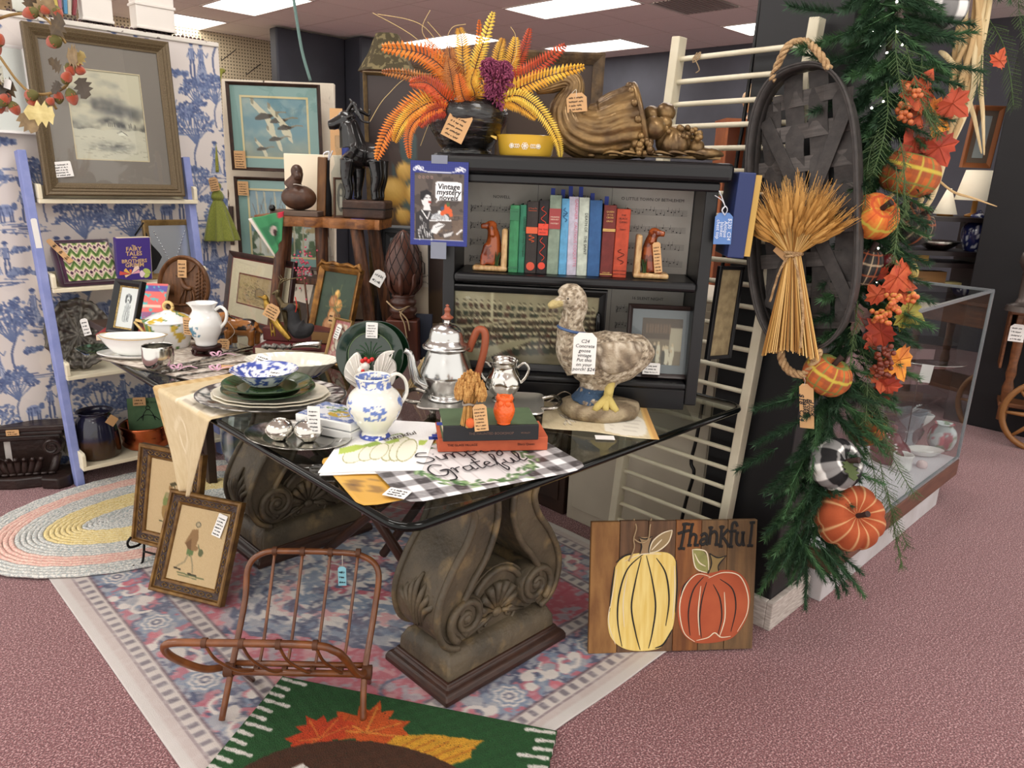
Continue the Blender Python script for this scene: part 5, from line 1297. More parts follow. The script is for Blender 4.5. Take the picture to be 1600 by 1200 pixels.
for x in(-9,-4):b.tube([G(x,0,34),G(x+2,0,2)],1.6*s,5)
b.build('bird_body',brass,t,remesh=.0025,smooth=3);pricetag(t,Tm(G(-6,-14,34),ry=.5),.048,.05,'kraft',4,74)
m_,s=perch(452,530,8)
t=thing('bronze_deer','slim bronze deer with branching antlers behind the brass bird','figurine',mtx=m_@Tm((0,.03,0)));G=lambda x,y,z:Vector((x*s,y*s,z*s));brz=mat('bronze_dark',(92,80,56),.4,.7)
b=MB();b.tube([G(-14,0,46),G(4,0,46),G(14,0,47)],[7*s,7*s,6*s],8);b.tube([G(-12,0,48),G(-20,0,62),G(-18,-2,72)],[5*s,4*s,4*s],8);b.tube([G(-18,0,71),G(-28,-2,66)],[3.6*s,2*s],6)
for x in(-12,-8,10,13):b.tube([G(x,(x%3)-1,42),G(x+2,0,20),G(x,0,0)],[3*s,2*s,2*s],6)
for k in(-1,1):b.tube(bez([G(-17,k*2,74),G(-14,k*4,84),G(-4+k*6,k*6,90),G(8+k*10,k*6,92)],4),1.5*s,5);b.tube([G(-10,k*5,87),G(-16,k*5,96)],1.2*s,5)
b.build('deer_body',brz,t,remesh=.0025,smooth=3)
m_,s=perch(470,531,12)
t=thing('dove_figure','charcoal pottery dove with a red ribbon on the maroon box','figurine',mtx=m_);G=lambda x,y,z:Vector((x*s,y*s,z*s))
b=MB();b.tube(bez([G(20,0,22),G(10,0,14),G(0,0,14),G(-8,0,20),G(-10,0,34),G(-12,0,44)],5),np.interp(np.linspace(0,1,26),[0,.2,.45,.7,1],[3,12,17,10,7])*s,12);b.sph(G(-13,0,46),8*s,10,8);b.tube([G(-19,0,46),G(-28,-1,44)],[4*s,1*s],6)
b.build('dove_body',mat('clay_charcoal',(40,40,42),.8,bump=.3),t,remesh=.003,smooth=3)
MB().tube(bez([G(-6,-4,40),G(-2,-8,52),G(-4,-8,66)],5),.0022,6,flat=.4).build('ribbon',mat('ribbon_red',(206,60,44),.5),t,smooth=3)
def etching():
 c=Cv(84,66,(176,148,106));c.put(c.fb(6,3)>.5,(186,160,120),.6)
 rg=random.Random(2)
 for k in range(260):
  x,y=rg.gauss(.36,.16),rg.gauss(.52,.2);c.line([(x,y),(x+.03*rg.random(),y+.03)],.008,(72,58,44),.7)
 for k in range(60):x,y=rg.random(),.78+.18*rg.random();c.line([(x,y),(x+.06,y+.01)],.007,(104,84,60),.7)
 c.poly([(.42,.45),(.5,.36),(.62,.44),(.62,.72),(.42,.72)],(150,124,88));c.line([(.42,.45),(.5,.36),(.62,.44),(.62,.72),(.42,.72),(.42,.45)],.012,(76,60,46));return c
ef=fit(TZ+.001,(352,499),(452,528),(361,397),(467,407))
framed('etching_picture','dark framed brown etching of a farmhouse in a cream mat',ef,.022,.016,mat('frame_mahogany',(58,34,32),.35,col2=(40,24,24),nscale=30),etching(),matw=(.065,.062),matcol=mat('mat_ivory',(216,200,176),.9),inner=(.006,mat('fillet_red',(116,54,48),.7)),liner=(.005,mat('liner_red',(104,44,40),.5)))
def tole():
 c=Cv(60,84,(44,62,44));c.put(c.fb(6,3)>.55,(36,52,38),.7)
 for x,y,r_,cl in((.5,.30,.08,(196,150,70)),(.42,.42,.13,(150,96,50)),(.58,.46,.12,(186,130,60)),(.46,.60,.14,(166,110,54)),(.62,.64,.10,(130,80,44)),(.38,.76,.16,(150,100,56)),(.58,.82,.13,(178,120,60))):c.ell(x,y,r_,r_*.8,cl);c.ell(x-.02,y-.02,r_*.55,r_*.4,tuple(min(255,v+40)for v in cl),.8)
 for k in range(8):c.line(bz2([(.5,.5),(.5+.3*math.cos(k),.45+.3*math.sin(k))],3),.02,(90,96,56));
 return c
tf=fit(TZ+.001,(482,538),(545,552),(512,420),(564,418))
gold=mat('gilt_rich',(150,104,46),.36,.5,col2=(92,60,30),nscale=26,bump=.3,bscale=40)
t=framed('tole_picture','ornate gilt framed still life on dark green, tilted back',tf,.022,.02,gold,tole(),glass=False)
for sx in(-1,1):
 MB().tube([(sx*x,-.02,z)for x,z in[(0,tf[2]+.004),(tf[1]*.18,tf[2]+.010),(tf[1]*.34,tf[2]+.004),(tf[1]*.44,tf[2]+.012),(tf[1]*.52,tf[2]-.01)]],[.007,.008,.006,.009,.006],8).build('crest',gold,t,smooth=3)
pricetag(t,Tm((.015,-.03,tf[2]*.30)),.026,.045,'kraft',2,75)
def pinkcard():
 c=Cv(34,60,(190,110,112));c.rect(.1,.06,.9,.94,(222,200,180));c.put((c.fb(12,3)>.52)&(c.X>.1)&(c.X<.9),(176,80,84),.8);c.ell(.5,.45,.3,.28,(226,212,196));c.ell(.5,.45,.31,.29,(120,60,62),ring=.12);c.ell(.5,.42,.14,.13,(170,120,110));return c
kf=fit(TZ+.001,(508,566),(536,574),(522,498),(558,500))
t=framed('pink_print','small gilt framed pink oval print beside the green plates',kf,.008,.012,mat('gilt_thin',(166,134,84),.4,.5),pinkcard())
pricetag(t,Tm((-.008,-.016,kf[2]*.55),ry=.15),.026,.05,'white',5,76)
def plate(name,label,cat,cx,cyc,rx,z,prof,mt_,tintfn=None,sy=1.0,n=72,fl=None,group=None,rz=FACE,part='plate'):
 p=onz(cx,cyc,z);s=mpp(p)
 t=thing(name,label,cat,p,rz,group=group)
 o=MB().lathe([(r*rx*s,h*s)for r,h in prof],n,Tm(s=(1,sy,1)),rf=fl).build(part,mt_,t,smooth=3)
 if tintfn:tint(o,lambda co:tintfn(co,rx*s,s))
 return t,s
flat=lambda th,lip:sprof([(0,0),(.62,0),(.70,.6),(.985,lip),(1.0,lip+th*.5),(.985,lip+th),(.70,1.0+th),(.60,th),(0,th)],6)
def transfer(co,R,s):
 r=np.hypot(co[:,0],co[:,1]*1.0)[:,None]/R;f=fbm(co,70,2)[:,None]
 out=np.where(f>.5,np.array([[210,206,200]]),np.array([[74,70,72]]));out=np.where((r<.62),np.where(fbm(co,40,5)[:,None]>.52,np.array([[150,146,142]]),np.array([[214,210,202]])),out);return np.where((r>.965),np.array([[64,60,62]]),out)
plate('transfer_platter','large oval black transferware platter at the bottom of the stack','platter',425,625,114,TZ+.003,flat(2,9),glz,transfer,sy=.80,n=96)
cr=mat('china_cream',(226,220,202),.15,coat=.5)
scal=lambda a,z:1+.012*math.sin(14*a)
plate('cream_platter','cream scalloped oval platter resting on the black transferware','platter',424,622,90,TZ+.022,flat(2,6),cr,sy=.78,fl=scal);plate('cream_platter','cream fluted platter directly beneath the green plates','platter',424,618,87,TZ+.030,flat(2,6),cr,sy=.78,fl=scal)
gp=mat('glaze_green',(52,76,44),.12,coat=.6,col2=(40,62,36),nscale=12)
MATS['glaze_green2']=gp
grn=mat('plate_green',(48,74,44),.12,coat=.6,col2=(62,88,52),nscale=10)
plate('green_plate','dark green plate resting on the cream platters','plate',420,612,70,TZ+.043,flat(2,7),grn);plate('green_plate','dark green plate directly under the blue flowered bowl','plate',418,605,67,TZ+.056,flat(2,8),grn)
def blueflor(co,R,s):
 f=fbm(co,95,3)[:,None];r=np.hypot(co[:,0],co[:,1])[:,None]/R;return np.where((f>.54)&(r>.35),np.array([[70,88,168]]),np.where(fbm(co,60,9)[:,None]>.62,np.array([[120,136,196]]),np.array([[236,238,242]])))
bowlp=sprof([(0,2),(.42,2),(.5,4),(.70,13),(.9,22),(1.0,25),(.99,26),(.88,23.5),(.68,15),(.45,6),(0,5)],6)
t,s=plate('blue_bowl','small blue and white flowered bowl on top of the plates','bowl',414,601,51,TZ+.062,bowlp,glz,lambda co,R,s:np.where((np.arange(len(co))>=0)[:,None]&((co[:,2:3]<10*s)|(np.hypot(co[:,0],co[:,1])[:,None]>0))&True,blueflor(co,R,s),0),part='bowl')
pricetag(t,Tm((.03,-.012,.022),rx=-.9,rz=-.15),.045,.03,'white',2,81,cut=False)
def blueflo2(co,R,s):
 r=np.hypot(co[:,0],co[:,1]/.62)[:,None]/R;m=(r<.72)&(np.abs(co[:,1:2]+.01)<.05)&(fbm(co*np.array([1,2,1]),24,4)[:,None]>.52);return np.where(m,np.array([[74,92,168]]),np.array([[230,228,214]]))
obp=sprof([(0,2),(.5,2),(.62,6),(.82,18),(.97,26),(1.0,27),(.98,28),(.80,20),(.58,8),(0,6)],6)
t,s=plate('oval_bowl','cream fluted oval serving bowl with blue flowers inside','bowl',458,588,73,TZ+.001,obp,glz,blueflo2,sy=.62,n=110,fl=lambda a,z:1+.018*math.sin(30*a)*min(1,z/.03),part='bowl')
pricetag(t,Tm((-.10,-.02,.040),rx=-.8,ry=.1,rz=-.5),.06,.035,'white',3,82,cut=False)
def etched(co,R,s):
 r=np.hypot(co[:,0],co[:,1]/.7)[:,None]/R;return np.where((r>.72)&(fbm(co,70,3)[:,None]>.5),np.array([[150,146,140]]),np.array([[214,212,206]]))
plate('silver_tray','oval silver tray with an embossed rim near the glass edge','tray',466,686,88,TZ+.003,flat(1.5,7),mat('silver_print',attr=True,rough=.16,metal=1.0),etched,sy=.72,rz=FACE-.35,part='tray')
for i,(cx,cy,lab)in enumerate(((438,686,'squat round silver shaker left of its twin on the oval tray'),(482,688,'squat round silver shaker in front of the tall card'))):
 p=onz(cx,cy,TZ+.007);s=mpp(p);t=thing('silver_shaker',lab,'shaker',p,group='squat silver shakers')
 MB().lathe(sc(sprof([(9,0),(12,2),(20,10),(22,17),(19,25),(12,30),(10,31),(9,29),(4,26),(0,26)],5),s),36).build('body',silver,t,smooth=3)
 if i:pricetag(t,Tm((-.003,-.034,.028),rz=FACE),.030,.068,'white',6,83,cut=False)
def tiled(seed):
 c=Cv(60,50,(230,232,236));c.put((np.minimum(np.minimum(c.X,1-c.X),np.minimum(c.Y,1-c.Y))<.12)&(c.fb(20,seed)>.45),(110,128,180));c.put((c.fb(9,seed+1)>.56),(130,150,196),.8);c.put((np.hypot(c.X-.6,c.Y-.6)<.2)&(c.fb(16,3)>.5),(206,176,80));c.put((np.hypot(c.X-.4,c.Y-.35)<.2)&(c.fb(16,5)>.55),(120,150,90));c.line([(.5,0),(.5,1)],.01,(120,130,160));return c
A=onz(462,672,TZ+.006);B=onz(548,690,TZ+.006);X=(B-A);wt=X.length;rzt=math.atan2(X.y,X.x)
for i,(lab,dz)in enumerate((('lower of two stacked blue and white painted tiles',.006),('upper blue and white painted tile with yellow flowers',.029))):
 t=thing('painted_tile',lab,'tile',((A+B)/2+Vector((0,0,dz-.006))),rzt,group='blue painted tiles')
 MB().box((0,wt*.36,.011),(wt,wt*.72,.021)).build('tile_body',china,t,smooth=0,bev=.003)
 tiled(4+i).sheet('glaze_painting',mat('print_gloss',attr=True,rough=.15,coat=.6),wt*.96,wt*.68,t,Tm((0,.004,.0222),rx=-math.pi/2)@Tm((0,0,0)))
m_,s=at_(586,690,22,z=TZ+.008)
t=thing('blue_pitcher','cream pitcher with blue landscape transfer prints and footed base','pitcher',mtx=m_)
def bp(co):
 f=fbm(co,120,4)[:,None];z=co[:,2:3]/s;a=np.arctan2(co[:,1:2],co[:,0:1]);out=np.full((len(co),3),0.0)+np.array([[234,232,222]])
 scene=((np.abs(a+1.35)<.42)&(z>36)&(z<62))|((a<-2.35)&(z>20)&(z<66))|((a>-.35)&(z>20)&(z<70))
 out=np.where(scene&(f>.5),np.array([[96,122,190]]),out);out=np.where((z>82)&(z<96)&(f>.47),np.array([[104,126,190]]),out)
 return np.where((z<8)&(fbm(co,60,7)[:,None]>.42),np.array([[64,84,168]]),out)
o=MB().lathe(sc(sprof([(22,0),(24,2),(20,8),(22,14),(34,30),(42,46),(42,58),(36,70),(27,78),(26,84),(28,94),(26,94),(23,84),(30,66),(0,20)],7),s),96,rf=lambda a,z:1+max(0,z/s-80)/14*(.10*math.cos(a-2.6)+.0)).build('pitcher_body',glz,t,smooth=3);tint(o,bp)
MB().tube(bez([(x*s,y*s,z*s)for x,y,z in[(18,14,92),(30,26,96),(42,34,84),(44,34,62),(34,22,44)]],6),4*s,8,flat=.7).build('handle',mat('china_ivory',(234,232,222),.12,coat=.6),t,smooth=3)
def towel():
 c=Cv(150,90,(240,239,238));c.put(c.fb(4,2)>.55,(233,232,231),.8)
 pale,edge,gr=(226,222,190),(150,150,96),(176,196,92)
 for(x,y,rx,ry)in((.25,.72,.12,.15),(.38,.68,.10,.16),(.60,.62,.10,.22),(.68,.60,.10,.24),(.76,.62,.10,.22),(.48,.66,.09,.16)):c.ell(x,y,rx,ry,(236,233,214));c.ell(x,y,rx,ry,edge,.8,ring=.09)
 c.poly([(.05,.62),(.20,.54),(.32,.56),(.22,.66),(.08,.72)],gr);c.poly([(.26,.55),(.38,.46),(.46,.50),(.36,.58)],(150,176,84));c.poly([(.48,.48),(.60,.40),(.64,.46),(.54,.52)],(164,186,90));c.line(bz2([(.40,.40),(.52,.34),(.62,.30),(.66,.36)],5),.012,(130,150,80));c.poly([(.84,.42),(.94,.40),(.92,.50),(.86,.52)],gr)
 return c
tz=TZ+.003
A_,B_,D_,E_=(558,652),(687,662),(660,735),(497,738)
t=thing('tea_towel','folded white tea towel printed with green gourds and thankful','tea towel',(0,0,0))
for k in range(2):
 zz=tz+.003*(k+1);cv=towel()if k==1 else Cv(20,12,(236,235,234));q=quad_sheet(cv,'towel_fold',mat('linen_print',attr=True),A_,B_,(D_[0],D_[1]+(0 if k else 4)),(E_[0]+(0 if k else 2),E_[1]+(0 if k else 4)),zz,thick=.0022,wob=.002);q.parent=t
pa,pb=onz(600,689,tz+.0095),onz(662,675,tz+.0095);dx=(pb-pa);L=dx.length;dx.normalize();dy=Vector((-dx.y,dx.x,0))
lettering('script_lettering','thankful',L*.26,mat('ink_soft',(92,84,76),.8),t,Matrix(((dx.x,0,dy.x,pa.x),(dx.y,0,dy.y,pa.y),(0,-1,0,pa.z),(0,0,0,1))),align='LEFT',ext=.0002,shear=.3)
def linen_cv(seed):
 c=Cv(60,80,(206,188,152));c.put(c.fb(30,seed)>.52,(196,176,138),.6);d=np.minimum(c.X,1-c.X);c.put(c.X<.10,(190,156,104));c.put((c.X<.10)&(np.sin(c.Y*130)>0),(214,190,144),.8)
 c.poly([(.3,.1),(.95,.05),(.95,.5),(.42,.52),(.28,.3)],(232,224,206));c.put((c.X>.3)&(c.Y<.5)&(np.sin(c.Y*60+c.X*6)>.86),(120,108,92),.7);c.line(bz2([(.35,.68),(.5,.6),(.62,.7),(.5,.78),(.42,.7)],5),.02,(226,212,182));return c
def runner_fn(U,V):
 y0,y1=2.26,1.86
 f=V;on=np.clip(1-f/.52,0,1)
 y=y0+(y1-y0)*U;tip=2.03
 fall=np.clip((f-.52)/.48,0,1)
 yy=y*(1-fall*.82)+tip*fall*.82
 x=np.where(f<.52,TX0-.012+on*.34,TX0-.014-.012*np.sin(U*9)*fall-.01*fall)
 z=np.where(f<.52,TZ+.003+.0*U,TZ+.0-fall*.26*(1-.55*np.abs(U-.5)*2*0)-.0)
 return np.stack([x,yy,z+0*U],-1)
setp(linen_cv(3).sheet('linen_runner',mat('linen_print',attr=True),1,1,fn=runner_fn,thick=.0015),'tan appliqued linen runner whose corner hangs over the left glass edge','table runner')
# ================================================================== rustic stool on the table and what stands on and round it
SD=2.95
sp=atd(508,360,SD);sp.z=TZ;ss=mpp(atd(508,345,SD))
stz=atd(508,338,SD).z-TZ
st=thing('rustic_stool','rustic stool with a live-edge plank top and dark splayed legs','stool',mtx=Tm(sp,rz=FACE-.06))
bark=mat('live_edge',(150,96,48),.5,col2=(98,58,30),nscale=12,nstretch=(1,5,5),bump=.4,bscale=30);legm=mat('leg_bark',(112,70,42),.5,col2=(58,34,24),nscale=16,nstretch=(5,5,.6),bump=.3)
b=MB();n=24;rg=random.Random(1)
top=[(-96*ss+192*ss*i/n,-.10-.012*math.sin(i*1.3)-.008*rg.random())for i in range(n+1)];bk=[(-x,.10+.008*rg.random())for x,y in top]
P=top+bk;k=len(P)
b.add([(x,y,stz-.036)for x,y in P]+[(x,y*1.03,stz-.018)for x,y in P]+[(x,y*.98,stz)for x,y in P],[tuple(range(k-1,-1,-1)),tuple(range(2*k,3*k))]+[(r*k+j,r*k+(j+1)%k,(r+1)*k+(j+1)%k,(r+1)*k+j)for r in(0,1)for j in range(k)])
b.build('plank_top',bark,st,smooth=.9)
for x0,x1,y in((-58,-80,-.06),(56,84,-.07),(-4,-2,-.02),(70,92,.07),(-70,-92,.07)):MB().tube([(x0*ss,y*.8,stz-.03),(x1*ss,y*1.5,0)],[.026,.022],8).build('leg',legm,st,smooth=.9)
slab(MB(),None,-52*ss,20*ss,-.06,.06,stz-.26,stz-.235).build('lower_shelf',legm,st,smooth=0,bev=.004)
SM=st.matrix_world.copy()if False else Tm(sp,rz=FACE-.06)
SZ=stz+.001
def on_st(px,y=0.0):return(onpl(px,335,SM,y)[0],y,SZ)
t=thing('duck_decoy','brown wooden duck decoy on a grey board','decoy',mtx=SM@Tm(on_st(466,-.04)))
G=lambda x,y,z:Vector((x*ss,y*ss,z*ss));brw=mat('decoy_brown',(84,56,40),.4,col2=(58,38,30),nscale=20)
MB().box((0,0,4*ss),(74*ss,.10,8*ss)).build('board',mat('board_grey',(110,92,78),.7,col2=(88,72,62),nscale=20,nstretch=(.4,4,4)),t,smooth=0,bev=.002)
b=MB();b.sph(G(2,0,27),(27*ss,22*ss,19*ss),20,12);b.tube([G(-8,-4,42),G(2,-6,56),G(4,-8,64)],[13*ss,9*ss,9*ss],12);b.sph(G(3,-8,66),(9*ss,10*ss,10*ss),12,8);b.tube([G(6,-16,60),G(10,-24,57)],[6*ss,4*ss],8)
b.build('duck_body',brw,t,remesh=.0035,smooth=3)
MB().tube(bez([G(-5,-12,46),G(4,-16,47),G(13,-10,45)],5),.0015,5).build('string',mat('string_white',(214,205,190),.8),t,smooth=3);MB().sph(G(-32,-22,11),5*ss,10,8).build('cork',mat('gloss_black',(12,12,14),.12),t,smooth=3)
x,y,z=on_st(502,.085);t=thing('white_canvas','blank cream canvas panel standing behind the duck decoy','canvas',mtx=SM@Tm((x,.085,SZ)));slab(MB(),None,-58*ss,58*ss,0,.014,0,92*ss).build('panel',mat('canvas_cream',(240,226,200),.8),t,smooth=0,bev=.002)
t=thing('brown_book','tall brown book standing on edge beside the duck decoy','book',mtx=SM@Tm(on_st(501,-.02),ry=.05));slab(MB(),None,-7*ss,7*ss,-.0,.05,0,88*ss).build('cover',mat('leather_tan',(124,84,44),.5,col2=(92,60,32),nscale=18,nstretch=(3,3,.6)),t,smooth=0,bev=.004);slab(MB(),None,-4*ss,4*ss,.004,.046,2*ss,88.6*ss).build('pages',mat('page_block',None),t,smooth=0)
t=thing('black_sleeve','black beaded sleeve with a white ribbon between book and portrait','ornament',mtx=SM@Tm(on_st(513,.0)));MB().tube([G(0,0,0),G(0,0,30),G(-2,0,62),G(1,0,84)],[6*ss,6*ss,5*ss,3*ss],8).build('sleeve',mat('velvet_black',None),t,smooth=3);MB().tube(bez([G(1,0,80),G(-4,-4,92),G(5,-4,96),G(3,-2,84),G(10,-2,98)],5),.003,6,flat=.3).build('ribbon',mat('ribbon_white',(226,228,236),.5),t,smooth=3)
def oval_port():
 c=Cv(34,60,(206,196,180));c.ell(.5,.5,.38,.40,(130,126,122));c.ell(.5,.34,.12,.09,(206,196,180));c.poly([(.36,.78),(.40,.46),(.60,.46),(.64,.78)],(222,216,206));return c
a=SM@Vector(on_st(521,-.05));b_=SM@Vector(on_st(544,-.02));framed('oval_portrait','small wood framed oval portrait photograph tilted on the stool',fit3(a,b_,(526,264),(547,262),.4),.008,.012,mat('frame_brown',(84,58,42),.5),oval_port(),cat='photograph')
t=thing('leather_box','old brown leather box under the black deer statue','box',mtx=SM@Tm(on_st(575,-.01)))
bh=27*ss;MB().box((0,0,bh/2),(66*ss,.13,bh)).build('case',mat('leather_dark',(70,46,32),.6,col2=(50,32,24),nscale=14,bump=.3),t,smooth=.9,bev=.008,bseg=3)
MB().box((0,-.001,bh*.55),(67*ss,.131,.004)).build('lid_seam',mat('velvet_black',None),t,smooth=0);MB().box((-8*ss,-.07,-.001),(20*ss,.014,.001)).build('slip',mat('paper_lilac',(120,110,190),.7),t,smooth=0)
t=thing('black_stag','black glossy stag statue with antlers looking left','statue',mtx=SM@Tm(on_st(567,-.01))@Tm((0,0,bh+.001)))
b=MB();b.tube(bez([G(22,6,66),G(10,4,66),G(-6,-2,68),G(-16,-6,76)],5),[19*ss]*4+[19*ss]*4+[21*ss]*4+[22*ss]*4,14)
b.tube(bez([G(-12,-5,78),G(-15,-7,96),G(-18,-8,112)],5),np.linspace(21,13,11)*ss,12);b.sph(G(-21,-9,117),(13*ss,11*ss,11.5*ss),12,8);b.tube([G(-26,-10,114),G(-40,-14,107),G(-46,-15,106)],[10*ss,8*ss,6.5*ss],10)
for k in(-1,1):b.tube([G(-16,-8+k*8,118),G(-10,-8+k*14,120)],[4*ss,1.5*ss],6)
for x,y,kx in((-18,-14,-4),(-8,4,2),(22,-6,5),(26,10,3)):b.tube(bez([G(x,y,58),G(x+kx*.6,y,34),G(x-kx*.2,y,16),G(x,y,5),G(x-2,y,0)],4),np.interp(np.linspace(0,1,17),[0,.3,.6,.9,1],[13,9,6.5,6,7])*ss,8)
b.build('stag_body',mat('stag_black',(20,19,20),.22,coat=.4),t,remesh=.0032,smooth=3)
for k in(-1,1):
 b=MB();ant=bez([G(-20,-9+k*3,122),G(-12,-9+k*8,130),G(-2,-8+k*14,126+k*2),G(8,-6+k*18,124),G(10,-6+k*18,132)],6)if k>0 else bez([G(-20,-10,123),G(-8,-14,138),G(-2,-16,126),G(6,-16,114),G(16,-14,112)],6)
 b.tube(ant,np.linspace(3.4,1.6,len(ant))*ss,7)
 for i in(8,15):b.tube([ant[i],ant[i]+G(-8,0,8)],[2.4*ss,1.2*ss],6)
 b.build('antler',mat('stag_black',None),t,smooth=3)
x=on_st(533,.055);t=thing('glass_decanter','clear square glass decanter with a stopper behind the stag','decanter',mtx=SM@Tm(x));g_=glassmat('jar_glass',None)
MB().lathe([(14*ss,0),(14*ss,66*ss),(8*ss,78*ss),(9*ss,88*ss),(12*ss,92*ss)],4,Tm(rz=.5)).build('bottle',g_,t,smooth=0);MB().box((0,0,112*ss),(13*ss,13*ss,18*ss),Tm(rz=.2)).build('stopper',g_,t,smooth=0,bev=.003);MB().lathe([(6*ss,92*ss),(7*ss,103*ss)],12).build('neck',g_,t,smooth=3)
x=on_st(546,.075);t=thing('cobalt_bottle','cobalt blue bottle half hidden behind the stag','bottle',mtx=SM@Tm(x));MB().lathe(sprof([(10*ss,0),(10*ss,96*ss),(11*ss,116*ss),(6*ss,130*ss),(5*ss,140*ss)],4),16).build('bottle',mat('cobalt',(30,50,140),.15),t,smooth=3)
x=on_st(528,.105);t=thing('brown_card','kraft card standing behind the stag head','card',mtx=SM@Tm((x[0],.102,SZ)));slab(MB(),None,-9*ss,11*ss,0,.002,0,162*ss).build('card',mat('tag_kraft',(203,160,113),.8),t,smooth=0)
def drape(U,V):
 a=np.array(atd(443,330,SD-.11));b0=np.array(atd(416,338,SD-.12));c0=np.array(atd(388,342,SD-.16));d0=np.array(atd(430,402,SD-.14));e0=np.array(atd(440,372,SD-.12))
 u,v=U[...,None],V[...,None];Pt=(c0*(1-u)+a*u)*(1-v)+(d0*(1-u)+e0*u)*v;Pt[...,1]+=.006*np.sin(U*12);return Pt
c=Cv(26,30,(70,142,96));c.rect(0,0,.12,1,(226,214,204));c.rect(.2,.3,.8,.8,(58,118,82));c.ell(.55,.5,.18,.14,(196,176,170));c.ell(.62,.6,.1,.1,(70,50,50));c.rect(.8,0,1,.2,(196,50,70))
setp(c.sheet('green_cloth',mat('linen_print',attr=True),1,1,fn=drape,thick=.002),'green holiday cloth hanging off the stool plank','cloth')
p=atd(512,478,SD+.08);p.z=TZ;t=thing('white_cone','white textured cone tree under the rustic stool','ornament',p,FACE);hh=atd(512,358,SD+.08).z-TZ
MB().lathe([(40*ss,0),(41*ss,.004),(20*ss,hh*.5),(1*ss,hh),(0,hh)],28,rf=lambda a,z:1+.02*math.sin(9*a+z*90)).build('cone',mat('cone_white',(226,218,204),.7,bump=1.0,bscale=60),t,smooth=3);pricetag(t,Tm((-.045,-.075,hh*.50),ry=-.5),.035,.05,'white',2,91)
pk=thing('pink_flowers','small cluster of pink dried flowers beside the etching','flowers',atd(474,415,SD-.1),FACE)
b=MB();rg=random.Random(5)
for k in range(60):a=rg.random()*6.28;v=Vector((rg.gauss(0,.02),rg.gauss(0,.015),rg.gauss(0,.035)));b.sph(v,.004,5,4)
b.build('petals',mat('petal_rose',(196,84,104),.8),pk,smooth=0);MB().tube([(0,0,-.03),(.01,.01,-.2),(0,.02,TZ-pk.location.z+.001)],.004,6).build('stem',MATS['leg_bark'],pk,smooth=3)
p,s=stand(640,566,30);s=s*1.0
pn=thing('pineapple_finial','tall dark carved pineapple newel finial on a square post','finial',mtx=Tm(p,rz=FACE))
ch=mat('chocolate_wood',(86,50,38),.36,col2=(66,38,30),nscale=10);G=lambda x,y,z:Vector((x*s,y*s,z*s))
xo=-14;MB().box((xo*s+.012,0,31*s),(52*s,52*s,62*s),taper=.92).build('post',mat('post_mahogany',(96,48,32),.35,col2=(70,34,24),nscale=12,nstretch=(4,4,.5)),pn,smooth=0,bev=.004)
MB().lathe(sc([(20,62),(17,66),(21,70),(21,75),(16,78),(20,82),(20,87),(15,90),(18,93),(16,97)],s),28,Tm((xo*s+.01,0,0))).build('turned_neck',ch,pn,smooth=3)
eg=sprof([(10,95),(20,104),(27,124),(27,146),(20,168),(9,184),(0,190)],8)
MB().lathe(sc(eg,s),40,Tm((xo*s+.01,0,0))).build('pineapple',ch,pn,smooth=3)
q=MB();zz=[h for r,h in eg];rr=[r for r,h in eg]
for d in(-1,1):
 for k in range(12):
  pts=[(r_*s*1.005*math.cos(a),r_*s*1.005*math.sin(a),h_*s*1.03)for h_,r_,a in((h,np.interp(h,zz,rr),k*2*math.pi/12+d*(h-110)*.018)for h in np.linspace(112,186,22))];q.tube(pts,.0016,4,m=Tm((xo*s+.01,0,0)))
q.build('lattice_grooves',mat('groove_dark',(26,14,12),.6),pn,smooth=0)
q=MB()
for k in range(8):a=k*.785;q.tube(bez([(15*s*math.cos(a),15*s*math.sin(a),97*s),(26*s*math.cos(a),26*s*math.sin(a),112*s),(27*s*math.cos(a),27*s*math.sin(a),126*s),(29*s*math.cos(a),29*s*math.sin(a),133*s)],4),[.010*min(1,.4+i/6)if i<9 else .010*(13-i)/5+.001 for i in range(13)],6,m=Tm((xo*s+.01,0,0)),flat=.5)
q.build('base_leaves',ch,pn,smooth=3)
MB().tube(bez([G(xo-20,-8,88),G(xo,-24,78),G(xo+20,-10,86),G(xo+4,-24,74),G(xo+10,-27,58),G(xo+14,-28,36)],6),.0028,6).build('twine',mat('twine',None),pn,smooth=3);MB().tube(bez([G(xo+2,-24,76),G(xo+14,-26,64),G(xo+18,-28,48)],5),.0026,6).build('twine',MATS['twine'],pn,smooth=3)
pricetag(pn,Tm(G(-50,-20,114),ry=.5),.042,.055,'white',2,92)
bf_=fitd(3.06,(590,560),(668,560),(611,302),(668,302),.2)
t=framed('empty_black_frame','large stepped black picture frame leaning beside the bookcase',bf_,.05,.022,mat('frame_charcoal',(30,31,35),.4),Cv(4,4,(70,74,82)),prof=[(0,0),(0,-.022),(.2,-.03),(.34,-.03),(.36,-.022),(.6,-.022),(.64,-.014),(1,-.01),(1,0)],cat='frame')
pricetag(t,Tm((bf_[1]*.12,-.04,bf_[2]*.78),ry=-.25),.032,.06,'kraft',4,93)
def cottage():
 c=Cv(40,64,(222,212,196));k_=(60,54,50)
 for P in([(.2,.5),(.5,.3),(.85,.45)],[(.2,.5),(.2,.7),(.85,.7),(.85,.45)],[(.4,.38),(.45,.2),(.7,.2),(.75,.4)],[(.1,.75),(.5,.8),(.9,.74)],[(.3,.55),(.3,.68)],[(.5,.52),(.5,.68)],[(.65,.5),(.65,.68)]):c.line(P,.03,k_)
 for q in range(20):r_=random.Random(q);x,y=r_.random(),.72+.2*r_.random();c.line([(x,y),(x+.08,y+.01)],.02,k_,.7)
 return c
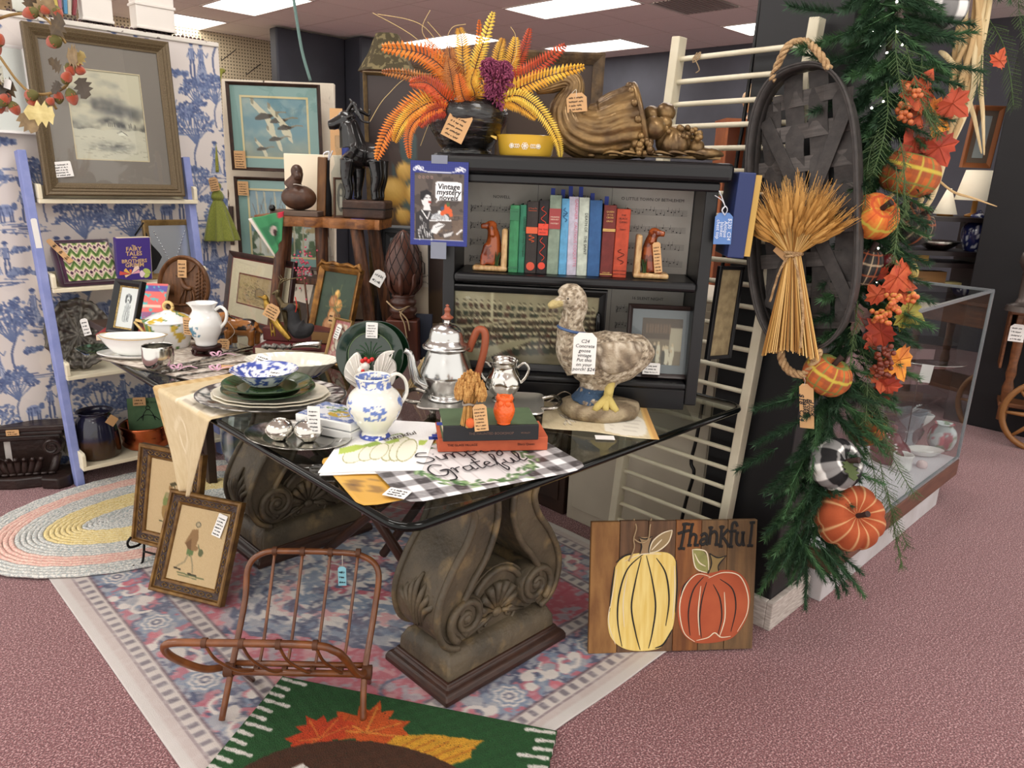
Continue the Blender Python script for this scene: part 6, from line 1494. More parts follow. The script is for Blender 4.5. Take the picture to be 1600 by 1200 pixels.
cf=fitd(2.68,(634,447),(669,449),(630,380),(668,380),.1);t=thing('cottage_card','ink drawing of a cottage on a cream card beside the bookcase','drawing',mtx=cf[0]);cottage().sheet('drawing',mat('print',attr=True,rough=.5),cf[1],cf[2],t,Tm((0,-.001,0)));slab(MB(),None,-cf[1]/2,cf[1]/2,0,.003,TZ-cf[0].translation.z+.002,cf[2]).build('card',mat('mat_ivory',None),t,smooth=0)
nf=fitd(2.62,(648,562),(674,562),(652,442),(672,442),.1);t=thing('navy_board','plain navy board standing against the bookcase side','board',mtx=Matrix.Translation((0,0,TZ+.001-nf[0].translation.z))@nf[0]);slab(MB(),None,-nf[1]/2,nf[1]/2,0,.02,0,nf[2]).build('board',mat('board_navy',(34,42,62),.5),t,smooth=0,bev=.002)
# ================================================================== black bookcase standing on the glass
BCM=Matrix(((.661,.750,0,1.607),(-.750,.661,0,1.375),(0,0,1,TZ),(0,0,0,1)))
BW,BD,BH=.75,.20,.70
bkp=mat('bookcase_black',(15,15,18),.33,col2=(12,12,15),nscale=8,spec=.5)
bc=thing('bookcase','black two-shelf bookcase lined with sheet music on the glass table','bookcase',mtx=BCM)
for sx in(-1,1):slab(MB(),None,sx*BW/2-(.034 if sx>0 else 0),sx*BW/2+(.034 if sx<0 else 0),0,BD,.02,BH-.045).build('side_panel',bkp,bc,smooth=0,bev=.004)
slab(MB(),None,-BW/2-.03,BW/2+.03,-.03,BD+.01,BH-.05,BH).build('top_board',bkp,bc,smooth=0,bev=.014,bseg=3)
slab(MB(),None,-BW/2,BW/2,-.012,.0,BH-.075,BH-.05).build('top_moulding',bkp,bc,smooth=0,bev=.005)
MIDZ=.378
slab(MB(),None,-BW/2+.034,BW/2-.034,-.012,BD-.01,MIDZ-.028,MIDZ).build('shelf',bkp,bc,smooth=0,bev=.010,bseg=3)
LOWZ=.086
slab(MB(),None,-BW/2+.034,BW/2-.034,-.004,BD-.01,LOWZ-.022,LOWZ).build('shelf',bkp,bc,smooth=0,bev=.008)
slab(MB(),None,-BW/2+.034,BW/2-.034,.004,.02,.004,LOWZ-.022).build('kick_board',bkp,bc,smooth=0,bev=.002)
slab(MB(),None,-BW/2,BW/2,BD-.01,BD,.02,BH-.05).build('back_panel',bkp,bc,smooth=0)
paper=mat('music_paper',(206,202,194),.9,col2=(196,190,180),nscale=12);mink=mat('music_ink',(62,58,60),.8)
rg=random.Random(9)
for k,(x0,x1,z0,z1,ttl)in enumerate([(-.34,-.12,.37,.63,'NOWELL'),(-.12,.10,.38,.64,'BELOVED      TULIE'),(.10,.34,.378,.64,'O LITTLE TOWN OF BETHLEHEM'),(.12,.34,.09,.345,'16 SILENT NIGHT'),(-.34,-.10,.09,.345,''),(-.10,.12,.09,.345,'')]):
 pg=slab(MB(),None,x0,x1-.001,BD-.0115-.0006*k,BD-.011-.0006*k,z0,z1).build('music_page',paper,bc,smooth=0)
 y=BD-.0120-.0006*k;q=MB();w=x1-x0
 for r in range(5):
  zc=z1-.075-r*.05
  if zc<z0+.02:break
  for l in range(5):slab(q,None,x0+.015,x1-.015,y-.0003,y,zc-l*.0038-.0003,zc-l*.0038+.0003)
  for n_ in range(18):
   xn=x0+.03+n_*(w-.05)/18;zn=zc-rg.random()*.016
   q.box((xn,y-.0004,zn),(.0036,.0004,.0028))
   if rg.random()<.8:slab(q,None,xn+.0014,xn+.0020,y-.0004,y,zn,zn+.011)
   if n_%5==0:slab(q,None,xn-.004,xn-.0034,y-.0004,y,zc-.0155,zc+.0005)
  q.tube([(x0+.018,y-.0004,zc-.02),(x0+.021,y-.0004,zc-.008),(x0+.018,y-.0004,zc+.003),(x0+.024,y-.0004,zc-.004),(x0+.017,y-.0004,zc-.012),(x0+.023,y-.0004,zc-.016)],.0007,4)
 q.build('staves_and_notes',mink,pg,smooth=0)
 if ttl:lettering('page_title',ttl,.0125,mink,pg,Tm(((x0+x1)/2,y-.0005,z1-.05)),ext=.0002)
def book(x0,x1,h,d,col,label,lean=0.0,title=None,tcol=(230,220,200),extra=None,mark=None,y0=.035,tsz=.011,horiz=None,col2=None):
 w=x1-x0
 t=thing('hardback_book',label,'book',mtx=BCM@Tm(((x0+x1)/2,y0,MIDZ+.001),ry=lean),group='vintage mystery novels in a row')
 cm=mat('cloth_%d_%d_%d'%col,col,.72,col2=col2 or tuple(int(v*.86)for v in col),nscale=40,bump=.12,bscale=300)
 q=MB();slab(q,None,-w/2,-w/2+.003,.004,d,0,h);slab(q,None,w/2-.003,w/2,.004,d,0,h)
 P=[(-w/2,.005),(-w/2+.0015,.001),(0,-.0025),(w/2-.0015,.001),(w/2,.005)];k=len(P)
 q.add([(x,y,0)for x,y in P]+[(x,y,h)for x,y in P],[(i,i+1,i+1+k,i+k)for i in range(k-1)]+[tuple(range(k-1,-1,-1)),tuple(range(k,2*k))]);q.build('cover',cm,t,smooth=0)
 slab(MB(),None,-w/2+.003,w/2-.003,.004,d-.004,.003,h-.003).build('pages',mat('page_block',(226,212,184),.85),t,smooth=0)
 tm=mat('spine_%d_%d_%d'%tcol,tcol,.6)
 if title:lettering('spine_title',title,tsz,tm,t,Tm((tsz*.32,-.0031,h*.54),ry=math.pi/2),ext=.0002)
 if horiz:
  for i,(tx,zz,sz)in enumerate(horiz):lettering('spine_title',tx,sz,tm,t,Tm((0,-.0031,h*zz)),ext=.0002)
 if extra:
  for(kind,zz,sz,ec)in extra:
   m_=mat('spine_%d_%d_%d'%ec,ec,.6)
   if kind=='band':slab(MB(),None,-w*.49,w*.49,-.0031,0,h*zz,h*(zz)+sz).build('spine_band',m_,t,smooth=0)
   elif kind=='disc':MB().lathe([(0,-.0005),(w*.36,-.0005),(w*.36,0)],18,Tm((0,-.0028,h*zz),rx=math.pi/2)).build('spine_emblem',m_,t,smooth=0)
   elif kind=='loop':MB().tube([(w*.28*math.sin(a*2)*(.4+.6*abs(math.sin(a))),-.0033,h*(zz+sz*a/6.28))for a in np.linspace(0,6.28,26)],.0009,4).build('spine_drawing',m_,t,smooth=0)
 if mark:MB().box((0,d*.4,h+mark*.4),(min(w*.5,.012),.0008,mark),Tm(rz=.2)).build('bookmark',mat('slip_blue',(44,62,150),.6),t,smooth=0)
 return t
def bx_(px,py=423):return onpl(px,py,BCM,.035)[0]
edges=[793.5,808.5,819.0,837.5,853.5,872,885,900.5,917,937,957,987]
hs=[.188,.190,.200,.205,.220,.212,.218,.217,.211,.199,.190]
E_=[bx_(e)for e in edges]
specs=[((64,138,92),'light green hardback mystery leftmost against the bookend',dict(extra=[('band',.78,.032,(50,110,76)),('band',.06,.006,(50,110,76))],tcol=(30,70,48),horiz=[('GARDNER',.9,.004)])),((52,124,96),'thin dark green hardback with vertical black lettering',dict(title='GARDNER  Drowsy Mosquito',tcol=(20,44,34),tsz=.009)),((54,48,46),'charcoal hardback with orange ribbon badge on its spine',dict(horiz=[('A Toast To',.90,.0052),('Tomorrow',.87,.0052)],tcol=(206,92,56),extra=[('band',.56,.018,(206,92,56)),('disc',.10,0,(200,80,56)),('loop',.44,.10,(206,92,56))])),((40,36,38),'black hardback with red looping figure titled The Rustlers Picnic',dict(horiz=[('THE YEAR',.60,.006),('PICNIC',.555,.006)],tcol=(28,20,20),extra=[('band',.53,.032,(214,70,50)),('loop',.66,.26,(214,70,50)),('loop',.18,.32,(214,70,50)),('disc',.11,0,(214,70,50))])),((136,152,134),'grey-green hardback with a red title patch on its spine',dict(horiz=[('MIGNON',.72,.006),('EBERHART',.69,.005),('MYSTERY',.64,.0055)],tcol=(220,200,180),extra=[('band',.58,.056,(150,62,62))],mark=.02)),((98,164,206),'thin sky blue hardback with a dark ring on its spine',dict(horiz=[('Black',.80,.006),('Arrow',.77,.006)],tcol=(30,60,96),extra=[('loop',.70,.18,(40,76,116))],mark=.026)),((196,190,206),'pale lavender hardback with pink lettering',dict(title='GARDNER  CAUTIOUS COQUETTE',tcol=(196,110,130),tsz=.012,lean=-.02,mark=.045)),((196,204,190),'pale celadon hardback with slanted black title',dict(title='DEATH OF   THE SAINT',tcol=(40,44,44),tsz=.011,lean=-.02,mark=.032)),((52,92,140),'plain royal blue hardback without a title',dict(lean=-.02,col2=(44,80,126),mark=.02)),((112,46,42),'maroon hardback with a gold lettered spine',dict(horiz=[('QUEEN',.90,.0065),('OF THE',.86,.005),('CROSS',.82,.0065),('GRASS',.77,.0065),('COLLIER',.05,.0055)],tcol=(206,170,100),extra=[('band',.66,.003,(206,170,100)),('band',.64,.003,(206,170,100)),('band',.03,.002,(206,170,100))],mark=.025)),((186,74,48),'brick red hardback titled The Black Gang at the row end',dict(horiz=[('THE',.90,.007),('BLACK',.85,.0078),('GANG',.80,.0078),('Sapper',.70,.0065)],tcol=(60,26,22),extra=[('loop',.2,.22,(70,30,26)),('band',.10,.001,(70,30,26)),('band',.05,.001,(70,30,26))]))]
for i,(col,lab,kw)in enumerate(specs):
 x0,x1=E_[i],E_[i+1]
 if i==10:x1=bx_(979)
 book(x0+.0004,x1-.0004,hs[i],.125 if i<10 else .13,col,lab,**kw)
woodc=mat('bookend_bark',(206,172,122),.4,col2=(170,128,80),nscale=30,nstretch=(4,4,1),bump=.4,bscale=60,coat=.4)
dogm=mat('bookend_glaze',attr=True,rough=.25,coat=.5)
def bookend(xp,flip,label):
 x=onpl(xp,424,BCM,.03)[0]
 t=thing('dog_bookend',label,'bookend',mtx=BCM@Tm((x,.03,MIDZ+.001),s=(1,1,1)),group='glazed dog bookends')
 f=flip
 b=MB();b.box((f*.045,.03,.008),(.10,.062,.016));b.build('base',woodc,t,smooth=.9,bev=.006)
 b=MB();b.box((f*.005,.03,.062),(.018,.06,.12),taper=.9);b.build('post',woodc,t,smooth=.9,bev=.006)
 b=MB()
 b.tube(bez([(f*.045,.03,.018),(f*.04,.03,.05),(f*.038,.03,.09),(f*.042,.028,.118)],5),np.interp(np.linspace(0,1,16),[0,.4,.8,1],[.024,.026,.018,.014]),10)
 b.sph((f*.046,.024,.128),(.018,.016,.015),12,8);b.tube([(f*.05,.02,.128),(f*.075,.014,.126)],[.011,.008],8)
 b.tube([(f*.045,.008,.128),(f*.04,.006,.10)],[.007,.009],6);b.tube([(f*.05,.042,.128),(f*.046,.046,.10)],[.007,.009],6)
 for yy in(.016,.044):b.tube([(f*.055,yy,.075),(f*.066,yy,.04),(f*.066,yy-.004,.016)],[.011,.009,.009],8)
 b.tube([(f*.03,.052,.03),(f*.06,.056,.018)],[.016,.012],8)
 o=b.build('dog',dogm,t,remesh=.0035,smooth=3)
 tint(o,lambda co:np.where((fbm(co,40,3)[:,None]>.5),np.array([[150,74,34]]),np.array([[104,46,24]]))*np.where((co[:,2:3]<.05)&(fbm(co,60,5)[:,None]>.45),1.35,1.0).clip(0,1.6))
 q=MB();rg=random.Random(4)
 for k in range(22):a=rg.random()*.8-.4;q.tube([(f*(.022+rg.random()*.008),.004+rg.random()*.01,.016),(f*(.022+a*.02),.0+a*.008,.045+rg.random()*.012)],[.0022,.0006],4)
 q.build('grass_tuft',mat('glaze_green',(44,110,70),.3),t,smooth=0)
 return t
tb=bookend(789,-1,'glazed dog bookend left of the green books');tb2=bookend(993,1,'glazed dog bookend with a price card right of the red book')
pricetag(tb2,Tm((.064,-.004,.02),ry=-.16),.022,.085,'kraft',8,41)
def poster():
 c=Cv(108,150,(46,56,132));k=(c.X*14+c.Y*20)%1;k2=(c.X*14-c.Y*20)%1;c.put((k<.5)^(k2<.5),(38,48,118),.8)
 c.rect(.07,.14,.93,.93,(92,82,76));c.put((c.Y>.14)&(c.Y<.93)&(c.X>.07)&(c.X<.93)&(c.fb(7,2)>.52),(66,58,56),.8);c.put((c.Y>.62)&(c.Y<.93)&(c.X>.07)&(c.X<.93)&(c.fb(11,6)>.45),(120,100,84),.7)
 for s_ in(-1,1):
  for q in range(5):c.ell(.5+s_*(.30+.03*q),.085+.012*math.sin(q*2),.035,.02,(220,222,230),1,q*.6,ring=.5)
 c.line(bz2([(.1,.07),(.25,.12),(.5,.125),(.75,.12),(.9,.07)],6),.016,(226,228,234));c.line([(.07,.93),(.93,.93)],.01,(226,228,234))
 for q in range(4):c.ell(.16+q*.07,.19,.022,.018,(180,140,130),.8,ring=.4)
 wh,dk=(226,226,226),(30,28,30)
 c.ell(.28,.46,.085,.075,wh);c.poly([(.18,.45),(.18,.36),(.28,.335),(.37,.37),(.36,.40),(.28,.39),(.22,.46)],dk);c.line([(.27,.43),(.30,.43)],.015,dk);c.line([(.33,.43),(.36,.43)],.014,dk);c.ell(.34,.48,.03,.014,(150,60,50));c.poly([(.24,.52),(.34,.52),(.36,.58),(.22,.58)],wh)
 c.poly([(.09,.93),(.09,.62),(.20,.57),(.36,.60),(.44,.70),(.40,.93)],(48,46,48))
 for q in range(26):r_=random.Random(q);x,y=.11+.28*r_.random(),.62+.28*r_.random();c.line([(x,y),(x+.03*r_.random()-.01,y+.05)],.012,(196,196,196))
 c.line([(.2,.58),(.3,.68),(.34,.60)],.02,wh)
 c.ell(.52,.68,.17,.085,(70,70,74));c.ell(.52,.68,.16,.075,(200,204,208));c.rect(.33,.69,.72,.80,(92,82,76));c.line([(.34,.70),(.71,.69)],.02,(236,238,240));c.ell(.51,.595,.03,.02,wh)
 for q in range(7):c.line([(.40+q*.035,.69),(.44+q*.025,.625)],.007,(90,90,96))
 c.poly([(.40,.76),(.50,.72),(.62,.74),(.54,.79),(.46,.86),(.36,.84)],wh);c.line([(.44,.78),(.6,.74)],.008,dk);c.poly([(.58,.86),(.76,.82),(.72,.87),(.6,.90)],(200,200,200));c.line([(.82,.85),(.9,.8)],.03,wh)
 for x,y,r_ in((.60,.58,.055),(.68,.58,.05),(.64,.53,.05),(.56,.61,.035),(.71,.62,.035)):c.ell(x,y,r_,r_*.72,(214,96,52))
 c.ell(.66,.50,.03,.03,(70,96,60));c.ell(.56,.55,.03,.025,(60,80,110))
 c.poly(bz2([(.44,.27),(.44,.245),(.5,.235),(.78,.235),(.88,.245),(.89,.27),(.89,.42),(.88,.45),(.8,.455),(.52,.455),(.44,.49),(.47,.44),(.44,.42),(.44,.27)],4),(244,244,246))
 return c
z_t=onpl(686,252,BCM,-.034);z_b=onpl(686,384,BCM,-.034);xl=onpl(641,320,BCM,-.034)[0];xr=onpl(731,320,BCM,-.034)[0]
pw,ph=xr-xl,z_t[1]-z_b[1]
t=thing('paper_poster','blue bordered poster of a waiter reading Vintage mystery novels','poster',mtx=BCM@Tm(((xl+xr)/2,-.0335,z_b[1])))
poster().sheet('print',mat('print',attr=True,rough=.5),pw,ph,t,thick=.0006)
hw=mat('ink',(28,28,34),.6)
for tx,zz in(('Vintage',.680),('mystery',.615),('novels',.550)):lettering('handwriting',tx,.0205,hw,t,Tm((pw*.165,-.0006,ph*zz)),ext=.0002,bold=.0003,shear=.12)
for(x,z)in((0,ph),(-.0,-.03)):slab(MB(),None,x-.022,x+.022,-.0012,-.0006,z-.006,z+.016 if z>0 else z+.04).build('tape',mat('tape',(150,156,172),.35,alpha=.6),t,smooth=0)
def crowd(seed,w=150,h=60,dense=True):
 c=Cv(w,h,(150,138,114));c.put(np.clip(c.fb(6,seed)*2-.6,0,1),(190,178,150),.7);c.put(c.Y>.45+.3*(c.X-.5),(112,100,80),.5)
 rg=random.Random(seed)
 if dense:
  for row in range(7):
   for k in range(24):
    x=k/24+rg.random()*.02;y=.14+row*.12-.10*x*(row-1)*.4;s=.012+.003*row
    c.ell(x,y+.05,s*1.2,s*2.6,(70+rg.randint(-14,20),60,50));c.ell(x,y,s*.7,s*1.3,(206,190,160));c.ell(x,y-.022,s*.7,s*.6,(60,50,42))
  c.poly([(0,1),(0,.92),(.55,.62),(.62,.62),(.2,1)],(176,164,136));c.line([(.28,0),(.28,.4)],.02,(196,184,156));c.line([(0,.55),(.5,.36),(1,.25)],.012,(190,176,146))
 return c
def photo_frame(y,bl,br,tl,tr,name,label,bw,fm,cv,**k):
 a=BCM@Vector((onpl(*bl,BCM,y)[0],y,LOWZ+.001));b_=BCM@Vector((onpl(*br,BCM,y)[0],y,LOWZ+.001))
 return framed(name,label,fit3(a,b_,tl,tr,.3),bw,.016,fm,cv,**k)
blkf=mat('frame_black',(18,18,20),.35)
t=photo_frame(.06,(694,566),(940,566),(686,447),(946,447),'panorama_photo','long black framed sepia photograph of a seated crowd',.022,blkf,crowd(3),cat='photograph')
tmx=onpl(934,505,BCM,.03)
t=thing('black_spoon','black glossy rounded handle standing before the crowd photograph','utensil',mtx=BCM@Tm((tmx[0],.026,LOWZ+.001)))
MB().tube([(0,0,0),(0,0,.08),(.0,0,.12),(0,0,.165),(0,0,.185),(0,0,.192)],[.008,.009,.014,.017,.013,.004],12,flat=.5).build('handle',mat('gloss_black',(12,12,14),.12),t,smooth=3)
def group_photo():
 c=Cv(80,56,(120,104,86));c.rect(0,0,1,.45,(80,62,50));c.rect(.7,.2,1,.7,(170,158,138))
 rg=random.Random(7)
 for k in range(9):c.rect(.1+k*.07,.12,.15+k*.07,.32,(110,84,66))
 for k in range(16):
  x,y=.05+.9*rg.random(),.55+.25*rg.random();c.ell(x,y+.16,.05,.18,(206,196,176)if rg.random()<.6 else(70,62,54));c.ell(x,y-.03,.028,.04,(196,174,146))
 return c
t=photo_frame(.05,(975,573),(1083,592),(985,466),(1092,486),'wedding_photo','dark framed sepia group photograph leaning in the lower bay',.014,mat('frame_espresso',(44,32,30),.4),group_photo(),matw=(.03,.025),matcol=mat('mat_grey_photo',(112,116,124),.6),cat='photograph')
pricetag(t,Tm((-.025,-.026,.012)),.05,.034,'white',3,44,cut=False)
x0=onpl(1122,330,BCM,0)[0]
t=thing('navy_box','navy blue book-shaped box with gold edge at the bookcase corner','box',mtx=BCM@Tm((BW/2+.035,.0,.455),ry=.03))
slab(MB(),None,0,.045,-.03,.15,0,.225).build('cover',mat('box_navy',(34,48,96),.5),t,smooth=0,bev=.003)
slab(MB(),None,.045,.062,-.022,.14,.006,.22).build('page_edge',mat('gold_edge',(196,158,82),.5),t,smooth=0)
pt=thing('blue_price_tag','blue handwritten tag for the bookcase on a white ribbon','price tag',mtx=BCM@Tm((BW/2+.016,-.0345,.49),ry=-.03))
pricetag(pt,Tm((0,0,0)),.047,.083,'blue',0,50)
for i,tx in enumerate(['$230  C24','Antique','blanket','chest top']):lettering('handwriting',tx,.0135,mat('ink_white',(225,230,240),.6),pt,Tm((.012-.010*i,-.0008,.040),ry=math.pi/2),ext=.0002,shear=.1)
MB().tube(bez([(0,-.003,.076),(.006,-.006,.09),(.0,-.006,.10),(-.008,-.005,.09),(0,-.003,.078)],5),.0025,6,flat=.35).build('ribbon',mat('ribbon_white',(226,228,236),.5),pt,smooth=3)
for e in(((0,-.005,.098),(-.012,-.006,.125),(-.02,-.006,.14)),((0,-.005,.098),(-.010,-.006,.115),(-.03,-.006,.128))):MB().tube(bez(e,5),.0035,6,flat=.3).build('ribbon_tail',MATS['ribbon_white'],pt,smooth=3)
t=thing('small_black_frame','small black frame turned sideways against the bookcase flank','frame',mtx=BCM@Tm((BW/2+.022,.02,.155),rz=math.radians(38),ry=.05))
b=MB()
for a_ in((0,.006,0,.27),(.094,.10,0,.27)):slab(b,None,a_[0],a_[1]+.006,0,.012,a_[2],a_[3])
slab(b,None,.006,.1,0,.012,0,.010);slab(b,None,.006,.1,0,.012,.26,.27);b.build('frame',blkf,t,smooth=0,bev=.001)
slab(MB(),None,.010,.096,.006,.009,.008,.262).build('print',mat('frame_back_tan',(150,134,100),.8,col2=(120,104,76),nscale=40),t,smooth=0)
# ================================================================== on top of the bookcase
TOPZ=BH
def topp(px,y=.09):return onpl(px,248,BCM,y)[0]
s=.00182
xv=topp(728)
vz=thing('black_vase','squat black drip-glazed pottery vase holding the ferns','vase',mtx=BCM@Tm((xv,.09,TOPZ)))
drip=mat('drip_glaze',(20,19,19),.14,col2=(84,72,40),nscale=26,nstretch=(1,1,5),nlo=.60,nhi=.72,bump=.5,bscale=26,bstretch=(1,1,4),coat=.6)
prof=sprof([(40,0),(40,5),(37,7),(42,12),(52,28),(61,45),(64,58),(60,70),(50,78),(46,79),(52,70),(55,58)],6)
MB().lathe(sc(prof,s),64,rf=lambda a,z:1+.006*math.sin(z*900)).build('vase_body',drip,vz,smooth=3)
pricetag(vz,Tm((-.026,-.118,.035),ry=.42,rx=-.1),.062,.085,'kraft',6,51)
fb=thing('fern_arrangement','burst of orange and yellow artificial fern fronds with magenta astilbe','floral arrangement',mtx=BCM@Tm((xv,.09,TOPZ+.12)))
fcol=[mat('fern_yellow',(232,184,62),.6,col2=(206,142,40),nscale=22),mat('fern_orange',(226,138,48),.6,col2=(206,96,34),nscale=18),mat('fern_rust',(206,84,36),.6,col2=(150,44,32),nscale=18),mat('fern_brown',(176,112,48),.6,col2=(140,76,34),nscale=20),mat('fern_lemon',(236,208,92),.6,col2=(222,180,62),nscale=18)]
stemm=mat('fern_stem',(74,42,34),.6)
def frond(P,wid,m_,k):
 """P: photo pixels of the midrib with depth offset; wid: leaflet length in px."""
 X0,Z0=onpl(728,185,BCM,.09)
 pts=[]
 for i,(px,py,dy)in enumerate(P):
  y=.09+dy;x,z=onpl(px,py,BCM,y);pts.append((x-xv,y-.09,z-TOPZ-.12))
 cl=bez(pts,10);n=len(cl);b=MB();rg=random.Random(k);nl=int(n*1.0)
 for i in range(3,n):
  f=i/(n-1);L=wid*s*min(1,.35+2.2*f)*(1-f)**.45*1.35 if f<.999 else 0
  if L<=0:continue
  t=(cl[min(i+1,n-1)]-cl[i-1]).normalized();side=Vector((t.z,0,-t.x));side.normalize()
  w_=(cl[i]-cl[i-1]).length*.44
  for sg_ in(-1,1):
   d=(side*sg_*.92+t*.42+Vector((0,-.25+.3*rg.random(),0))).normalized();e=t
   a=cl[i];m1=a+d*L*.5+Vector((0,-.004,0));q=a+d*L*(.9+.15*rg.random())+Vector((0,.006*rg.random(),0))
   b.add([a-e*w_*.6,a+e*w_*.6,m1+e*w_,m1-e*w_,q],[(0,1,2,3),(3,2,4)])
 o=b.build('fern_frond',m_,fb,smooth=0)
 MB().tube(cl,[.0022*(1-.7*i/n)for i in range(n)],5).build('midrib',stemm,o,smooth=3)
c0=(728,172)
FR=[([(c0[0]-4,172,0),(702,118,-.03),(660,84,-.06),(596,74,-.06)],22,1),([(715,178,0),(680,138,-.06),(640,118,-.05),(596,112,-.02)],14,3),([(716,180,-.02),(676,152,-.09),(634,176,-.10),(606,205,-.10),(588,250,-.10)],20,1),([(712,180,-.04),(680,160,-.10),(650,172,-.12),(628,194,-.12),(616,222,-.11)],18,0),([(712,182,-.04),(690,168,-.12),(652,186,-.13),(638,212,-.13),(640,248,-.12)],12,1),([(728,172,0),(716,120,-.04),(704,92,-.05),(702,72,-.04)],16,3),([(730,172,0),(724,110,.0),(722,66,.02),(717,44,.02)],16,0),([(732,172,0),(742,110,.0),(755,68,.0),(771,18,.02)],15,4),([(734,172,0),(745,120,.03),(748,76,.04),(749,30,.05)],10,1),([(726,172,-.03),(712,150,-.09),(706,124,-.10),(700,94,-.09)],20,3),([(738,172,-.03),(742,148,-.09),(736,128,-.10),(742,108,-.10)],16,0),([(742,168,0),(790,120,.02),(800,92,.03),(806,58,.04)],18,0),([(744,168,0),(800,110,.04),(818,78,.05),(828,44,.06)],13,2),([(746,170,-.01),(806,126,-.02),(846,100,-.02),(884,70,0)],18,2),([(748,172,-.02),(810,138,-.05),(860,118,-.05),(914,104,-.03)],17,0),([(748,176,-.02),(798,150,-.07),(830,160,-.09),(856,190,-.10),(872,222,-.10),(876,246,-.09)],13,4),([(748,178,-.02),(790,158,-.06),(816,168,-.08),(838,186,-.09)],15,0),([(722,178,-.05),(692,150,-.12),(668,130,-.12),(640,130,-.10)],18,2),([(720,180,-.05),(690,172,-.12),(672,178,-.13),(656,198,-.13)],16,2),([(740,170,.03),(770,120,.07),(780,80,.09),(786,60,.1)],14,0),([(718,172,.03),(700,110,.06),(680,80,.07),(664,62,.08)],14,1),([(735,176,-.04),(728,160,-.10),(722,146,-.12),(716,116,-.13)],18,1)]
for k,(P,wd,m_)in enumerate(FR):frond(P,wd,fcol[m_],k)
q=MB()
for P in([(720,170),(690,110),(650,60),(582,20)],[(722,170),(700,100),(660,40),(590,22)],[(716,172),(650,120),(604,150),(578,190)],[(724,170),(726,100),(700,70),(668,34)],[(726,170),(700,80),(705,45),(728,38)],[(718,176),(690,160),(672,190),(657,228)],[(728,170),(690,90),(660,50),(672,16)],[(744,168),(800,100),(806,60),(798,42)]):
 q.tube(bez([(lambda a:(a[0]-xv,-.03,a[1]-TOPZ-.12))(onpl(x,y,BCM,.06))for x,y in P],10),.0009,4)
q.build('dry_grass',mat('grass_straw',(206,180,124),.7),fb,smooth=3)
mg=mat('astilbe',(162,82,112),.9,col2=(122,50,82),nscale=60)
for k,(px,py,r)in enumerate([(778,128,22),(776,152,18),(764,108,14),(786,112,14)]):
 b=MB();rg=random.Random(k+60);ct=onpl(px,py,BCM,.03)
 for i in range(420):
  v=Vector((rg.gauss(0,1),rg.gauss(0,1),rg.gauss(0,1.1)));v.normalize();w_=v*r*s*(.75+.5*rg.random());v*=r*s*.5;o_=Vector((ct[0]-xv,-.05,ct[1]-TOPZ-.12))
  b.tube([o_+v,o_+(v+w_)*.62+Vector((0,0,.004)),o_+w_],[.0012,.0022,.0008],3)
 b.build('astilbe_plume',mg,fb,smooth=0)
cx=topp(821,.06);y_=mat('dish_yellow',(222,178,62),.2,coat=.5);wz=mat('print_white_enamel',(240,236,226),.4)
cs=thing('casserole_dish','golden yellow oval casserole dish with a white flower band','dish',mtx=BCM@Tm((cx,.06,TOPZ)))
q=MB().lathe(sc([(0,0),(38,0),(41,3),(44,26),(46,29),(44,29.5),(42,26),(39,5),(0,4)],s),48,Tm(s=(1,.72,1)))
for sx in(-1,1):q.prism([(sx*44*s,27*s),(sx*55*s,29*s),(sx*53*s,26.5*s),(sx*44*s,22*s)],.05,Tm((0,-.025,0)))
q.build('bowl',y_,cs,smooth=.8,fix=True)
def band_pt(xp,zp):
 x=xp*s;r=42.5*s;return(x,-.72*math.sqrt(max(r*r-x*x,1e-6))-.0015,zp*s)
for xp,r in((0,5),(-20,3.5),(20,3.5)):
 q=MB()
 for k in range(6):
  a=k*math.pi/3;c_=band_pt(xp+r*.6*math.cos(a),14+r*.6*math.sin(a));q.tube([band_pt(xp+r*.6*math.cos(a)+r*.42*math.cos(t),14+r*.6*math.sin(a)+r*.42*math.sin(t))for t in np.linspace(0,6.28,9)],.0008,4)
 q.sph(band_pt(xp,14),.0022,6,4);q.build('flower_print',wz,cs,smooth=0)
q=MB()
for sx in(-1,1):
 for k in range(3):
  for d_ in(-1,1):q.tube([band_pt(sx*(8+k*2.6),14),band_pt(sx*(9.6+k*2.6),14+d_*3),band_pt(sx*(11+k*2.6),14+d_*1.5)],.0009,4)
q.build('leaf_print',wz,cs,smooth=0)
gm=mat('bronze_gold',(150,120,76),.34,.55,col2=(92,72,50),nscale=16,bump=.2,bscale=60)
xc=topp(1000)
co=thing('cornucopia','antique gold plaster cornucopia spilling fruit, with a curled horn','ornament',mtx=BCM@Tm((xc,.07,TOPZ)))
def CP(px,py,y=0.0):
 a=onpl(px,py,BCM,.07+y);return Vector((a[0]-xc,y,a[1]-TOPZ))
path=bez([CP(838,142),CP(862,132),CP(884,124),CP(896,132),CP(893,150),CP(886,175),CP(900,200),CP(935,208),CP(970,196),CP(1000,188)],9)
n=len(path);rad=np.interp(np.linspace(0,1,n),[0,.1,.22,.32,.42,.52,.62,.75,.88,1],[4,11,15,14,16,23,32,40,47,50])*s
b=MB();ND=72
vs=[];pu=Vector((0,1,0))
for i,p in enumerate(path):
 t=(path[min(i+1,n-1)]-path[max(i-1,0)]).normalized();y=(pu-t*pu.dot(t)).normalized();x=t.cross(y)
 for j in range(ND):
  a=2*math.pi*j/ND;rr=rad[i]*(.95+.13*abs(math.sin(9*a+i*.10)));vs.append(p+x*(math.cos(a)*rr)+y*(math.sin(a)*rr*.85))
b.add(vs,[(i*ND+j,i*ND+(j+1)%ND,(i+1)*ND+(j+1)%ND,(i+1)*ND+j)for i in range(n-1)for j in range(ND)]+[tuple(range(ND-1,-1,-1))])
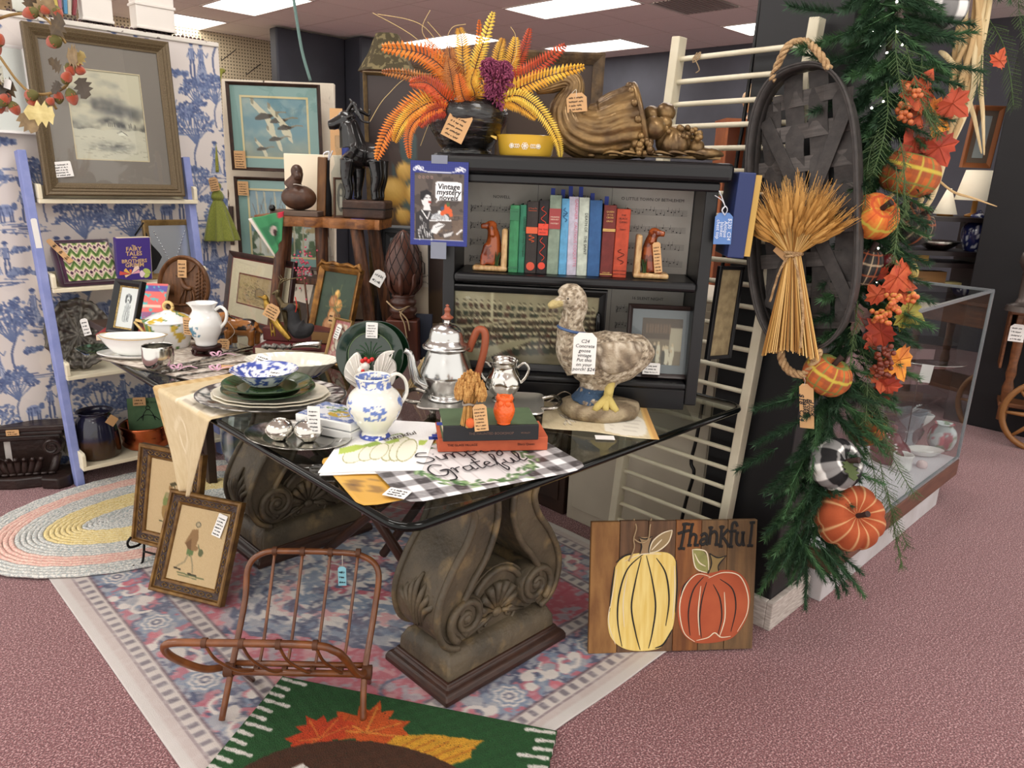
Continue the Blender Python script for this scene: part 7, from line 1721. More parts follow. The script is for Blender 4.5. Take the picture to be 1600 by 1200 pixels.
b.build('horn',gm,co,smooth=3,solid=.003)
i=n-1;t=(path[i]-path[i-2]).normalized();y=pu;x=t.cross(y)
rim=[path[i]+x*(math.cos(a)*rad[i]*1.03)+y*(math.sin(a)*rad[i]*.88)for a in np.linspace(0,2*math.pi,40,endpoint=False)]
MB().tube(rim,.008,8,closed=True).build('rim',gm,co,smooth=3)
q=MB()
for k in range(0,40,3):q.sph(rim[k]-t*.012,.0105,10,6)
q.build('rim_beads',gm,co,smooth=3)
fr_=[('apple',CP(1040,176,-.01),15),('apple',CP(1022,200,-.05),17),('orange',CP(1018,180,.0),14),('pear',CP(1038,192,-.02),12),('peach',CP(1088,230,-.04),12),('apple',CP(1060,212,.0),12)]
for nm,p,r in fr_:MB().lathe([(max(0,r*s*math.cos(a)*(1+.0)),r*s*(math.sin(a)-.12*math.exp(-((a-1.57)/.35)**2)))for a in np.linspace(-1.57,1.57,12)],18,Tm(p,rx=.4,ry=.3)).build(nm,gm,co,smooth=3)
p=CP(1052,222,-.03);MB().lathe([(27*s*math.cos(a),22*s*math.sin(a))for a in np.linspace(-1.5,1.57,14)],60,Tm(p,rx=.5),rf=lambda a,z:1-.10*abs(math.cos(5*a))**6).build('melon',gm,co,smooth=3)
gr=MB();rg=random.Random(8)
for k in range(40):gr.sph(CP(1040+rg.random()*56,196+rg.random()*22+abs(k-20)*.2,-.02-.05*rg.random()),4.5*s*(.8+.4*rg.random()),8,6)
gr.build('grapes',gm,co,smooth=3)
gr=MB()
for k in range(26):gr.sph(CP(985+rg.random()*36,218+rg.random()*22,-.06-.03*rg.random()),5*s*(.7+.5*rg.random()),8,6)
gr.build('berries',gm,co,smooth=3)
MB().tube(bez([CP(1075,236,-.03),CP(1095,240,-.04),CP(1118,240,-.04),CP(1130,243,-.03)],6),[5*s,8*s,10*s,11*s,12*s,12*s,12*s,12*s,11*s,10*s,10*s,9*s,8*s,7*s,6*s,5*s,4*s,3*s,2*s],10,flat=.8).build('corn_ear',gm,co,smooth=3)
q=MB()
for k in range(6):
 a=CP(960+k*24,243,-.06);q.tube(bez([a+Vector((-.03,.01,0)),a+Vector((-.01,-.012,.008)),a+Vector((.02,-.012,.004)),a+Vector((.035,0,.0))],5),[.003,.006,.009,.011,.012,.013,.013,.012,.011,.009,.008,.007,.006,.005,.004,.002],6,flat=.4)
q.box(CP(1035,245,.0),(.30,.10,.006));q.build('leaf_base',gm,co,smooth=.8)
MB().sph(CP(924,243,-.03),(.014,.02,.008),10,6).build('foot',gm,co,smooth=3)
pricetag(co,Tm(CP(902,175,-.045))@Tm(ry=-.12),.054,.048,'kraft',4,61,string=[CP(890,150,-.04),CP(900,140,-.045),CP(900,152,-.045)])
# ================================================================== things on the glass, right half
for i,(cx,cy,r,dy,lab)in enumerate(((588,552,48,.035,'dark green plate standing behind its twin'),(580,552,50,0,'dark green plate with pressed leaves standing on edge'))):
 p,s=stand(580,606,10);t=thing('standing_plate',lab,'plate',mtx=Tm(p+Vector((dy*.9+(.012 if i==0 else 0),dy*.55,0)),rz=FACE)@Tm((0,0,r*s*1.0),rx=math.pi/2-.22),group='standing green plates')
 R=r*s*1.03;MB().lathe([(q*R,h*s)for q,h in sprof([(0,0),(.62,0),(.68,2),(.98,7),(1,8),(.98,9),(.68,4),(.62,2),(0,2)],5)],64).build('plate',mat('plate_green_dark',(20,46,28),.1,coat=.7),t,smooth=3)
 if i:
  MB().tube([(R*.66*math.cos(a),R*.66*math.sin(a),3.4*s)for a in np.linspace(0,6.283,50)],.0012,5).build('pressed_ring',mat('green_line',(120,140,100),.4),t,smooth=3)
  q=MB()
  for k in range(9):a=math.pi/2+(k-4)*.36;q.tube(bez([(0,-R*.3,3*s),(R*.2*math.cos(a),R*(.0+.15*math.sin(a)),3*s),(R*.5*math.cos(a),R*(-.1+.5*math.sin(a)),3*s)],5),.0014,4);
  q.build('pressed_leaves',mat('green_line2',(46,84,50),.3),t,smooth=3);pricetag(t,Tm((R*.04,R*.50,9*s),rx=-math.pi/2),.036,.048,'white',5,95,cut=False)
p,s=stand(577,620,20);G=lambda x,y,z:Vector((x*s,y*s,z*s));wt_=mat('bisque_white',(236,232,224),.35,bump=.15,bscale=60)
t=thing('white_turkey','white ceramic turkey with fanned tail and red comb','figurine',mtx=Tm(p,rz=FACE))
for sg_,cx,pts in((-1,-20,[(-20,6),(-38,22),(-36,44),(-22,62),(-14,58),(-8,34),(-10,8)]),(1,22,[(8,8),(6,34),(10,52),(22,64),(38,66),(30,58),(40,46),(40,24),(30,8)])):
 P=bz2(pts+[pts[0]],5)[:-1];b=MB();b.prism([(x*s,z*s)for x,z in P],8*s,Tm((0,6*s if sg_>0 else 0,0)));o=b.build('tail_fan' if sg_>0 else 'wing',wt_,t,smooth=.9,bev=.003,fix=True)
 q=MB();c0=(cx*.6,10)
 for k in range(7):e=P[int(len(P)*(.18+.09*k))];q.tube([(c0[0]*s,(5 if sg_>0 else-1)*s,c0[1]*s),(e[0]*.95*s,(5 if sg_>0 else-1)*s,e[1]*.96*s)],.0022,5)
 q.build('feather_ribs',wt_,o,smooth=3)
b=MB();b.sph(G(0,-4,20),(20*s,17*s,18*s),16,10);b.tube(bez([G(-4,-12,30),G(-6,-18,42),G(-2,-18,48)],4),[9*s]*5+[6*s]*4,10);b.sph(G(-1,-20,48),7*s,10,8);b.build('turkey_body',wt_,t,remesh=.0035,smooth=3)
q=MB();[q.sph(G(-6+k*5,-20,56+(k%2)*3),3.6*s,8,6)for k in range(4)];q.sph(G(-4,-27,42),3*s,8,6);q.build('red_comb',mat('comb_red',(206,40,36),.35),t,smooth=3)
p,s=stand(650,610,6);t=thing('straw_whisk','straw whisk bundle behind the silver teapot spout','whisk',mtx=Tm(p,rz=FACE)@Tm(ry=.35));q=MB();rg=random.Random(6)
for k in range(70):a,r=rg.random()*6.28,rg.random();q.tube([(8*s*r*math.cos(a),8*s*r*math.sin(a),52*s),(20*s*r*math.cos(a),20*s*r*math.sin(a),2*s*rg.random())],.0014,4)
q.build('bristles',mat('straw',(176,150,104),.8,col2=(206,182,136),nscale=50),t,smooth=0);MB().tube([(9*s*math.cos(a),9*s*math.sin(a),46*s)for a in np.linspace(0,6.28,20)],.003,6).build('binding',mat('twine',None),t,smooth=3)
trz=FACE-.04;ta,tb=onz(648,648,TZ+.03),onz(848,648,TZ+.03);tc_=(ta+tb)/2;tw=(tb-ta).length
TRM=Tm((tc_.x,tc_.y,TZ+.03),rz=trz)@Tm((0,.085,0))
t=thing('tea_tray','rectangular footed silver tray under the tea service','tray',mtx=TRM)
def rring(w,d,z,r=.025):return[(x,y,z)for x,y in rrect(-w/2,w/2,-d/2,d/2,r)]
b=MB();rings=[rring(tw*.86,.145,.0),rring(tw*.88,.155,.002),rring(tw*.97,.19,.009),rring(tw,.2,.013),rring(tw*.985,.195,.016),rring(tw*.96,.185,.012),rring(tw*.87,.15,.005)];k=len(rings[0])
b.add([q for r in rings for q in r],[(i*k+j,i*k+(j+1)%k,(i+1)*k+(j+1)%k,(i+1)*k+j)for i in range(len(rings)-1)for j in range(k)]+[tuple(range(k-1,-1,-1)),tuple((len(rings)-1)*k+j for j in range(k))]);b.build('tray_body',mat('silver_tray_m',(216,214,208),.32,.85),t,smooth=.9)
for sx in(-1,1):
 MB().tube(bez([(sx*tw*.48,-.05,.014),(sx*(tw*.5+.03),-.055,.02),(sx*(tw*.5+.045),0,.022),(sx*(tw*.5+.03),.055,.02),(sx*tw*.48,.05,.014)],6),.006,8).build('handle',pewter,t,smooth=3)
 for sy in(-1,1):MB().lathe([(.012,.002),(.008,-.012),(.011,-.029),(0,-.0295)],12,Tm((sx*tw*.38,sy*.055,0))).build('foot',pewter,t,smooth=3)
def ontray(px,py):q=onz(px,py,TZ+.036);return Tm(q,rz=FACE),mpp(q)
m_,s=ontray(697,622)
t=thing('silver_teapot','silver teapot with domed lid, wood finial and wooden handle','teapot',mtx=m_);sv=mat('silver_soft',(196,196,194),.2,1.0)
MB().lathe(sc(sprof([(0,0),(26,0),(28,3),(24,8),(30,18),(39,34),(40,42),(36,56),(31,70),(30,76),(37,79),(37,82),(32,84)],6),s),56).build('pot_body',sv,t,smooth=3)
o=MB().lathe(sc(sprof([(34,83),(32,87),(28,92),(27,98),(24,107),(14,114),(6,116),(5,122),(0,122)],5),s),48).build('lid',sv,t,smooth=3)
MB().lathe(sc(sprof([(5,120),(9,123),(9,125),(5,128),(4,132),(5,136),(2,140),(3,142),(0,144)],4),s),20).build('finial',mat('finial_wood',(150,84,62),.35),o,smooth=3)
G=lambda x,y,z:Vector((x*s,y*s,z*s))
MB().tube(bez([G(-30,-8,22),G(-44,-12,30),G(-50,-14,50),G(-54,-15,72),G(-62,-17,78)],6),np.linspace(11,5,25)*s,12,flat=.8).build('spout',sv,t,smooth=3)
MB().tube(bez([G(34,0,78),G(40,-4,96),G(48,-6,112),G(58,-8,108),G(58,-8,84),G(52,-6,56),G(48,-4,40)],6),6*s,8).build('handle',mat('handle_wood',(150,78,50),.4),t,smooth=3)
m_,s=ontray(786,626)
t=thing('silver_creamer','polished silver cream jug with scrolled handles on the tray','creamer',mtx=m_);G=lambda x,y,z:Vector((x*s,y*s,z*s))
MB().lathe(sc(sprof([(0,0),(16,0),(18,3),(14,7),(20,14),(27,26),(26,38),(20,50),(21,58),(26,64),(24,63),(18,52),(0,30)],6),s),48,rf=lambda a,z:1+.05*math.sin(8*a)*max(0,1-abs(z/s-28)/20)+.12*max(0,z/s-50)/14*math.cos(a-math.pi)).build('jug_body',silver,t,smooth=3)
for sx in(-1,1):MB().tube(bez([G(sx*20,0,54),G(sx*30,0,62),G(sx*38,0,54),G(sx*34,0,40),G(sx*26,0,30)],6),2.4*s,8).build('handle',silver,t,smooth=3)
def ging():
 c=Cv(190,120,(236,236,238));a=(np.floor(c.X*15)%2)==0;b_=(np.floor(c.Y*9.5)%2)==0
 c.put(a^b_,(150,148,150));c.put(a&b_,(70,66,68));c.put(c.fb(60,2,2)>.6,(220,220,222),.25)
 e=np.hypot((c.X-.5)/.32,(c.Y-.47)/.46);c.put(e<1.0,(226,222,222))
 for k in range(9):c.put((e<1.0)&(np.abs(c.X-.2-k*.075)<.0016),(190,184,184))
 rg=random.Random(3)
 for k in range(150):
  t_=rg.random()*6.28;r_=.98+rg.gauss(0,.06);x,y=.5+.32*r_*math.cos(t_),.47+.46*r_*math.sin(t_);c.ell(x,y,.022+.01*rg.random(),.014,rg.choice([(92,128,80),(128,160,110),(70,104,66),(154,178,134),(84,116,76)]),1,t_+1.57+rg.gauss(0,.6))
 return c
PMz=TZ+.006
A=np.array(onz(637,789,PMz));B=np.array(onz(921,733,PMz));X=B-A;wpm=np.linalg.norm(X);X=X/wpm;Yv=np.array([-X[1],X[0],0]);hpm=wpm*.66
def matfn(dx,dy,z,r=.0,wob=.004):
 def fn(U,V):
  e=np.clip((np.abs(U-.5)-.42)/.08,0,1)*np.clip((np.abs(V-.5)-.40)/.10,0,1)*.022
  u=U-np.sign(U-.5)*e;v=(1-V)-np.sign(.5-V)*e*1.4
  return np.stack([A[k]+X[k]*(u*wpm+dx)+Yv[k]*(v*hpm+dy)for k in(0,1)]+[z+wob*np.sin(U*5+1)*np.sin(V*3.1)*.5+.004*np.clip((U-.85)/.15,0,1)],-1)
 return fn
c=Cv(40,26,(206,158,66));c.put(c.fb(5,2)>.5,(214,172,84),.6);[c.line([(.03+.03*k,.55),(.05+.03*k,.80)],.012,(96,66,40))for k in range(4)];c.line([(.02,.62),(.16,.6)],.008,(96,66,40))
t=thing('yellow_placemat','golden yellow placemat peeking from under the gingham one','placemat',(0,0,0));q=c.sheet('mat_sheet',mat('vinyl_print',attr=True,rough=.4),1,1,fn=matfn(-.085,.035,TZ+.0025,wob=0.0),thick=.001);q.parent=t
pricetag(t,Tm(onz(614,776,PMz+.004),rz=FACE-.35,rx=-1.5),.05,.036,'white',3,96,cut=False)
t=thing('gingham_placemat','black and white gingham placemat reading Simply Grateful in a leaf wreath','placemat',(0,0,0));q=ging().sheet('mat_sheet',MATS['vinyl_print'],1,1,fn=matfn(0,0,PMz+.002,wob=.002),thick=.001);q.parent=t
def script_on(par,strokes_,c0,size,m_):
 b=MB()
 for L_ in strokes_:
  pts=bez([(A[0]+X[0]*wpm*(c0[0]+u*size)+Yv[0]*hpm*(c0[1]+v*size*1.4),A[1]+X[1]*wpm*(c0[0]+u*size)+Yv[1]*hpm*(c0[1]+v*size*1.4),PMz+.0060)for u,v in L_],8);b.tube(pts,.0022,5,flat=.3)
 b.build('script_lettering',m_,par,smooth=0)
simply=[[(.5,1.0),(.2,1.1),(.0,.8),(.4,.55),(.45,.15),(.0,0),(-.2,.25)],[(.65,.5),(.7,.1),(.9,.1)],[(.95,.5),(.95,.05),(1.05,.5),(1.25,.5),(1.25,.05),(1.35,.5),(1.55,.5),(1.6,.05),(1.75,.15)],[(1.85,.5),(1.85,-.5),(1.85,.3),(2.1,.5),(2.25,.25),(2.0,.05),(1.9,.1)],[(2.4,.2),(2.65,.8),(2.6,1.15),(2.48,.6),(2.5,.1),(2.7,.1)],[(2.8,.5),(2.85,.1),(3.1,.2),(3.15,.5),(3.1,-.3),(2.85,-.5),(2.9,-.2),(3.3,.2)],[(.66,.75),(.67,.77)]]
grate=[[(.6,.9),(.3,1.1),(.0,.7),(.05,.1),(.4,.0),(.6,.4),(.35,.45),(.65,.45),(.6,-.4),(.3,-.5)],[(.75,.45),(.85,.5),(.85,.05),(.9,.4),(1.1,.5)],[(1.45,.45),(1.2,.4),(1.2,.05),(1.45,.15),(1.5,.5),(1.5,.05),(1.65,.1)],[(1.8,1.0),(1.75,.1),(1.95,.1)],[(1.6,.65),(2.0,.7)],[(2.0,.25),(2.25,.4),(2.15,.55),(2.0,.3),(2.1,.05),(2.35,.15)],[(2.4,.1),(2.7,1.0),(2.6,1.15),(2.5,.3),(2.5,-.5),(2.65,-.3),(2.6,.1),(2.8,.2)],[(2.85,.5),(2.85,.1),(3.05,.05),(3.15,.5),(3.15,.1),(3.3,.1)],[(3.35,.15),(3.6,.8),(3.5,1.1),(3.42,.5),(3.45,.05),(3.7,.2)]]
dk=mat('ink',(28,28,34),.6);script_on(t,simply,(.255,.60),.14,dk);script_on(t,grate,(.235,.32),.145,dk)
def flatbook(name,label,pxl,pxr,py,z,th,dp,cm,sm,title,tcol,marks=()):
 a,b_=onz(pxl,py,z),onz(pxr,py-3,z);w=(b_-a).length;t=thing(name,label,'book',mtx=Tm(a+(b_-a)/2,rz=math.atan2((b_-a).y,(b_-a).x)))
 slab(MB(),None,-w/2,w/2,.003,dp,th-.003,th).build('cover',cm,t,smooth=0);slab(MB(),None,-w/2,w/2,.003,dp,0,.003).build('cover',cm,t,smooth=0);slab(MB(),None,-w/2,w/2,-.002,.006,0,th).build('spine',sm,t,smooth=0,bev=.002);slab(MB(),None,-w/2+.004,w/2-.003,.004,dp-.004,.003,th-.003).build('pages',mat('page_block',None),t,smooth=0)
 for tx,x,sz,r_ in title:lettering('spine_title',tx,sz,mat('spt_%d'%tcol[0],tcol,.6),t,Tm((x*w,-.0028,th*.5-sz*.35)),ext=.0002)
 for k,(z_,l_)in enumerate(marks):slab(MB(),None,-w/2-l_,-w/2+.02,.03,.05,z_,z_+.001).build('bookmark',mat('slip_blue',None),t,smooth=0)
 return t,w
flatbook('orange_book','orange hardback lying under the black and green book',684,855,706,TZ+.010,.034,.12,mat('cloth_orange',(196,96,62),.7,col2=(180,84,54),nscale=20),mat('cloth_orange',None),[('THE GLASS VILLAGE',-.28,.008,0),('Ellery Queen',.30,.008,0)],(60,30,26),[(.02,.02),(.026,.012)])
flatbook('black_book','dark hardback with green cover lying on the orange book',692,841,690,TZ+.0445,.038,.135,mat('cloth_moss',(84,104,74),.7,col2=(74,92,66),nscale=20),mat('cloth_black',(30,30,34),.6),[('THE HAUNTED BOOKSHOP',0,.0085,0),('MORLEY',.36,.006,0)],(110,84,74),[(.03,.012)])
b2z=TZ+.0835
m_,s=at_(733,668,10,z=b2z)
t=thing('wheat_sheaf','small tied sheaf of wheat with a tiny pumpkin and card','wheat sheaf',mtx=m_);G=lambda x,y,z:Vector((x*s,y*s,z*s));q=MB();h_=MB();rg=random.Random(12);stw=mat('straw_gold',(206,160,92),.7,col2=(180,130,66),nscale=60)
for k in range(60):a,r=rg.random()*6.28,math.sqrt(rg.random());q.tube([G(14*r*math.cos(a),14*r*math.sin(a),0),G(8*r*math.cos(a),8*r*math.sin(a),36),G(18*r*math.cos(a),18*r*math.sin(a),58)],.0012,4)
for k in range(110):a,r=rg.random()*6.28,math.sqrt(rg.random());c_=G(24*r*math.cos(a),22*r*math.sin(a),52+26*(1-r*r)+5*rg.random());h_.tube([c_-G(0,0,14),c_-G(-1,0,4),c_+G(1,0,8)],[.0022,.0056,.002],6)
q.build('stalks',stw,t,smooth=0);h_.build('wheat_heads',mat('wheat_head',(212,164,96),.7,col2=(176,122,62),nscale=120,bump=.8,bscale=200),t,smooth=0);MB().tube([G(10*math.cos(a),10*math.sin(a),36+1.5*math.sin(3*a))for a in np.linspace(0,6.28,24)],2*s,6).build('tie',mat('tie_grey',(150,140,130),.7),t,smooth=3)
MB().lathe([(8*s*math.cos(a),9*s+8*s*math.sin(a))for a in np.linspace(-1.57,1.57,9)],24,Tm(G(3,-15,0)),rf=lambda a,z:1-.08*abs(math.cos(4*a))).build('mini_pumpkin',mat('velour_orange',(206,96,48),.8),t,smooth=3);pricetag(t,Tm(G(21,-22,-1),ry=-.14,rx=-.2),.032,.062,'kraft',7,97)
m_,s=at_(787,665,11,z=b2z)
t=thing('orange_owl','small bright orange glass owl on the stacked books','owl',mtx=m_);og=mat('owl_orange',(236,96,24),.2,coat=.5,bump=.4,bscale=160)
MB().lathe(sc(sprof([(0,0),(10,0),(11,3),(14,9),(17,20),(15,30),(13,35),(14,40),(12,43),(0,41)],5),s),32).build('owl_body',og,t,smooth=3)
q=MB();G=lambda x,y,z:Vector((x*s,y*s,z*s));[q.tube([G(k*7,-5,38),G(k*11,-7,50)],[6*s,.8*s],8)for k in(-1,1)];q.sph(G(0,-1,40),(13*s,12*s,5*s),14,8);[q.sph(G(k*5.5,-12.5,35),(5*s,3*s,5*s),10,6)for k in(-1,1)];q.tube([G(0,-13,35),G(0,-15,31)],[2*s,.4*s],6);q.build('face',og,t,smooth=3)
def runner2():
 c=Cv(120,70,(212,198,164));c.put(c.fb(40,2)>.5,(202,186,150),.6);c.put(c.X>.955,(206,160,96));c.put((c.X>.93)&(c.X<.955),(226,190,120));c.poly(bz2([(.55,.95),(.58,.62),(.75,.55),(.92,.62),(.90,.92),(.72,.98),(.55,.95)],5),(232,228,214));[c.line([(.6,.68+.07*k),(.9,.66+.07*k)],.005,(196,190,176))for k in range(4)]
 for x,y in((.10,.42),(.22,.75),(.3,.2)):
  for k in range(7):a=k*.7-2.4;c.ell(x+.05*math.cos(a),y+.085*math.sin(a),.04,.018,(226,218,200),1,a);c.ell(x+.05*math.cos(a),y+.085*math.sin(a),.04,.018,(96,84,74),.9,a,ring=.2)
 return c
setp(quad_sheet(runner2(),'goose_runner',mat('linen_print',attr=True),(852,610),(1000,612),(1030,688),(846,668),TZ+.003,wob=.004),'tan embroidered linen runner beneath the concrete goose','table runner')
q=MB();aa=onz(945,684,TZ+.001);t=thing('small_label','small white paper label lying on the glass','label',aa,FACE);MB().box((0,0,.0006),(.05,.03,.001)).build('paper',mat('tag_white',(238,236,232),.7),t,smooth=0)
q=MB();p=tab(880,622,.004);t=thing('folded_applique','folded grey applique flower cloth beside the goose','cloth',p,FACE);s=mpp(p);b=MB();b.grid(lambda u,v:((u-.5)*56*s,(v-.5)*.12,(22*math.sin(u*3.14)**2*(1-.5*v))*s*.8+.003),16,8);b.build('cloth_fold',mat('cloth_taupe',(150,134,116),.9,col2=(206,196,178),nscale=30,nlo=.5,nhi=.55),t,smooth=3,solid=.002)
p,s=stand(936,666,62,TZ+.008);G=lambda x,y,z:Vector((x*s,y*s,z*s))
t=thing('concrete_goose','weathered concrete goose statue wearing a white price tag','statue',mtx=Tm(p,rz=FACE+.05))
cg=mat('concrete',attr=True,rough=.9,bump=.8,bscale=90)
b=MB()
b.tube(bez([G(-64,-10,176),G(-55,-8,182),G(-48,-6,168),G(-52,-4,146),G(-52,-2,126),G(-44,0,104),G(-28,0,88)],6),np.interp(np.linspace(0,1,37),[0,.12,.3,.5,.7,.85,1],[18,21,19,17,23,33,40])*s,16)
b.tube(bez([G(-34,0,92),G(-10,0,86),G(20,0,90),G(46,0,98),G(66,0,108),G(72,0,112)],6),np.interp(np.linspace(0,1,31),[0,.25,.5,.75,1],[36,44,38,24,9])*s,18,flat=1.0)
b.tube(bez([G(-66,-12,178),G(-80,-16,172),G(-90,-18,168)],5),[13*s,12*s,11*s,10*s,10*s,9*s,9*s,8*s,7*s,6*s,5*s],10,flat=.75)
b.tube([G(-4,0,56),G(-10,0,34),G(-14,0,16)],[30*s,24*s,34*s],14)
o=b.build('goose_body',cg,t,remesh=.0038,smooth=3)
def goosecol(co):
 f=fbm(co,50,2)[:,None];g=fbm(co,120,6)[:,None];z=co[:,2:3]/s;x=co[:,0:1]/s
 c_=np.where(f>.5,np.array([[176,162,140]]),np.array([[156,140,118]]));c_=np.where(g>.6,np.array([[204,192,172]]),c_);c_=np.where((g<.38),np.array([[116,102,86]]),c_)
 c_=np.where((z<44)&(f>.38),np.array([[58,80,106]]),c_);c_=np.where((x<-68)&(z>160)&(z<178)&(f>.4),np.array([[190,172,120]]),c_);return c_
tint(o,goosecol)
b=MB();b.lathe([(0,0),(60*s,0),(63*s,8*s),(60*s,17*s),(40*s,21*s),(0,22*s)],36,Tm(s=(1,.82,1)),rf=lambda a,z:1+.03*math.sin(3*a+1)+.02*math.sin(7*a));o=b.build('base',cg,t,smooth=3);tint(o,lambda co:np.where(fbm(co,60,2)[:,None]>.5,np.array([[166,150,122]]),np.array([[122,106,84]])))
q=MB()
for k in(-1,0,1):q.tube([G(6,-30,34),G(2+k*12,-40,22),G(2+k*17,-46,18)],[7*s,6*s,4*s],8)
q.tube([G(10,-22,56),G(6,-30,32)],[8*s,7*s],8);q.build('yellow_foot',mat('foot_yellow',(196,176,104),.8,bump=.5),t,smooth=3)
for k in(-1,1):
 q=MB();q.tube(bez([G(-24,k*36,104),G(10,k*40,98),G(46,k*26,104),G(64,k*8,112)],6),np.interp(np.linspace(0,1,19),[0,.3,.7,1],[14,26,18,4])*s,12,flat=.35,up=(0,1,0));o=q.build('wing',cg,t,smooth=3,fix=True);tint(o,goosecol)
MB().sph(G(-62,-26,182),2.4*s,8,6).build('eye',mat('eye_dark',(40,34,30),.4),t,smooth=3)
MB().tube([G(-52+20*math.cos(a),-3+20*math.sin(a),132-4*math.cos(a))for a in np.linspace(0,6.28,26)],2.2*s,6).build('ribbon',mat('ribbon_steel',(70,96,140),.4),t,smooth=3)
tg=pricetag(t,Tm(G(-36,-46,74),rz=-.1),34*s,62*s,'white',0,98)
for i,tx in enumerate(['C24','Concrete','goose','vintage','Put this','on your','porch! $24']):lettering('handwriting',tx,7.2*s,dk,tg,Tm((0,-.0006,(47-i*7)*s)),ext=.0002,shear=.2)
# ================================================================== crib rail, basket, wheat
cream_w=mat('crib_cream',(224,216,192),.5,col2=(214,204,178),nscale=10)
cx_=2.098
lt,lb,rt_,rb=onx(1062,58,cx_),onx(957,838,cx_),onx(1278,28,cx_),onx(1118,895,cx_)
lb=lb+(lb-lt)*((lb.z-.004)/(lt.z-lb.z));rb=rb+(rb-rt_)*((rb.z-.004)/(rt_.z-rb.z))
cr_=thing('crib_rail','cream spindled crib side standing on end behind the bookcase','crib rail',(0,0,0))
for a,b_ in((lt,lb),(rt_,rb)):MB().bar(b_,a,.030,.042,up=(1,0,0)).build('side_rail',cream_w,cr_,smooth=0,bev=.003)
n=27
for k in range(n):
 f=.035+k*.0362;a=lt+(lb-lt)*f;b_=rt_+(rb-rt_)*f;MB().tube([a,b_],.0078,8,cap=False).build('spindle',cream_w,cr_,smooth=3)
tw_=mat('twine',(176,150,116),.9);p=lt+(lb-lt)*.035;q=rt_+(rb-rt_)*.035;c_=p+(q-p)*.18
MB().tube(bez([c_+Vector((-.01,.014*math.sin(i*1.7),.012*math.cos(i*2.1)-.01*(i>7)*(i-7)))for i in range(12)],4),.0015,5).build('twine',tw_,cr_,smooth=3)
t=thing('power_cord','black power cord hanging behind the crib rail','cord',(0,0,0));MB().tube(bez([onx(px,py,2.16)for px,py in((1196,-60),(1186,20),(1172,120),(1160,200),(1150,260),(1120,480),(1092,665),(1080,720),(1084,740),(1070,790),(1058,850))],6),.006,6).build('cord',mat('cord_black',(14,14,16),.4),t,smooth=3)
t=thing('cream_cabinet','plain cream cabinet standing behind the crib rail','cabinet',(2.25,1.23,0));slab(MB(),None,0,.34,0,.66,0,1.02).build('case',mat('cab_cream',(196,186,168),.6,col2=(186,176,158),nscale=4),t,smooth=0,bev=.004);slab(MB(),None,-.006,0,.03,.63,.06,.98).build('door',mat('cab_cream',None),t,smooth=0,bev=.002)
t=thing('dark_cabinet','dark brown wooden cabinet left of the cream cabinet under the table','cabinet',(2.25,1.91,0));slab(MB(),None,0,.40,0,.56,0,1.02).build('case',mat('cab_brown',(62,42,32),.5,col2=(46,32,26),nscale=8),t,smooth=0,bev=.004);slab(MB(),None,-.006,0,.03,.53,.06,.98).build('door',mat('cab_brown',None),t,smooth=0,bev=.002)
BM=Matrix(((0,1,0,2.035),(-1,0,0,.925),(0,0,1,1.335),(0,0,0,1)))@Tm(ry=math.radians(-9.5))
bk=thing('woven_basket','long dark woven slat basket hung on the crib rail','basket',mtx=BM)
bw_=mat('slat_charcoal',(64,59,57),.6,col2=(50,46,45),nscale=40,bump=.15,bscale=120)
a_,b_=.148,.372
def out(t,k=1.0,e=.62):c,s=math.cos(t),math.sin(t);return(a_*k*math.copysign(abs(c)**.8,c),b_*(1-(1-k)*.45)*math.copysign(abs(s)**e,s))
T_=np.linspace(0,2*math.pi,72,endpoint=False)
for nm,k,y0,y1,th in(('rim',1.0,-.052,-.018,.007),('rim',1.03,-.054,-.034,.005),('wall',.985,-.03,.012,.003)):
 q=MB();P=[out(t,k)for t in T_];m=len(P);vs=[(x,y0,z)for x,z in P]+[(x*.985,y1,z*.99)for x,z in P];q.add(vs,[(i,(i+1)%m,m+(i+1)%m,m+i)for i in range(m)]);q.build(nm,bw_,bk,smooth=3,solid=th)
def halfh(x):return b_*max(0,1-abs(x/a_)**2.4)**.42
def halfw(z):return a_*max(0,1-abs(z/b_)**3)**.6
for i,x in enumerate((-.098,-.033,.033,.098)):
 h=halfh(x)*.985;q=MB();q.grid(lambda u,v:(x+(u-.5)*.052,.006+.0045*math.sin(v*math.pi*9+i*math.pi),-h+2*h*v),1,40);q.build('slat',bw_,bk,smooth=0,solid=.002)
for j in range(8):
 z=-.30+j*.0857;w=halfw(z)*.985;q=MB();q.grid(lambda u,v:(-w+2*w*u,.006-.0045*math.sin(u*math.pi*4.2+j*math.pi),z+(v-.5)*.040),30,1);q.build('slat',mat('slat_grey',(88,82,79),.6,col2=(68,63,61),nscale=30,nstretch=(.5,1,4),bump=.15,bscale=120),bk,smooth=0,solid=.002)
for sg_ in(-1,1):MB().bar((-sg_*.115,-.004-.003*sg_,-.26),(sg_*.115,-.004-.003*sg_,.26),.036,.004,up=(0,1,0)).build('brace',bw_,bk,smooth=0,bev=.001)
rope=mat('jute_rope',(196,164,122),.9,col2=(164,130,92),nscale=60,bump=.9,bscale=120)
def twisted(pts,r,par):
 cl=bez(pts,10);n_=len(cl)
 for k in range(3):
  q=[]
  for i,p in enumerate(cl):
   t=(cl[min(i+1,n_-1)]-cl[max(i-1,0)]).normalized();u=Vector((0,1,0));u=(u-t*u.dot(t)).normalized();v=t.cross(u);a=i*.55+k*2.09;q.append(p+u*(r*math.cos(a))+v*(r*math.sin(a)))
  MB().tube(q,r*.95,6).build('rope_strand',rope,par,smooth=3)
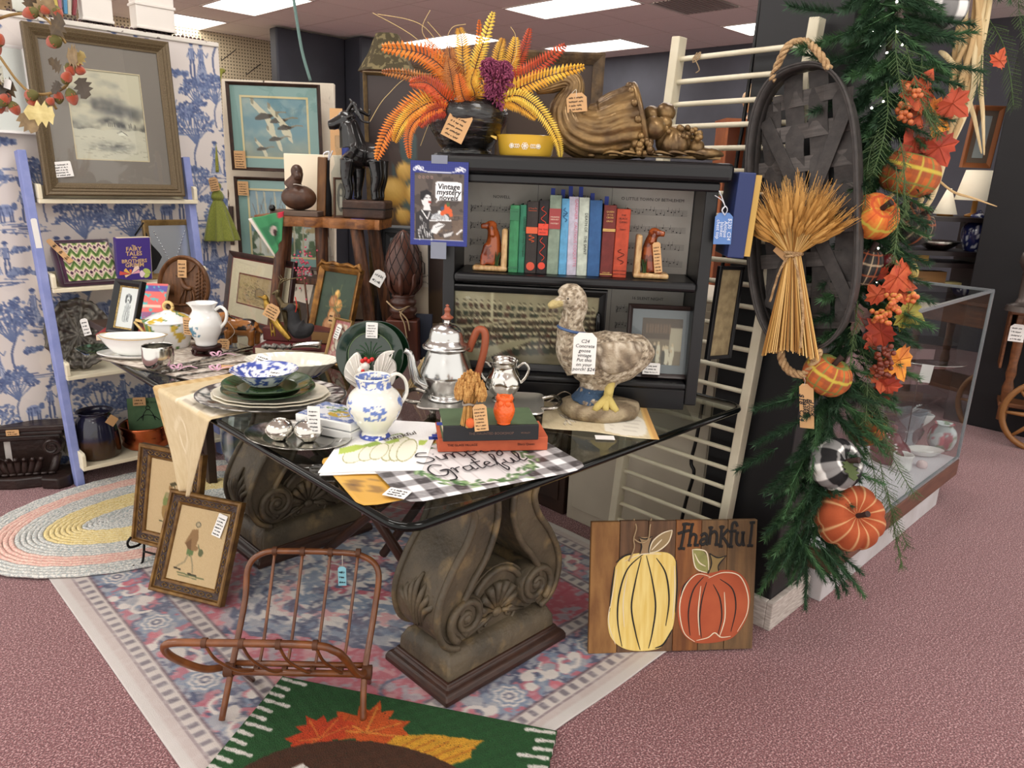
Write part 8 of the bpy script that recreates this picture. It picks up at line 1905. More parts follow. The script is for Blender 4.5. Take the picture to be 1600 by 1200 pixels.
twisted([(-.07,-.045,.352),(-.045,-.05,.395),(-.02,-.045,.43),(.0,.0,.44),(.03,-.03,.42),(.06,-.05,.39),(.085,-.048,.345)],.0055,bk)
twisted([(-.06,-.05,-.362),(-.055,-.05,-.405),(-.03,-.052,-.435),(.01,-.052,-.44),(.035,-.05,-.41),(.05,-.05,-.37)],.0065,bk)
tg=pricetag(bk,Tm((.018,-.062,-.59),ry=.0),.040,.125,'kraft',0,3,string=[(.012,-.062,-.47),(.015,-.062,-.455),(.005,-.058,-.44)])
for i,tx in enumerate(('Thick','Brown','Basket','$18   C24')):lettering('handwriting',tx,.019,mat('ink',None),tg,Tm((.012-.0105*i,-.0008,.058),ry=math.pi/2),ext=.0002,shear=.2,bold=.0003)
wb=thing('wheat_broom','golden wheat bundle tied with cord hanging on the dark basket','wheat bundle',mtx=BM@Tm((-.006,-.05,-.11),ry=math.radians(4)))
rg=random.Random(21);stk=[mat('stalk_a',(206,162,92),.6),mat('stalk_b',(226,190,124),.6),mat('stalk_c',(170,122,62),.6)]
qs=[MB(),MB(),MB()];hd=[MB(),MB()]
for k in range(150):
 u=rg.uniform(-1,1);d=rg.uniform(-1,1)*math.sqrt(1-u*u);e=Vector((u*.082,-.018+d*.022,-.27+.012*rg.random()-.02*u*u))
 qs[k%3].tube([(u*.018,-.022+d*.014,0),e],.0016,4)
for k in range(260):
 u=rg.uniform(-1,1);d=rg.uniform(-1,1)*math.sqrt(1-u*u);L=.085+.09*rg.random()*(1-.4*abs(u));a=u*1.08
 p0=Vector((u*.016,-.022+d*.012,0));p1=p0+Vector((math.sin(a)*L*.55,d*.03-.004,math.cos(a)*L*.6));p2=p0+Vector((math.sin(a*1.02)*L*1.05,d*.045-.006,math.cos(a)*L*1.0))
 qs[k%3].tube([p0,p1],.0013,4);dr=(p2-p1);hd[k%2].tube([p1,p1+dr*.3,p1+dr*.75,p2],[.0018,.0056,.005,.0012],5)
 for w in range(5):s_=p1+dr*(.3+.14*w);hd[k%2].tube([s_,s_+dr*.75+Vector((rg.gauss(0,.006),rg.gauss(0,.005),.008))],.0005,3)
for i in range(3):qs[i].build('stalks',stk[i],wb,smooth=0)
for i,cl in enumerate(((196,150,82),(176,128,62))):hd[i].build('wheat_heads',mat(f'awn{i}',cl,.7),wb,smooth=0)
twisted([(.022*math.cos(a),-.022+.020*math.sin(a),.006*math.sin(a*.5))for a in np.linspace(0,12.4,16)],.0022,wb);twisted([(.012,-.042,-.01),(.03,-.045,-.07),(.045,-.045,-.16),(.042,-.045,-.25)],.002,wb);twisted([(-.008,-.042,-.01),(-.03,-.04,-.05),(-.055,-.035,-.13)],.0018,wb)
pricetag(wb,Tm((-.045,-.012,-.008),ry=.7),.05,.05,'kraft',0,2)
# ================================================================== pine garland on the pillar
gl=thing('pine_garland','long green pine garland with fairy lights hanging down the black pillar','garland',(0,0,0))
nd=[mat('pine_dark',(58,92,62),.7,col2=(38,66,46),nscale=30),mat('pine_mid',(86,126,80),.7,col2=(58,94,62),nscale=30),mat('cedar',(84,106,62),.7,col2=(62,84,50),nscale=30)]
rg=random.Random(33)
def pine(seed,m_):
 r=random.Random(seed);b=MB();b.tube([(0,0,0),(.005,.003,.1),(0,0,.19)],[.003,.0022,.001],5)
 for k in range(260):
  z=.012+.18*k/260;a=r.random()*6.28;l=.036*(1-.45*z/.19)+.010;d=Vector((math.cos(a),math.sin(a),.75+.5*r.random())).normalized();p0=Vector((0,0,z));p1=p0+d*l;n_=d.cross(Vector((0,0,1))).normalized()*.0019
  b.add([p0-n_,p0+n_,p1],[(0,1,2)])
 return b.build('pine_branch',m_,gl,smooth=0)
def cedar(seed):
 r=random.Random(seed);b=MB();cl=bez([(0,0,0),(.012,-.004,.08),(.006,.0,.17),(-.008,0,.25)],8);b.tube(cl,.0014,4)
 for i,p in enumerate(cl[2:]):
  for sg_ in(-1,1):
   l=.045*(1-i/len(cl)*.6);d=Vector((sg_*.75,r.gauss(0,.4),.75)).normalized();e=p+d*l;b.tube([p,e],.0009,3)
   for j in range(6):
    s_=p+d*l*(j+1)/6
    for h_ in(-1,1):f=Vector((h_*.7,r.gauss(0,.5),.8)).normalized()*.011;b.add([s_,s_+f*.6+Vector((0,.0012,0)),s_+f],[(0,1,2)])
 return b.build('cedar_sprig',nd[2],gl,smooth=0)
protos=[pine(1,nd[0]),pine(2,nd[1]),pine(3,nd[0])];ced=cedar(5);used=set()
def put(proto,px,py,hd_,ang,sc_=1.0,out_=.25):
 """ang: pointing direction in the picture, 0 = up, clockwise."""
 p=atd(px,py,hd_);d=RT*math.sin(ang)+UP*math.cos(ang)-FW*out_;o=proto if proto.name not in used else proto.copy()
 if proto.name in used:C.objects.link(o);o.parent=gl
 used.add(proto.name);o.matrix_local=frame_to(p,p+d)@Matrix.Rotation(rg.random()*6.28,4,'Z')@Matrix.Diagonal((sc_,sc_,sc_,1));return o
path=[(1395,-30,2.2),(1390,60,2.2),(1385,140,2.19),(1375,220,2.18),(1360,300,2.17),(1355,380,2.16),(1345,460,2.15),(1325,540,2.13),(1300,620,2.10),(1280,700,2.08),(1265,780,2.06),(1255,850,2.05)]
MB().tube(bez([atd(x,y,h+.02)for x,y,h in path],6),.008,6).build('garland_stem',mat('stem_brown',(70,54,40),.8),gl,smooth=3)
cl=bez([(x,y,h*100)for x,y,h in path],7)
for i,c_ in enumerate(cl):
 for k in range(4):
  sd=-1 if(i+k)%2 else 1;low=c_.y>560
  ang=sd*(1.9+.7*rg.random())if not low else(math.pi+sd*(.25+1.0*rg.random()));put(protos[(i+k)%3],c_.x+rg.uniform(-24,24),c_.y+rg.uniform(-14,14),c_.z/100-.01-.02*k,ang,.6+.28*rg.random(),.1+.5*rg.random())
for x,y,a in((1310,20,-1.6),(1318,60,-1.9),(1325,100,-1.5),(1335,150,-2.0),(1420,60,1.6),(1440,95,1.9),(1250,620,-1.8),(1245,660,-2.0),(1250,720,-2.2),(1240,780,-2.4),(1240,830,-2.6),(1225,860,-2.5),(1300,860,2.6),(1290,850,3.0),(1260,870,-3.0),(1215,700,-2.0),(1330,640,2.6),(1270,640,2.9),(1280,850,2.7),(1290,690,3.1)):put(protos[int(x)%3],x,y,2.04 if y>500 else 2.14,a,.8,.3)
for x,y,a,h in((1400,40,3.1,2.08),(1415,70,2.9,2.08),(1440,90,3.0,2.1),(1385,130,3.3,2.06),(1375,200,3.4,2.06),(1405,215,3.1,2.0),(1400,260,3.2,2.0),(1520,10,3.1,2.3),(1500,50,3.2,2.3),(1545,30,2.9,2.3),(1340,470,3.3,2.05),(1345,540,3.1,2.04),(1350,600,2.8,2.02),(1370,640,2.8,2.02),(1375,720,2.9,2.02),(1385,760,3.0,2.02),(1350,690,3.0,2.02),(1592,-20,3.1,2.3),(1600,10,3.0,2.3)):put(ced,x,y,h,a,.75+.3*rg.random(),.1)
MB().tube(bez([atd(1395,-30,2.22),atd(1450,-70,2.26),atd(1520,-80,2.3),atd(1620,-60,2.34)],6),.008,6).build('garland_stem',mat('stem_brown',None),gl,smooth=3)
for x in range(1420,1640,14):put(protos[x%3],x,-66,2.28,(x%5)*.5+1.9,.7,.2)
bl_=mat('fairy_bulb',(255,250,235),.3,emit=12);bulb=None
for k in range(34):
 c_=cl[rg.randrange(0,42)];p=atd(c_.x+rg.uniform(-26,30),c_.y+rg.uniform(-16,16),c_.z/100-.05);o=MB().sph((0,0,0),.0032,6,4).build('fairy_light',bl_,gl,smooth=3)if bulb is None else bulb.copy()
 if bulb is not None:C.objects.link(o);o.parent=gl
 bulb=bulb or o;o.location=p
def plaid(cols,k,wrap=1.0):
 def fn(co):
  a=np.arctan2(co[:,1:2],co[:,0:1])/math.pi*3.2+co[:,2:3]*0;v=co[:,2:3]*k;out_=np.zeros((len(co),3))+np.array(cols[0]);A=(a%1.0);V=(v%1.0)
  out_=np.where(A<.5,out_*.5+np.array(cols[1])*.5,out_);out_=np.where(V<.5,out_*.5+np.array(cols[1])*.5,out_)
  if len(cols)>2:
   for q_ in(A,V):out_=np.where((q_>.22)&(q_<.30),np.array(cols[2]),out_);out_=np.where((q_>.70)&(q_<.74),np.array(cols[-1]),out_)
  return out_
 return fn
def check(c1,c2,k):
 def fn(co):
  A=(np.floor(np.arctan2(co[:,1:2],co[:,0:1])/math.pi*5)%2);V=(np.floor(co[:,2:3]*k+.5)%2);s_=A+V;return np.where(s_==0,np.array(c1),np.where(s_==2,np.array(c2),(np.array(c1)+np.array(c2))/2.))
 return fn
fabm=mat('pumpkin_fabric',attr=True,rough=.9,bump=.2,bscale=300);stm=mat('pumpkin_stem',(52,34,30),.8)
OR=[(192,100,48),(138,72,44),(188,166,66),(116,128,66)];OY=[(212,108,48),(216,140,58),(206,186,76),(190,80,40)];BKT=[(34,32,34),(60,54,50),(176,156,128),(150,80,50)];RU=[(160,74,40),(168,80,44),(206,160,112),(206,160,112)]
for px,py,rx,ry,hd_,tx,tl_,fn,lab in[(1462,12,46,37,2.22,.2,0,check((236,234,230),(26,25,27),26),'black and white checked fabric pumpkin at the top of the garland'),(1420,272,46,38,2.10,.1,.2,plaid(OR,14),'large orange plaid fabric pumpkin under the maple leaves'),(1366,338,37,33,2.02,.9,.2,plaid(OY,16),'orange and yellow plaid pumpkin touching the basket rim'),(1424,350,36,31,2.12,.6,.5,plaid(BKT,18),'black and tan plaid pumpkin beside the yellow plaid one'),(1352,416,25,34,2.06,.2,.1,plaid(BKT,18),'small black tartan pumpkin half behind the basket'),(1292,586,38,32,2.0,.3,.3,plaid(OR,16),'orange plaid fabric pumpkin below the basket rope'),(1356,670,26,29,2.08,.5,.6,plaid(OR,18),'small orange plaid pumpkin tucked in the lower garland'),(1305,725,42,38,1.98,.9,.6,check((238,236,232),(26,25,27),28),'black and white buffalo check fabric pumpkin'),(1327,808,53,46,1.97,1.05,.0,plaid(RU,17),'rust plaid fabric pumpkin with a green felt leaf, lowest of all')]:
 p=atd(px,py,hd_);s=mpp(p);t=thing('fabric_pumpkin',lab,'pumpkin',mtx=Tm(p,rz=FACE)@Tm(ry=tl_)@Tm(rx=tx),group='fabric pumpkins on the garland')
 o=MB().lathe([(rx*s*math.cos(a)**.75 if math.cos(a)>1e-6 else 0,ry*s*.92*math.sin(a)-(.30*ry*s*math.exp(-((a-1.57)/.30)**2)+-.2*ry*s*math.exp(-((a+1.57)/.30)**2)))for a in np.linspace(-1.5707,1.5707,40)],96,rf=lambda a,z:1-.07*abs(math.cos(4.5*a))**8).build('pumpkin_body',fabm,t,smooth=3);tint(o,fn)
 MB().tube([(0,0,ry*s*.5),(.002,0,ry*s*.85),(.008,.002,ry*s*1.15)],[.008,.007,.009],8).build('stem',stm,t,smooth=.9)
 if 'leaf' in lab[:45]and 'felt' in lab or 'buffalo' in lab:oak_leaf(MB(),34*s,.1).build('felt_leaf',mat('felt_green',(74,86,50),.9),t,Tm((-.006,-.004,ry*s*.74),rx=1.25,rz=.5),smooth=0,solid=.002)
p=atd(1388,408,2.05);t=thing('maroon_apple','shiny maroon faux apple in the garland','apple',p);s=mpp(p);MB().lathe([(13*s*math.cos(a),12*s*math.sin(a))for a in np.linspace(-1.57,1.57,12)],18).build('apple_body',mat('apple_red',(82,28,30),.25),t,smooth=3)
p=atd(1424,425,2.2);t=thing('green_pear','small yellow-green faux pear behind the orange leaf','pear',p);s=mpp(p);MB().lathe(sc(sprof([(0,-11),(9,-8),(11,0),(7,9),(3,14),(0,15)],4),s),18,Tm(ry=.5)).build('pear_body',mat('pear_gold',(186,160,76),.4,col2=(150,130,60),nscale=40),t,smooth=3)
MP=[(0,-.62),(.22,-.55),(.52,-.62),(.50,-.38),(.86,-.30),(.74,-.06),(1.0,.30),(.66,.34),(.62,.60),(.34,.50),(.32,.80),(0,1.12)]
def maple3(s,m_,par,mtx,nm='maple_leaf'):
 P=MP+[(-x,y)for x,y in MP[-2:0:-1]];b=MB();c0=(0,0,0);pts=[(x*s,.22*s*(x*x)-.10*s*abs(y)+.05*s*math.sin(x*5+y*4),y*s)for x,y in P];k=len(pts);b.add([c0]+pts,[(0,1+i,1+(i+1)%k)for i in range(k)]);o=b.build(nm,m_,par,mtx,smooth=0,solid=.0008)
 q=MB();[q.tube([(0,-.002,0),Vector(pts[i])*.85+Vector((0,-.002,0))],.0007,3)for i in(4,6,11,16,18)];q.build('veins',mat('vein_rust',(150,60,30),.7),o,smooth=0)
lo_=[mat('maple_orange',(196,92,50),.65,col2=(176,66,38),nscale=40),mat('maple_rust',(176,66,38),.65,col2=(140,46,32),nscale=30),mat('maple_gold',(222,150,46),.65,col2=(206,112,38),nscale=30),mat('leaf_plum',(104,78,74),.65),mat('leaf_olive',(134,132,56),.65,col2=(166,150,60),nscale=30),mat('maple_red',(176,70,42),.6)]
by_=[mat('berry_peach',(206,128,76),.35,col2=(186,96,56),nscale=20),mat('berry_gold',(214,160,82),.35,col2=(200,104,60),nscale=25,nlo=.45,nhi=.55),mat('berry_brown',(112,50,34),.35)]
def spray(lab,hd_,leaves,clusters):
 px0,py0=leaves[0][:2];o0=atd(px0,py0,hd_);t=thing('leaf_spray',lab,'leaf spray',o0,FACE);s=mpp(o0);L=lambda x,y,d=0.:((x-px0)*s,d,-(y-py0)*s*1.03)
 for i,(x,y,r,a,k)in enumerate(leaves):maple3(r*s*1.12,lo_[k],t,Tm(L(x,y,-.012*i%.03),ry=a,rx=.3*math.sin(i*2.3),rz=.35*math.cos(i*1.7)))
 for x,y,w,h,n_,k in clusters:
  base=None
  for i in range(n_):
   g=random.Random(i*7+int(x));o=MB().sph((0,0,0),.0072,9,6).build('berry',by_[k],t,smooth=3)if base is None else base.copy()
   if base is not None:C.objects.link(o)
   base=base or o;o.parent=t;o.location=Vector(L(x+g.uniform(-w,w)*(1 if i%2 else .6),y+g.uniform(-h,h),-.03+g.uniform(-.014,.014)))
 MB().tube([L(px0,py0,.01),L(px0-20,py0+30,.05)],.0015,5).build('stem',MATS['stem_brown'],t,smooth=3)
spray('orange and rust maple leaf spray with peach berries high on the garland',2.06,[(1436,150,34,.3,0),(1448,176,22,2.9,0),(1492,158,26,2.2,5),(1470,172,30,2.4,2),(1446,212,38,1.7,1),(1482,222,28,2.6,1),(1475,190,20,3.0,2),(1552,96,16,.2,0),(1475,254,24,2.8,4),(1448,190,22,2.5,3)],[(1407,176,11,14,18,0),(1421,150,8,6,6,0),(1410,140,6,6,5,0)])
spray('orange maple spray with golden berries beside the glass case',2.02,[(1402,432,30,2.2,0),(1416,448,24,2.9,0),(1378,462,18,-.8,0),(1362,500,26,-2.6,3),(1432,488,28,2.0,4),(1392,518,26,-2.2,1),(1380,430,14,-.5,1)],[(1398,472,13,13,26,1),(1384,493,18,9,22,1),(1424,460,9,6,8,1)])
spray('yellow maple leaf spray with brown berries near the bottom rope',2.0,[(1405,562,30,2.8,2),(1390,590,24,3.3,0),(1396,604,20,2.9,1),(1366,540,16,-2.0,1)],[(1374,562,14,26,40,2)])
hk=thing('corn_husk','bunch of pale dried corn husk strips trailing past the leaves','corn husk',atd(1510,60,2.25),FACE);s=mpp(hk.location);rg=random.Random(9);hm=[mat('husk_pale',(226,208,166),.7,col2=(204,178,130),nscale=14,nstretch=(6,1,.4)),mat('husk_tan',(196,164,116),.7)]
H_=lambda x,y,d=0.:Vector(((x-1510)*s,d,-(y-60)*s))
for k,P in enumerate([[(1500,-40),(1506,60),(1510,140),(1490,230),(1462,300)],[(1512,-40),(1520,60),(1514,150),(1505,220),(1480,300)],[(1525,-40),(1530,50),(1540,120),(1556,170),(1575,232)],[(1520,-40),(1516,80),(1500,180),(1476,250),(1440,300),(1404,335)],[(1530,-40),(1536,60),(1530,130),(1552,180),(1570,230)],[(1506,-40),(1498,50),(1504,120),(1500,170)],[(1516,0),(1524,90),(1512,200),(1490,280),(1478,330),(1480,368)],[(1490,260),(1530,290),(1565,300),(1610,312)],[(1496,100),(1478,86),(1470,80)],[(1508,70),(1500,110),(1506,150),(1502,190)],[(1524,60),(1526,120),(1520,180),(1508,240)],[(1494,-30),(1512,70),(1526,160),(1500,250),(1470,330)],[(1534,-30),(1522,60),(1532,140),(1516,220),(1492,262)],[(1502,-30),(1530,80),(1520,170),(1486,270),(1452,340)],[(1514,200),(1504,300),(1480,340)]]):
 c_=bez([H_(x,y,.012*math.sin(k*1.3+i))for i,(x,y)in enumerate(P)],8);n_=len(c_);MB().tube(c_,[(.009 if k!=7 else .004)*(.06+.94*math.sin(math.pi*min(.99,i/n_*.8+.2))**.7)for i in range(n_)],6,flat=.12,up=(0,1,0)).build('husk_strip',hm[k%2],hk,smooth=3)
sc_t=thing('glass_showcase','low glass display case on a white and wood plinth','display case',(0,0,0));X0,X1,Y0,Y1=2.43,3.84,.86,1.21;GZ0,GZ1=.20,.99
slab(MB(),None,X0,X1-.16,Y0,Y1,0,.115).build('plinth',mat('plinth_white',(206,204,206),.6,col2=(190,186,186),nscale=8),sc_t,smooth=0,bev=.003);slab(MB(),None,X0-.01,X1,Y0-.02,Y1,.116,.195).build('wood_base',mat('case_wood',(112,74,58),.45,col2=(96,62,50),nscale=10,nstretch=(1,6,6)),sc_t,smooth=0,bev=.003);slab(MB(),None,X0,X1-.01,Y0,Y1,.195,GZ0).build('deck',mat('deck_white',(214,214,220),.5),sc_t,smooth=0)
cg_=glassmat('case_glass',(240,244,244),1.45)
for nm,q in(('front',[(X0,Y0-.01,GZ0),(X1,Y0-.01,GZ0),(X1,Y0-.01,GZ1),(X0,Y0-.01,GZ1)]),('end',[(X1,Y0-.01,GZ0),(X1,Y1,GZ0),(X1,Y1,GZ1),(X1,Y0-.01,GZ1)]),('top',[(X0,Y0-.01,GZ1),(X1,Y0-.01,GZ1),(X1,Y1,GZ1),(X0,Y1,GZ1)])):MB().add(q,[(0,1,2,3)]).build('pane',cg_,sc_t,smooth=0)
em_=mat('glass_rim',(150,156,160),.2,.4);E3=[((X1,Y0-.01,GZ0),(X1,Y0-.01,GZ1)),((X0,Y0-.01,GZ1),(X1,Y0-.01,GZ1)),((X1,Y0-.01,GZ1),(X1,Y1,GZ1)),((X0,Y0-.01,GZ0),(X1,Y0-.01,GZ0)),((X1,Y1,GZ0),(X1,Y1,GZ1))]
for a,b_ in E3:MB().bar(a,b_,.012).build('pane_edge',em_,sc_t,smooth=0)
slab(MB(),None,X0,X1-.03,Y0+.10,Y1,.47,.478).build('inner_shelf',cg_,sc_t,smooth=0)
milk=mat('milk_glass',(226,228,226),.25,spec=.6)
def caseobj(nm,lab,cat,cx,yb,r,prof,m_,rf=None,n=32,tn=None,sy=1.0,z=GZ0+.001):
 p,s=stand(cx,yb,r,z);t=thing(nm,lab,cat,mtx=Tm(p,rz=FACE));o=MB().lathe(sc(sprof(prof,4),s),n,Tm(s=(1,sy,1)),rf=rf).build('body',m_,t,smooth=3)
 if tn:tint(o,tn)
 return t
caseobj('milk_compote','white milk glass ruffled compote in the showcase','compote',1418,700,10,[(14,0),(10,3),(5,10),(5,24),(14,34),(22,44),(26,54),(24,53),(14,38),(0,30)],milk,lambda a,z:1+.10*math.sin(6*a)*max(0,z/.10-.3))
caseobj('amethyst_dish','plum coloured covered glass dish in the showcase','dish',1388,728,24,[(26,0),(28,6),(29,18),(24,26),(16,33),(10,42),(4,46),(6,51),(4,56),(0,57)],mat('plum_glass',(104,48,56),.15,coat=.5),lambda a,z:1+.04*math.sin(16*a))
caseobj('rose_bowl','pale round rose bowl with pink flowers in the showcase','vase',1468,706,12,[(12,0),(16,3),(20,16),(18,30),(12,38),(15,41),(13,40),(10,36),(0,30)],mat('glaze_print',None,attr=True),lambda a,z:1+.03*math.sin(8*a),tn=lambda co:np.where(fbm(co,30,3)[:,None]>.6,np.array([[196,110,120]]),np.where(fbm(co,40,6)[:,None]>.6,np.array([[150,176,150]]),np.array([[214,224,226]]))))
caseobj('oval_dish','shallow cream oval dish with gilt rim in the showcase','dish',1442,718,20,[(0,0),(16,0),(24,5),(30,9),(28,8.5),(14,3),(0,2)],china,sy=.6)
caseobj('milk_mug','small embossed milk glass mug at the showcase front','mug',1408,738,12,[(12,0),(14,3),(13,14),(15,24),(13,23),(11,5),(0,4)],milk,lambda a,z:1+.04*math.sin(10*a))
caseobj('china_shoe','tiny pink flowered china trinket beside the mug','trinket',1440,732,6,[(7,0),(8,4),(6,9),(0,11)],mat('china_blush',(226,206,206),.2))
caseobj('silver_stack','stack of cut glass bowls behind the yellow maple leaf','bowls',1404,704,20,[(14,0),(24,10),(30,30),(29,30),(26,36),(32,60),(30,62),(0,50)],glassmat('cut_glass',(214,220,226),1.6),lambda a,z:1+.04*math.sin(18*a))
p=ony(1434,597,1.05);t=thing('white_card','small white card propped inside the showcase','card',mtx=Tm((p.x,p.y,GZ0+.001),rz=FACE));h_=p.z-GZ0;slab(MB(),None,-.028,.028,0,.002,h_,h_+.085).build('card',mat('tag_white',None),t,Tm(ry=.08),smooth=0);slab(MB(),None,-.002,.002,.002,.004,0,h_+.02).build('wire_stand',mat('hook_steel',None),t,smooth=0)
caseobj('silver_dish','oblong silver dish on the upper glass shelf of the showcase','dish',1462,585,40,[(0,0),(26,0),(40,5),(46,6),(40,7),(0,2)],silver,sy=.5,z=.479)
# ================================================================== tea cart with wooden wheels
tc=thing('tea_cart','wooden tea cart with big spoked wheels and a drawer','tea cart',(5.02,.985,0),math.radians(-75));oak=mat('oak_warm',(124,78,46),.4,col2=(98,60,36),nscale=10,nstretch=(1,6,6))
slab(MB(),None,-.02,.95,-.06,.46,.75,.775).build('top',oak,tc,smooth=0,bev=.006);slab(MB(),None,.02,.9,-.02,.42,.62,.75).build('apron',oak,tc,smooth=0,bev=.003);o=slab(MB(),None,.05,.42,-.03,-.02,.64,.735).build('drawer',oak,tc,smooth=0,bev=.004);MB().sph((.235,-.045,.69),.015,10,8).build('knob',brass,o,smooth=3);slab(MB(),None,-.016,-.002,.02,.4,.42,.74).build('drop_leaf',oak,tc,smooth=0,bev=.003);slab(MB(),None,.02,.9,0,.42,.20,.225).build('shelf',oak,tc,smooth=0,bev=.003)
for x,y in((.05,.01),(.86,.01),(.05,.39),(.86,.39)):MB().lathe([(.026,.12),(.026,.20),(.018,.22),(.026,.26),(.03,.32),(.02,.36),(.028,.40),(.022,.46),(.026,.54),(.026,.63)],14,Tm((x,y,0))).build('leg',oak,tc,smooth=.9)
def wheel(x,y,R=.20):
 w=MB().tube([(x+R*math.cos(a),y,R+.004+R*math.sin(a))for a in np.linspace(0,6.283,40,endpoint=False)],.017,8,closed=True).build('wheel',mat('wheel_wood',(140,96,54),.4),tc,smooth=3)
 for k in range(8):a=k*.785;MB().tube([(x,y,R),(x+R*.5*math.cos(a),y,R+R*.5*math.sin(a)),(x+R*math.cos(a),y,R+R*math.sin(a))],[.010,.013,.008],8).build('spoke',mat('wheel_wood',None),w,smooth=3)
 MB().sph((x,y,R),(.03,.03,.03),10,8).build('hub',mat('wheel_wood',None),w,smooth=3)
wheel(.24,-.12);wheel(.02,.50)
pricetag(tc,Tm((.03,-.065,.60)),.075,.10,'white',4,99)
p=onz(1594,486,.776);t=thing('pewter_lamp','ornate dark metal lamp base on the tea cart','lamp',(p.x,p.y,.776));s=mpp(p);MB().lathe(sc([(22,0),(20,8),(10,12),(7,20),(8,60),(12,66),(16,74),(14,86),(8,94),(0,96)],s),16,rf=lambda a,z:1+.06*math.sin(6*a)).build('base',mat('lamp_pewter',(84,76,72),.4,.6),t,smooth=.9)
t=thing('white_label','white paper label lying on the tea cart top','label',(5.05,.88,.776));slab(MB(),None,0,.09,0,.06,0,.002).build('paper',mat('tag_white',None),t,smooth=0)
# ================================================================== dark shelf unit with lamps and jars
SU=4.75
def su(px,py,d=SU):return atd(px,py,d)
a,b_=su(1385,440),su(1533,440);SW=(b_-a).length;SUM=Tm(Vector(((a.x+b_.x)/2,(a.y+b_.y)/2,0)),rz=FACE);un=thing('dark_shelf_unit','dark open shelf unit holding lamps and a ginger jar','shelf',mtx=SUM);esp=mat('espresso',(36,27,27),.4)
zs=[su(1460,y).z for y in(338,392,410,448,520)]
for i,z in enumerate([zs[0],zs[1],zs[2],zs[3],.45,.1]):slab(MB(),None,-SW/2-.25,SW/2,-.02,.3,z-.028,z).build('shelf',esp,un,smooth=0)
for x in(-SW/2-.25,SW/2-.03):slab(MB(),None,x,x+.03,0,.3,0,zs[0]).build('side',esp,un,smooth=0)
def onsu(px,z,y=.1):return SUM@Vector((onpl(px,400,SUM,y)[0],y,z+.001))
us=mpp(su(1480,380))
def lampy(px,z,rt,rb_,h,lift,lab,pleat=0):
 p=onsu(px,z,.14);t=thing('table_lamp',lab,'lamp',p,FACE);MB().lathe(sc([(12,0),(12,3),(4,6),(4,lift+4)],us),14).build('lamp_stand',mat('lamp_brass',(150,104,50),.4,.5),t,smooth=3);MB().lathe(sc([(rb_,lift),(rt,lift+h)],us),32).build('lamp_shade',mat('shade_cream',(244,232,206),.8,emit=.25),t,smooth=3,solid=.002)
 return t
lampy(1507,zs[0],21,30,44,25,'brass table lamp with a wide cream shade on the shelf unit');lampy(1464,zs[0],3,17,38,3,'small lamp with a cream cone shade beside the plaid pumpkin')
p=onsu(1517,zs[1]);t=thing('ginger_jar','blue and white ginger jar on the dark shelf','jar',p);o=MB().lathe(sc(sprof([(12,0),(14,4),(20,22),(19,36),(11,46),(12,50),(12,54),(5,58),(2,62),(0,63)],5),us),40).build('jar_body',mat('glaze_print',None,attr=True),t,smooth=3);tint(o,lambda co:np.where((fbm(co,20,3)[:,None]>.47)&(fbm(co,20,3)[:,None]<.54),np.array([[222,226,236]]),np.array([[36,44,96]])))
p=onsu(1462,zs[1]);t=thing('silver_bowl','dark fluted metal bowl on the shelf beside the ginger jar','bowl',p);MB().lathe(sc([(14,0),(24,6),(34,14),(32,14),(14,3),(0,2)],us),40,rf=lambda a,z:1+.04*math.sin(20*a)).build('bowl_body',pewter,t,smooth=3)
for px,w,h,col,lab,zz in((1434,26,10,(196,150,70),'small yellow box on the middle shelf',zs[2]),(1450,60,22,(140,100,56),'wide wooden tray on the lower shelf',zs[3]),(1488,36,6,(190,176,120),'thin pale green booklet on the lower shelf',zs[3])):
 p=onsu(px,zz);t=thing('shelf_box',lab,'box',p,FACE);MB().box((0,0,h*us/2),(w*us,.08,h*us)).build('box_body',mat('bx%d'%px,col,.6),t,smooth=0,bev=.002)
pf_=fitd(5.0,(1498,262),(1545,262),(1522,165),(1570,165),.1);framed('paper_certificate','framed pale document behind the table lamps',pf_,.03,.02,mat('frame_copper',(166,104,64),.5),Cv(6,8,(206,212,220)),matw=(.03,.03),matcol=mat('mat_taupe',(140,120,110),.9),cat='picture')
p=ony(1572,235,.78);t=thing('shadow_box','narrow black shadow box frame on the far black pillar','frame',(5.24,.775,p.z-.12));slab(MB(),None,0,.12,0,.02,-.14,.42).build('frame',blkf,t,smooth=0,bev=.004);slab(MB(),None,.02,.06,-.006,0,-.11,.39).build('side_glass',mat('slate_blue',(84,104,120),.3),t,smooth=0);slab(MB(),None,.075,.10,-.006,0,-.10,.39).build('inner_wood',mat('inner_tan',(150,122,98),.6),t,smooth=0)
# ================================================================== behind the bookcase
def still_life():
 c=Cv(90,110,(74,62,58));c.put(c.fb(4,3)>.5,(60,50,48),.8);c.put((c.Y>.42)&(c.fb(5,7)>.45),(104,84,62),.7);c.put((np.hypot(c.X-.35,c.Y-.36)<.16)&(c.fb(7,2)>.45),(70,92,92),.8)
 for x,y,r_ in((.30,.36,.08),(.20,.44,.125),(.40,.45,.11),(.28,.54,.07),(.52,.40,.08),(.13,.53,.06)):
  for k in range(6):c.ell(x-.012*k*.5,y-.012*k*.4,r_*(1-k*.13),r_*(1-k*.13)*.47,(186+k*10,140+k*11,60+k*10),.8)
 c.line(bz2([(.1,.75),(.3,.7),(.25,.85),(.4,.95)],5),.012,(176,140,80));return c
cvf=fitd(3.2,(582,540),(760,540),(570,114),(760,114),.15,z=TZ+.002);framed('fruit_painting','large dark old painting of golden fruit behind the bookcase',cvf,.014,.02,mat('gilt_worn',(120,96,56),.5,.2,col2=(84,66,42),nscale=30),still_life(),mat('canvas_print',attr=True,rough=.4),glass=False,cat='painting')
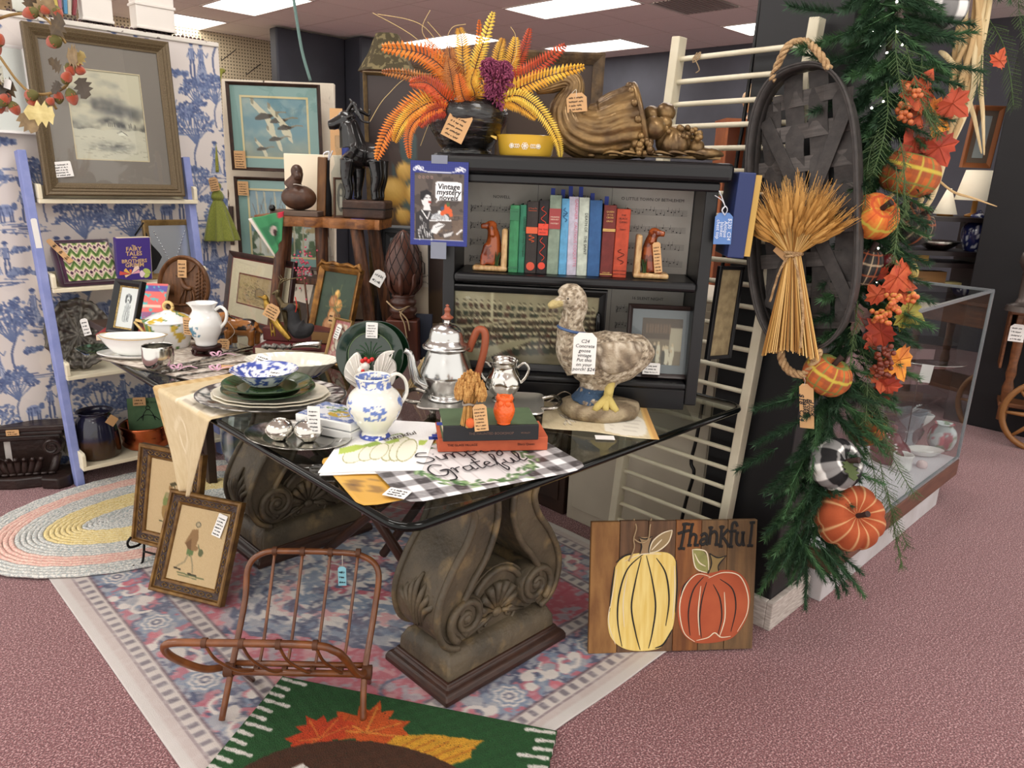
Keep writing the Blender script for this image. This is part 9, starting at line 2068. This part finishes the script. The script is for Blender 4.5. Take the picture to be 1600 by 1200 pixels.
sf=fitd(3.28,(548,540),(572,540),(543,128),(570,113),.15,z=TZ+.002);t=thing('side_canvas','narrow brown backed canvas edge beside the fruit painting','canvas',mtx=sf[0]);slab(MB(),None,-sf[1]/2,sf[1]/2,0,.02,0,sf[2]).build('canvas',mat('canvas_back',(120,100,84),.9,col2=(96,80,68),nscale=20),t,smooth=0)
of=fitd(3.3,(768,420),(920,420),(765,84),(941,74),.15,z=1.023);framed('brown_canvas','old brown canvas in a worn wooden frame behind the cornucopia',of,.045,.03,mat('frame_worn',(104,82,54),.6,col2=(72,56,40),nscale=24,bump=.4),Cv(6,6,(72,58,50)),glass=False,cat='painting')
p=atd(606,114,4.6);t=thing('floor_lamp','floor lamp with an olive leaf patterned shade above the fruit painting','lamp',(p.x,p.y,0));s=mpp(p);z0=p.z;MB().lathe([(46*s,z0),(30*s,z0+26*s),(18*s,z0+55*s)],8,Tm(rz=.3)).build('lamp_shade',mat('shade_olive',(84,76,54),.8,col2=(140,128,92),nscale=30,nlo=.52,nhi=.58),t,smooth=0,solid=.003);MB().lathe([(.12,0),(.12,.02),(.02,.05),(.02,z0+.05)],16).build('stand',mat('lamp_brass',None),t,smooth=.9)
t=thing('hanging_cord','teal braided cord hanging from the ceiling above the geese print','cord',(0,0,0));MB().tube(bez([atd(455,-30,4.3),atd(462,20,4.3),atd(472,80,4.3),atd(485,126,4.3)],6),.009,6).build('cord',mat('cord_teal',(112,142,136),.7),t,smooth=3)
p=atd(1155,250,3.9);t=thing('pine_crate','small orange pine shelf box behind the crib rail','crate',(p.x,p.y,0),FACE);s=mpp(p);zc=atd(1155,192,3.9).z;pn_=mat('pine_orange',(166,92,46),.5,col2=(140,74,38),nscale=10)
for x0,x1,z0,z1 in((-26,-22,0,0),(22,26,0,0)):slab(MB(),None,x0*s,x1*s,0,.2,0,zc).build('side',pn_,t,smooth=0)
slab(MB(),None,-28*s,28*s,-.01,.21,zc,zc+.02).build('top',pn_,t,smooth=0);slab(MB(),None,-22*s,22*s,.19,.2,0,zc).build('back',pn_,t,smooth=0)
t=thing('cream_urn','small cream and gold lidded urn on the pine box','urn',(p.x,p.y,zc+.021),FACE);MB().lathe(sc(sprof([(12,0),(8,3),(4,10),(10,16),(15,28),(14,38),(6,44),(5,50),(2,58),(0,62)],4),s),24,Tm((18*s,.1,0))).build('urn_body',mat('urn_cream',(206,172,132),.35),t,smooth=3)
p,s=stand(392,742,36,0.);p.z=.012;t=thing('mosaic_stool','blue and silver faceted glass mosaic garden stool under the table','garden stool',p);o=MB().lathe(sc(sprof([(30,0),(38,14),(42,44),(38,74),(30,88),(0,90)],3),s),22).build('stool_body',mat('mosaic',attr=True,rough=.12,metal=.5),t,smooth=0);tint(o,lambda co:np.where(fbm(co,30,2)[:,None]>.5,np.array([[206,212,214]]),np.where(fbm(co,40,8)[:,None]>.5,np.array([[84,100,136]]),np.array([[120,128,116]]))))
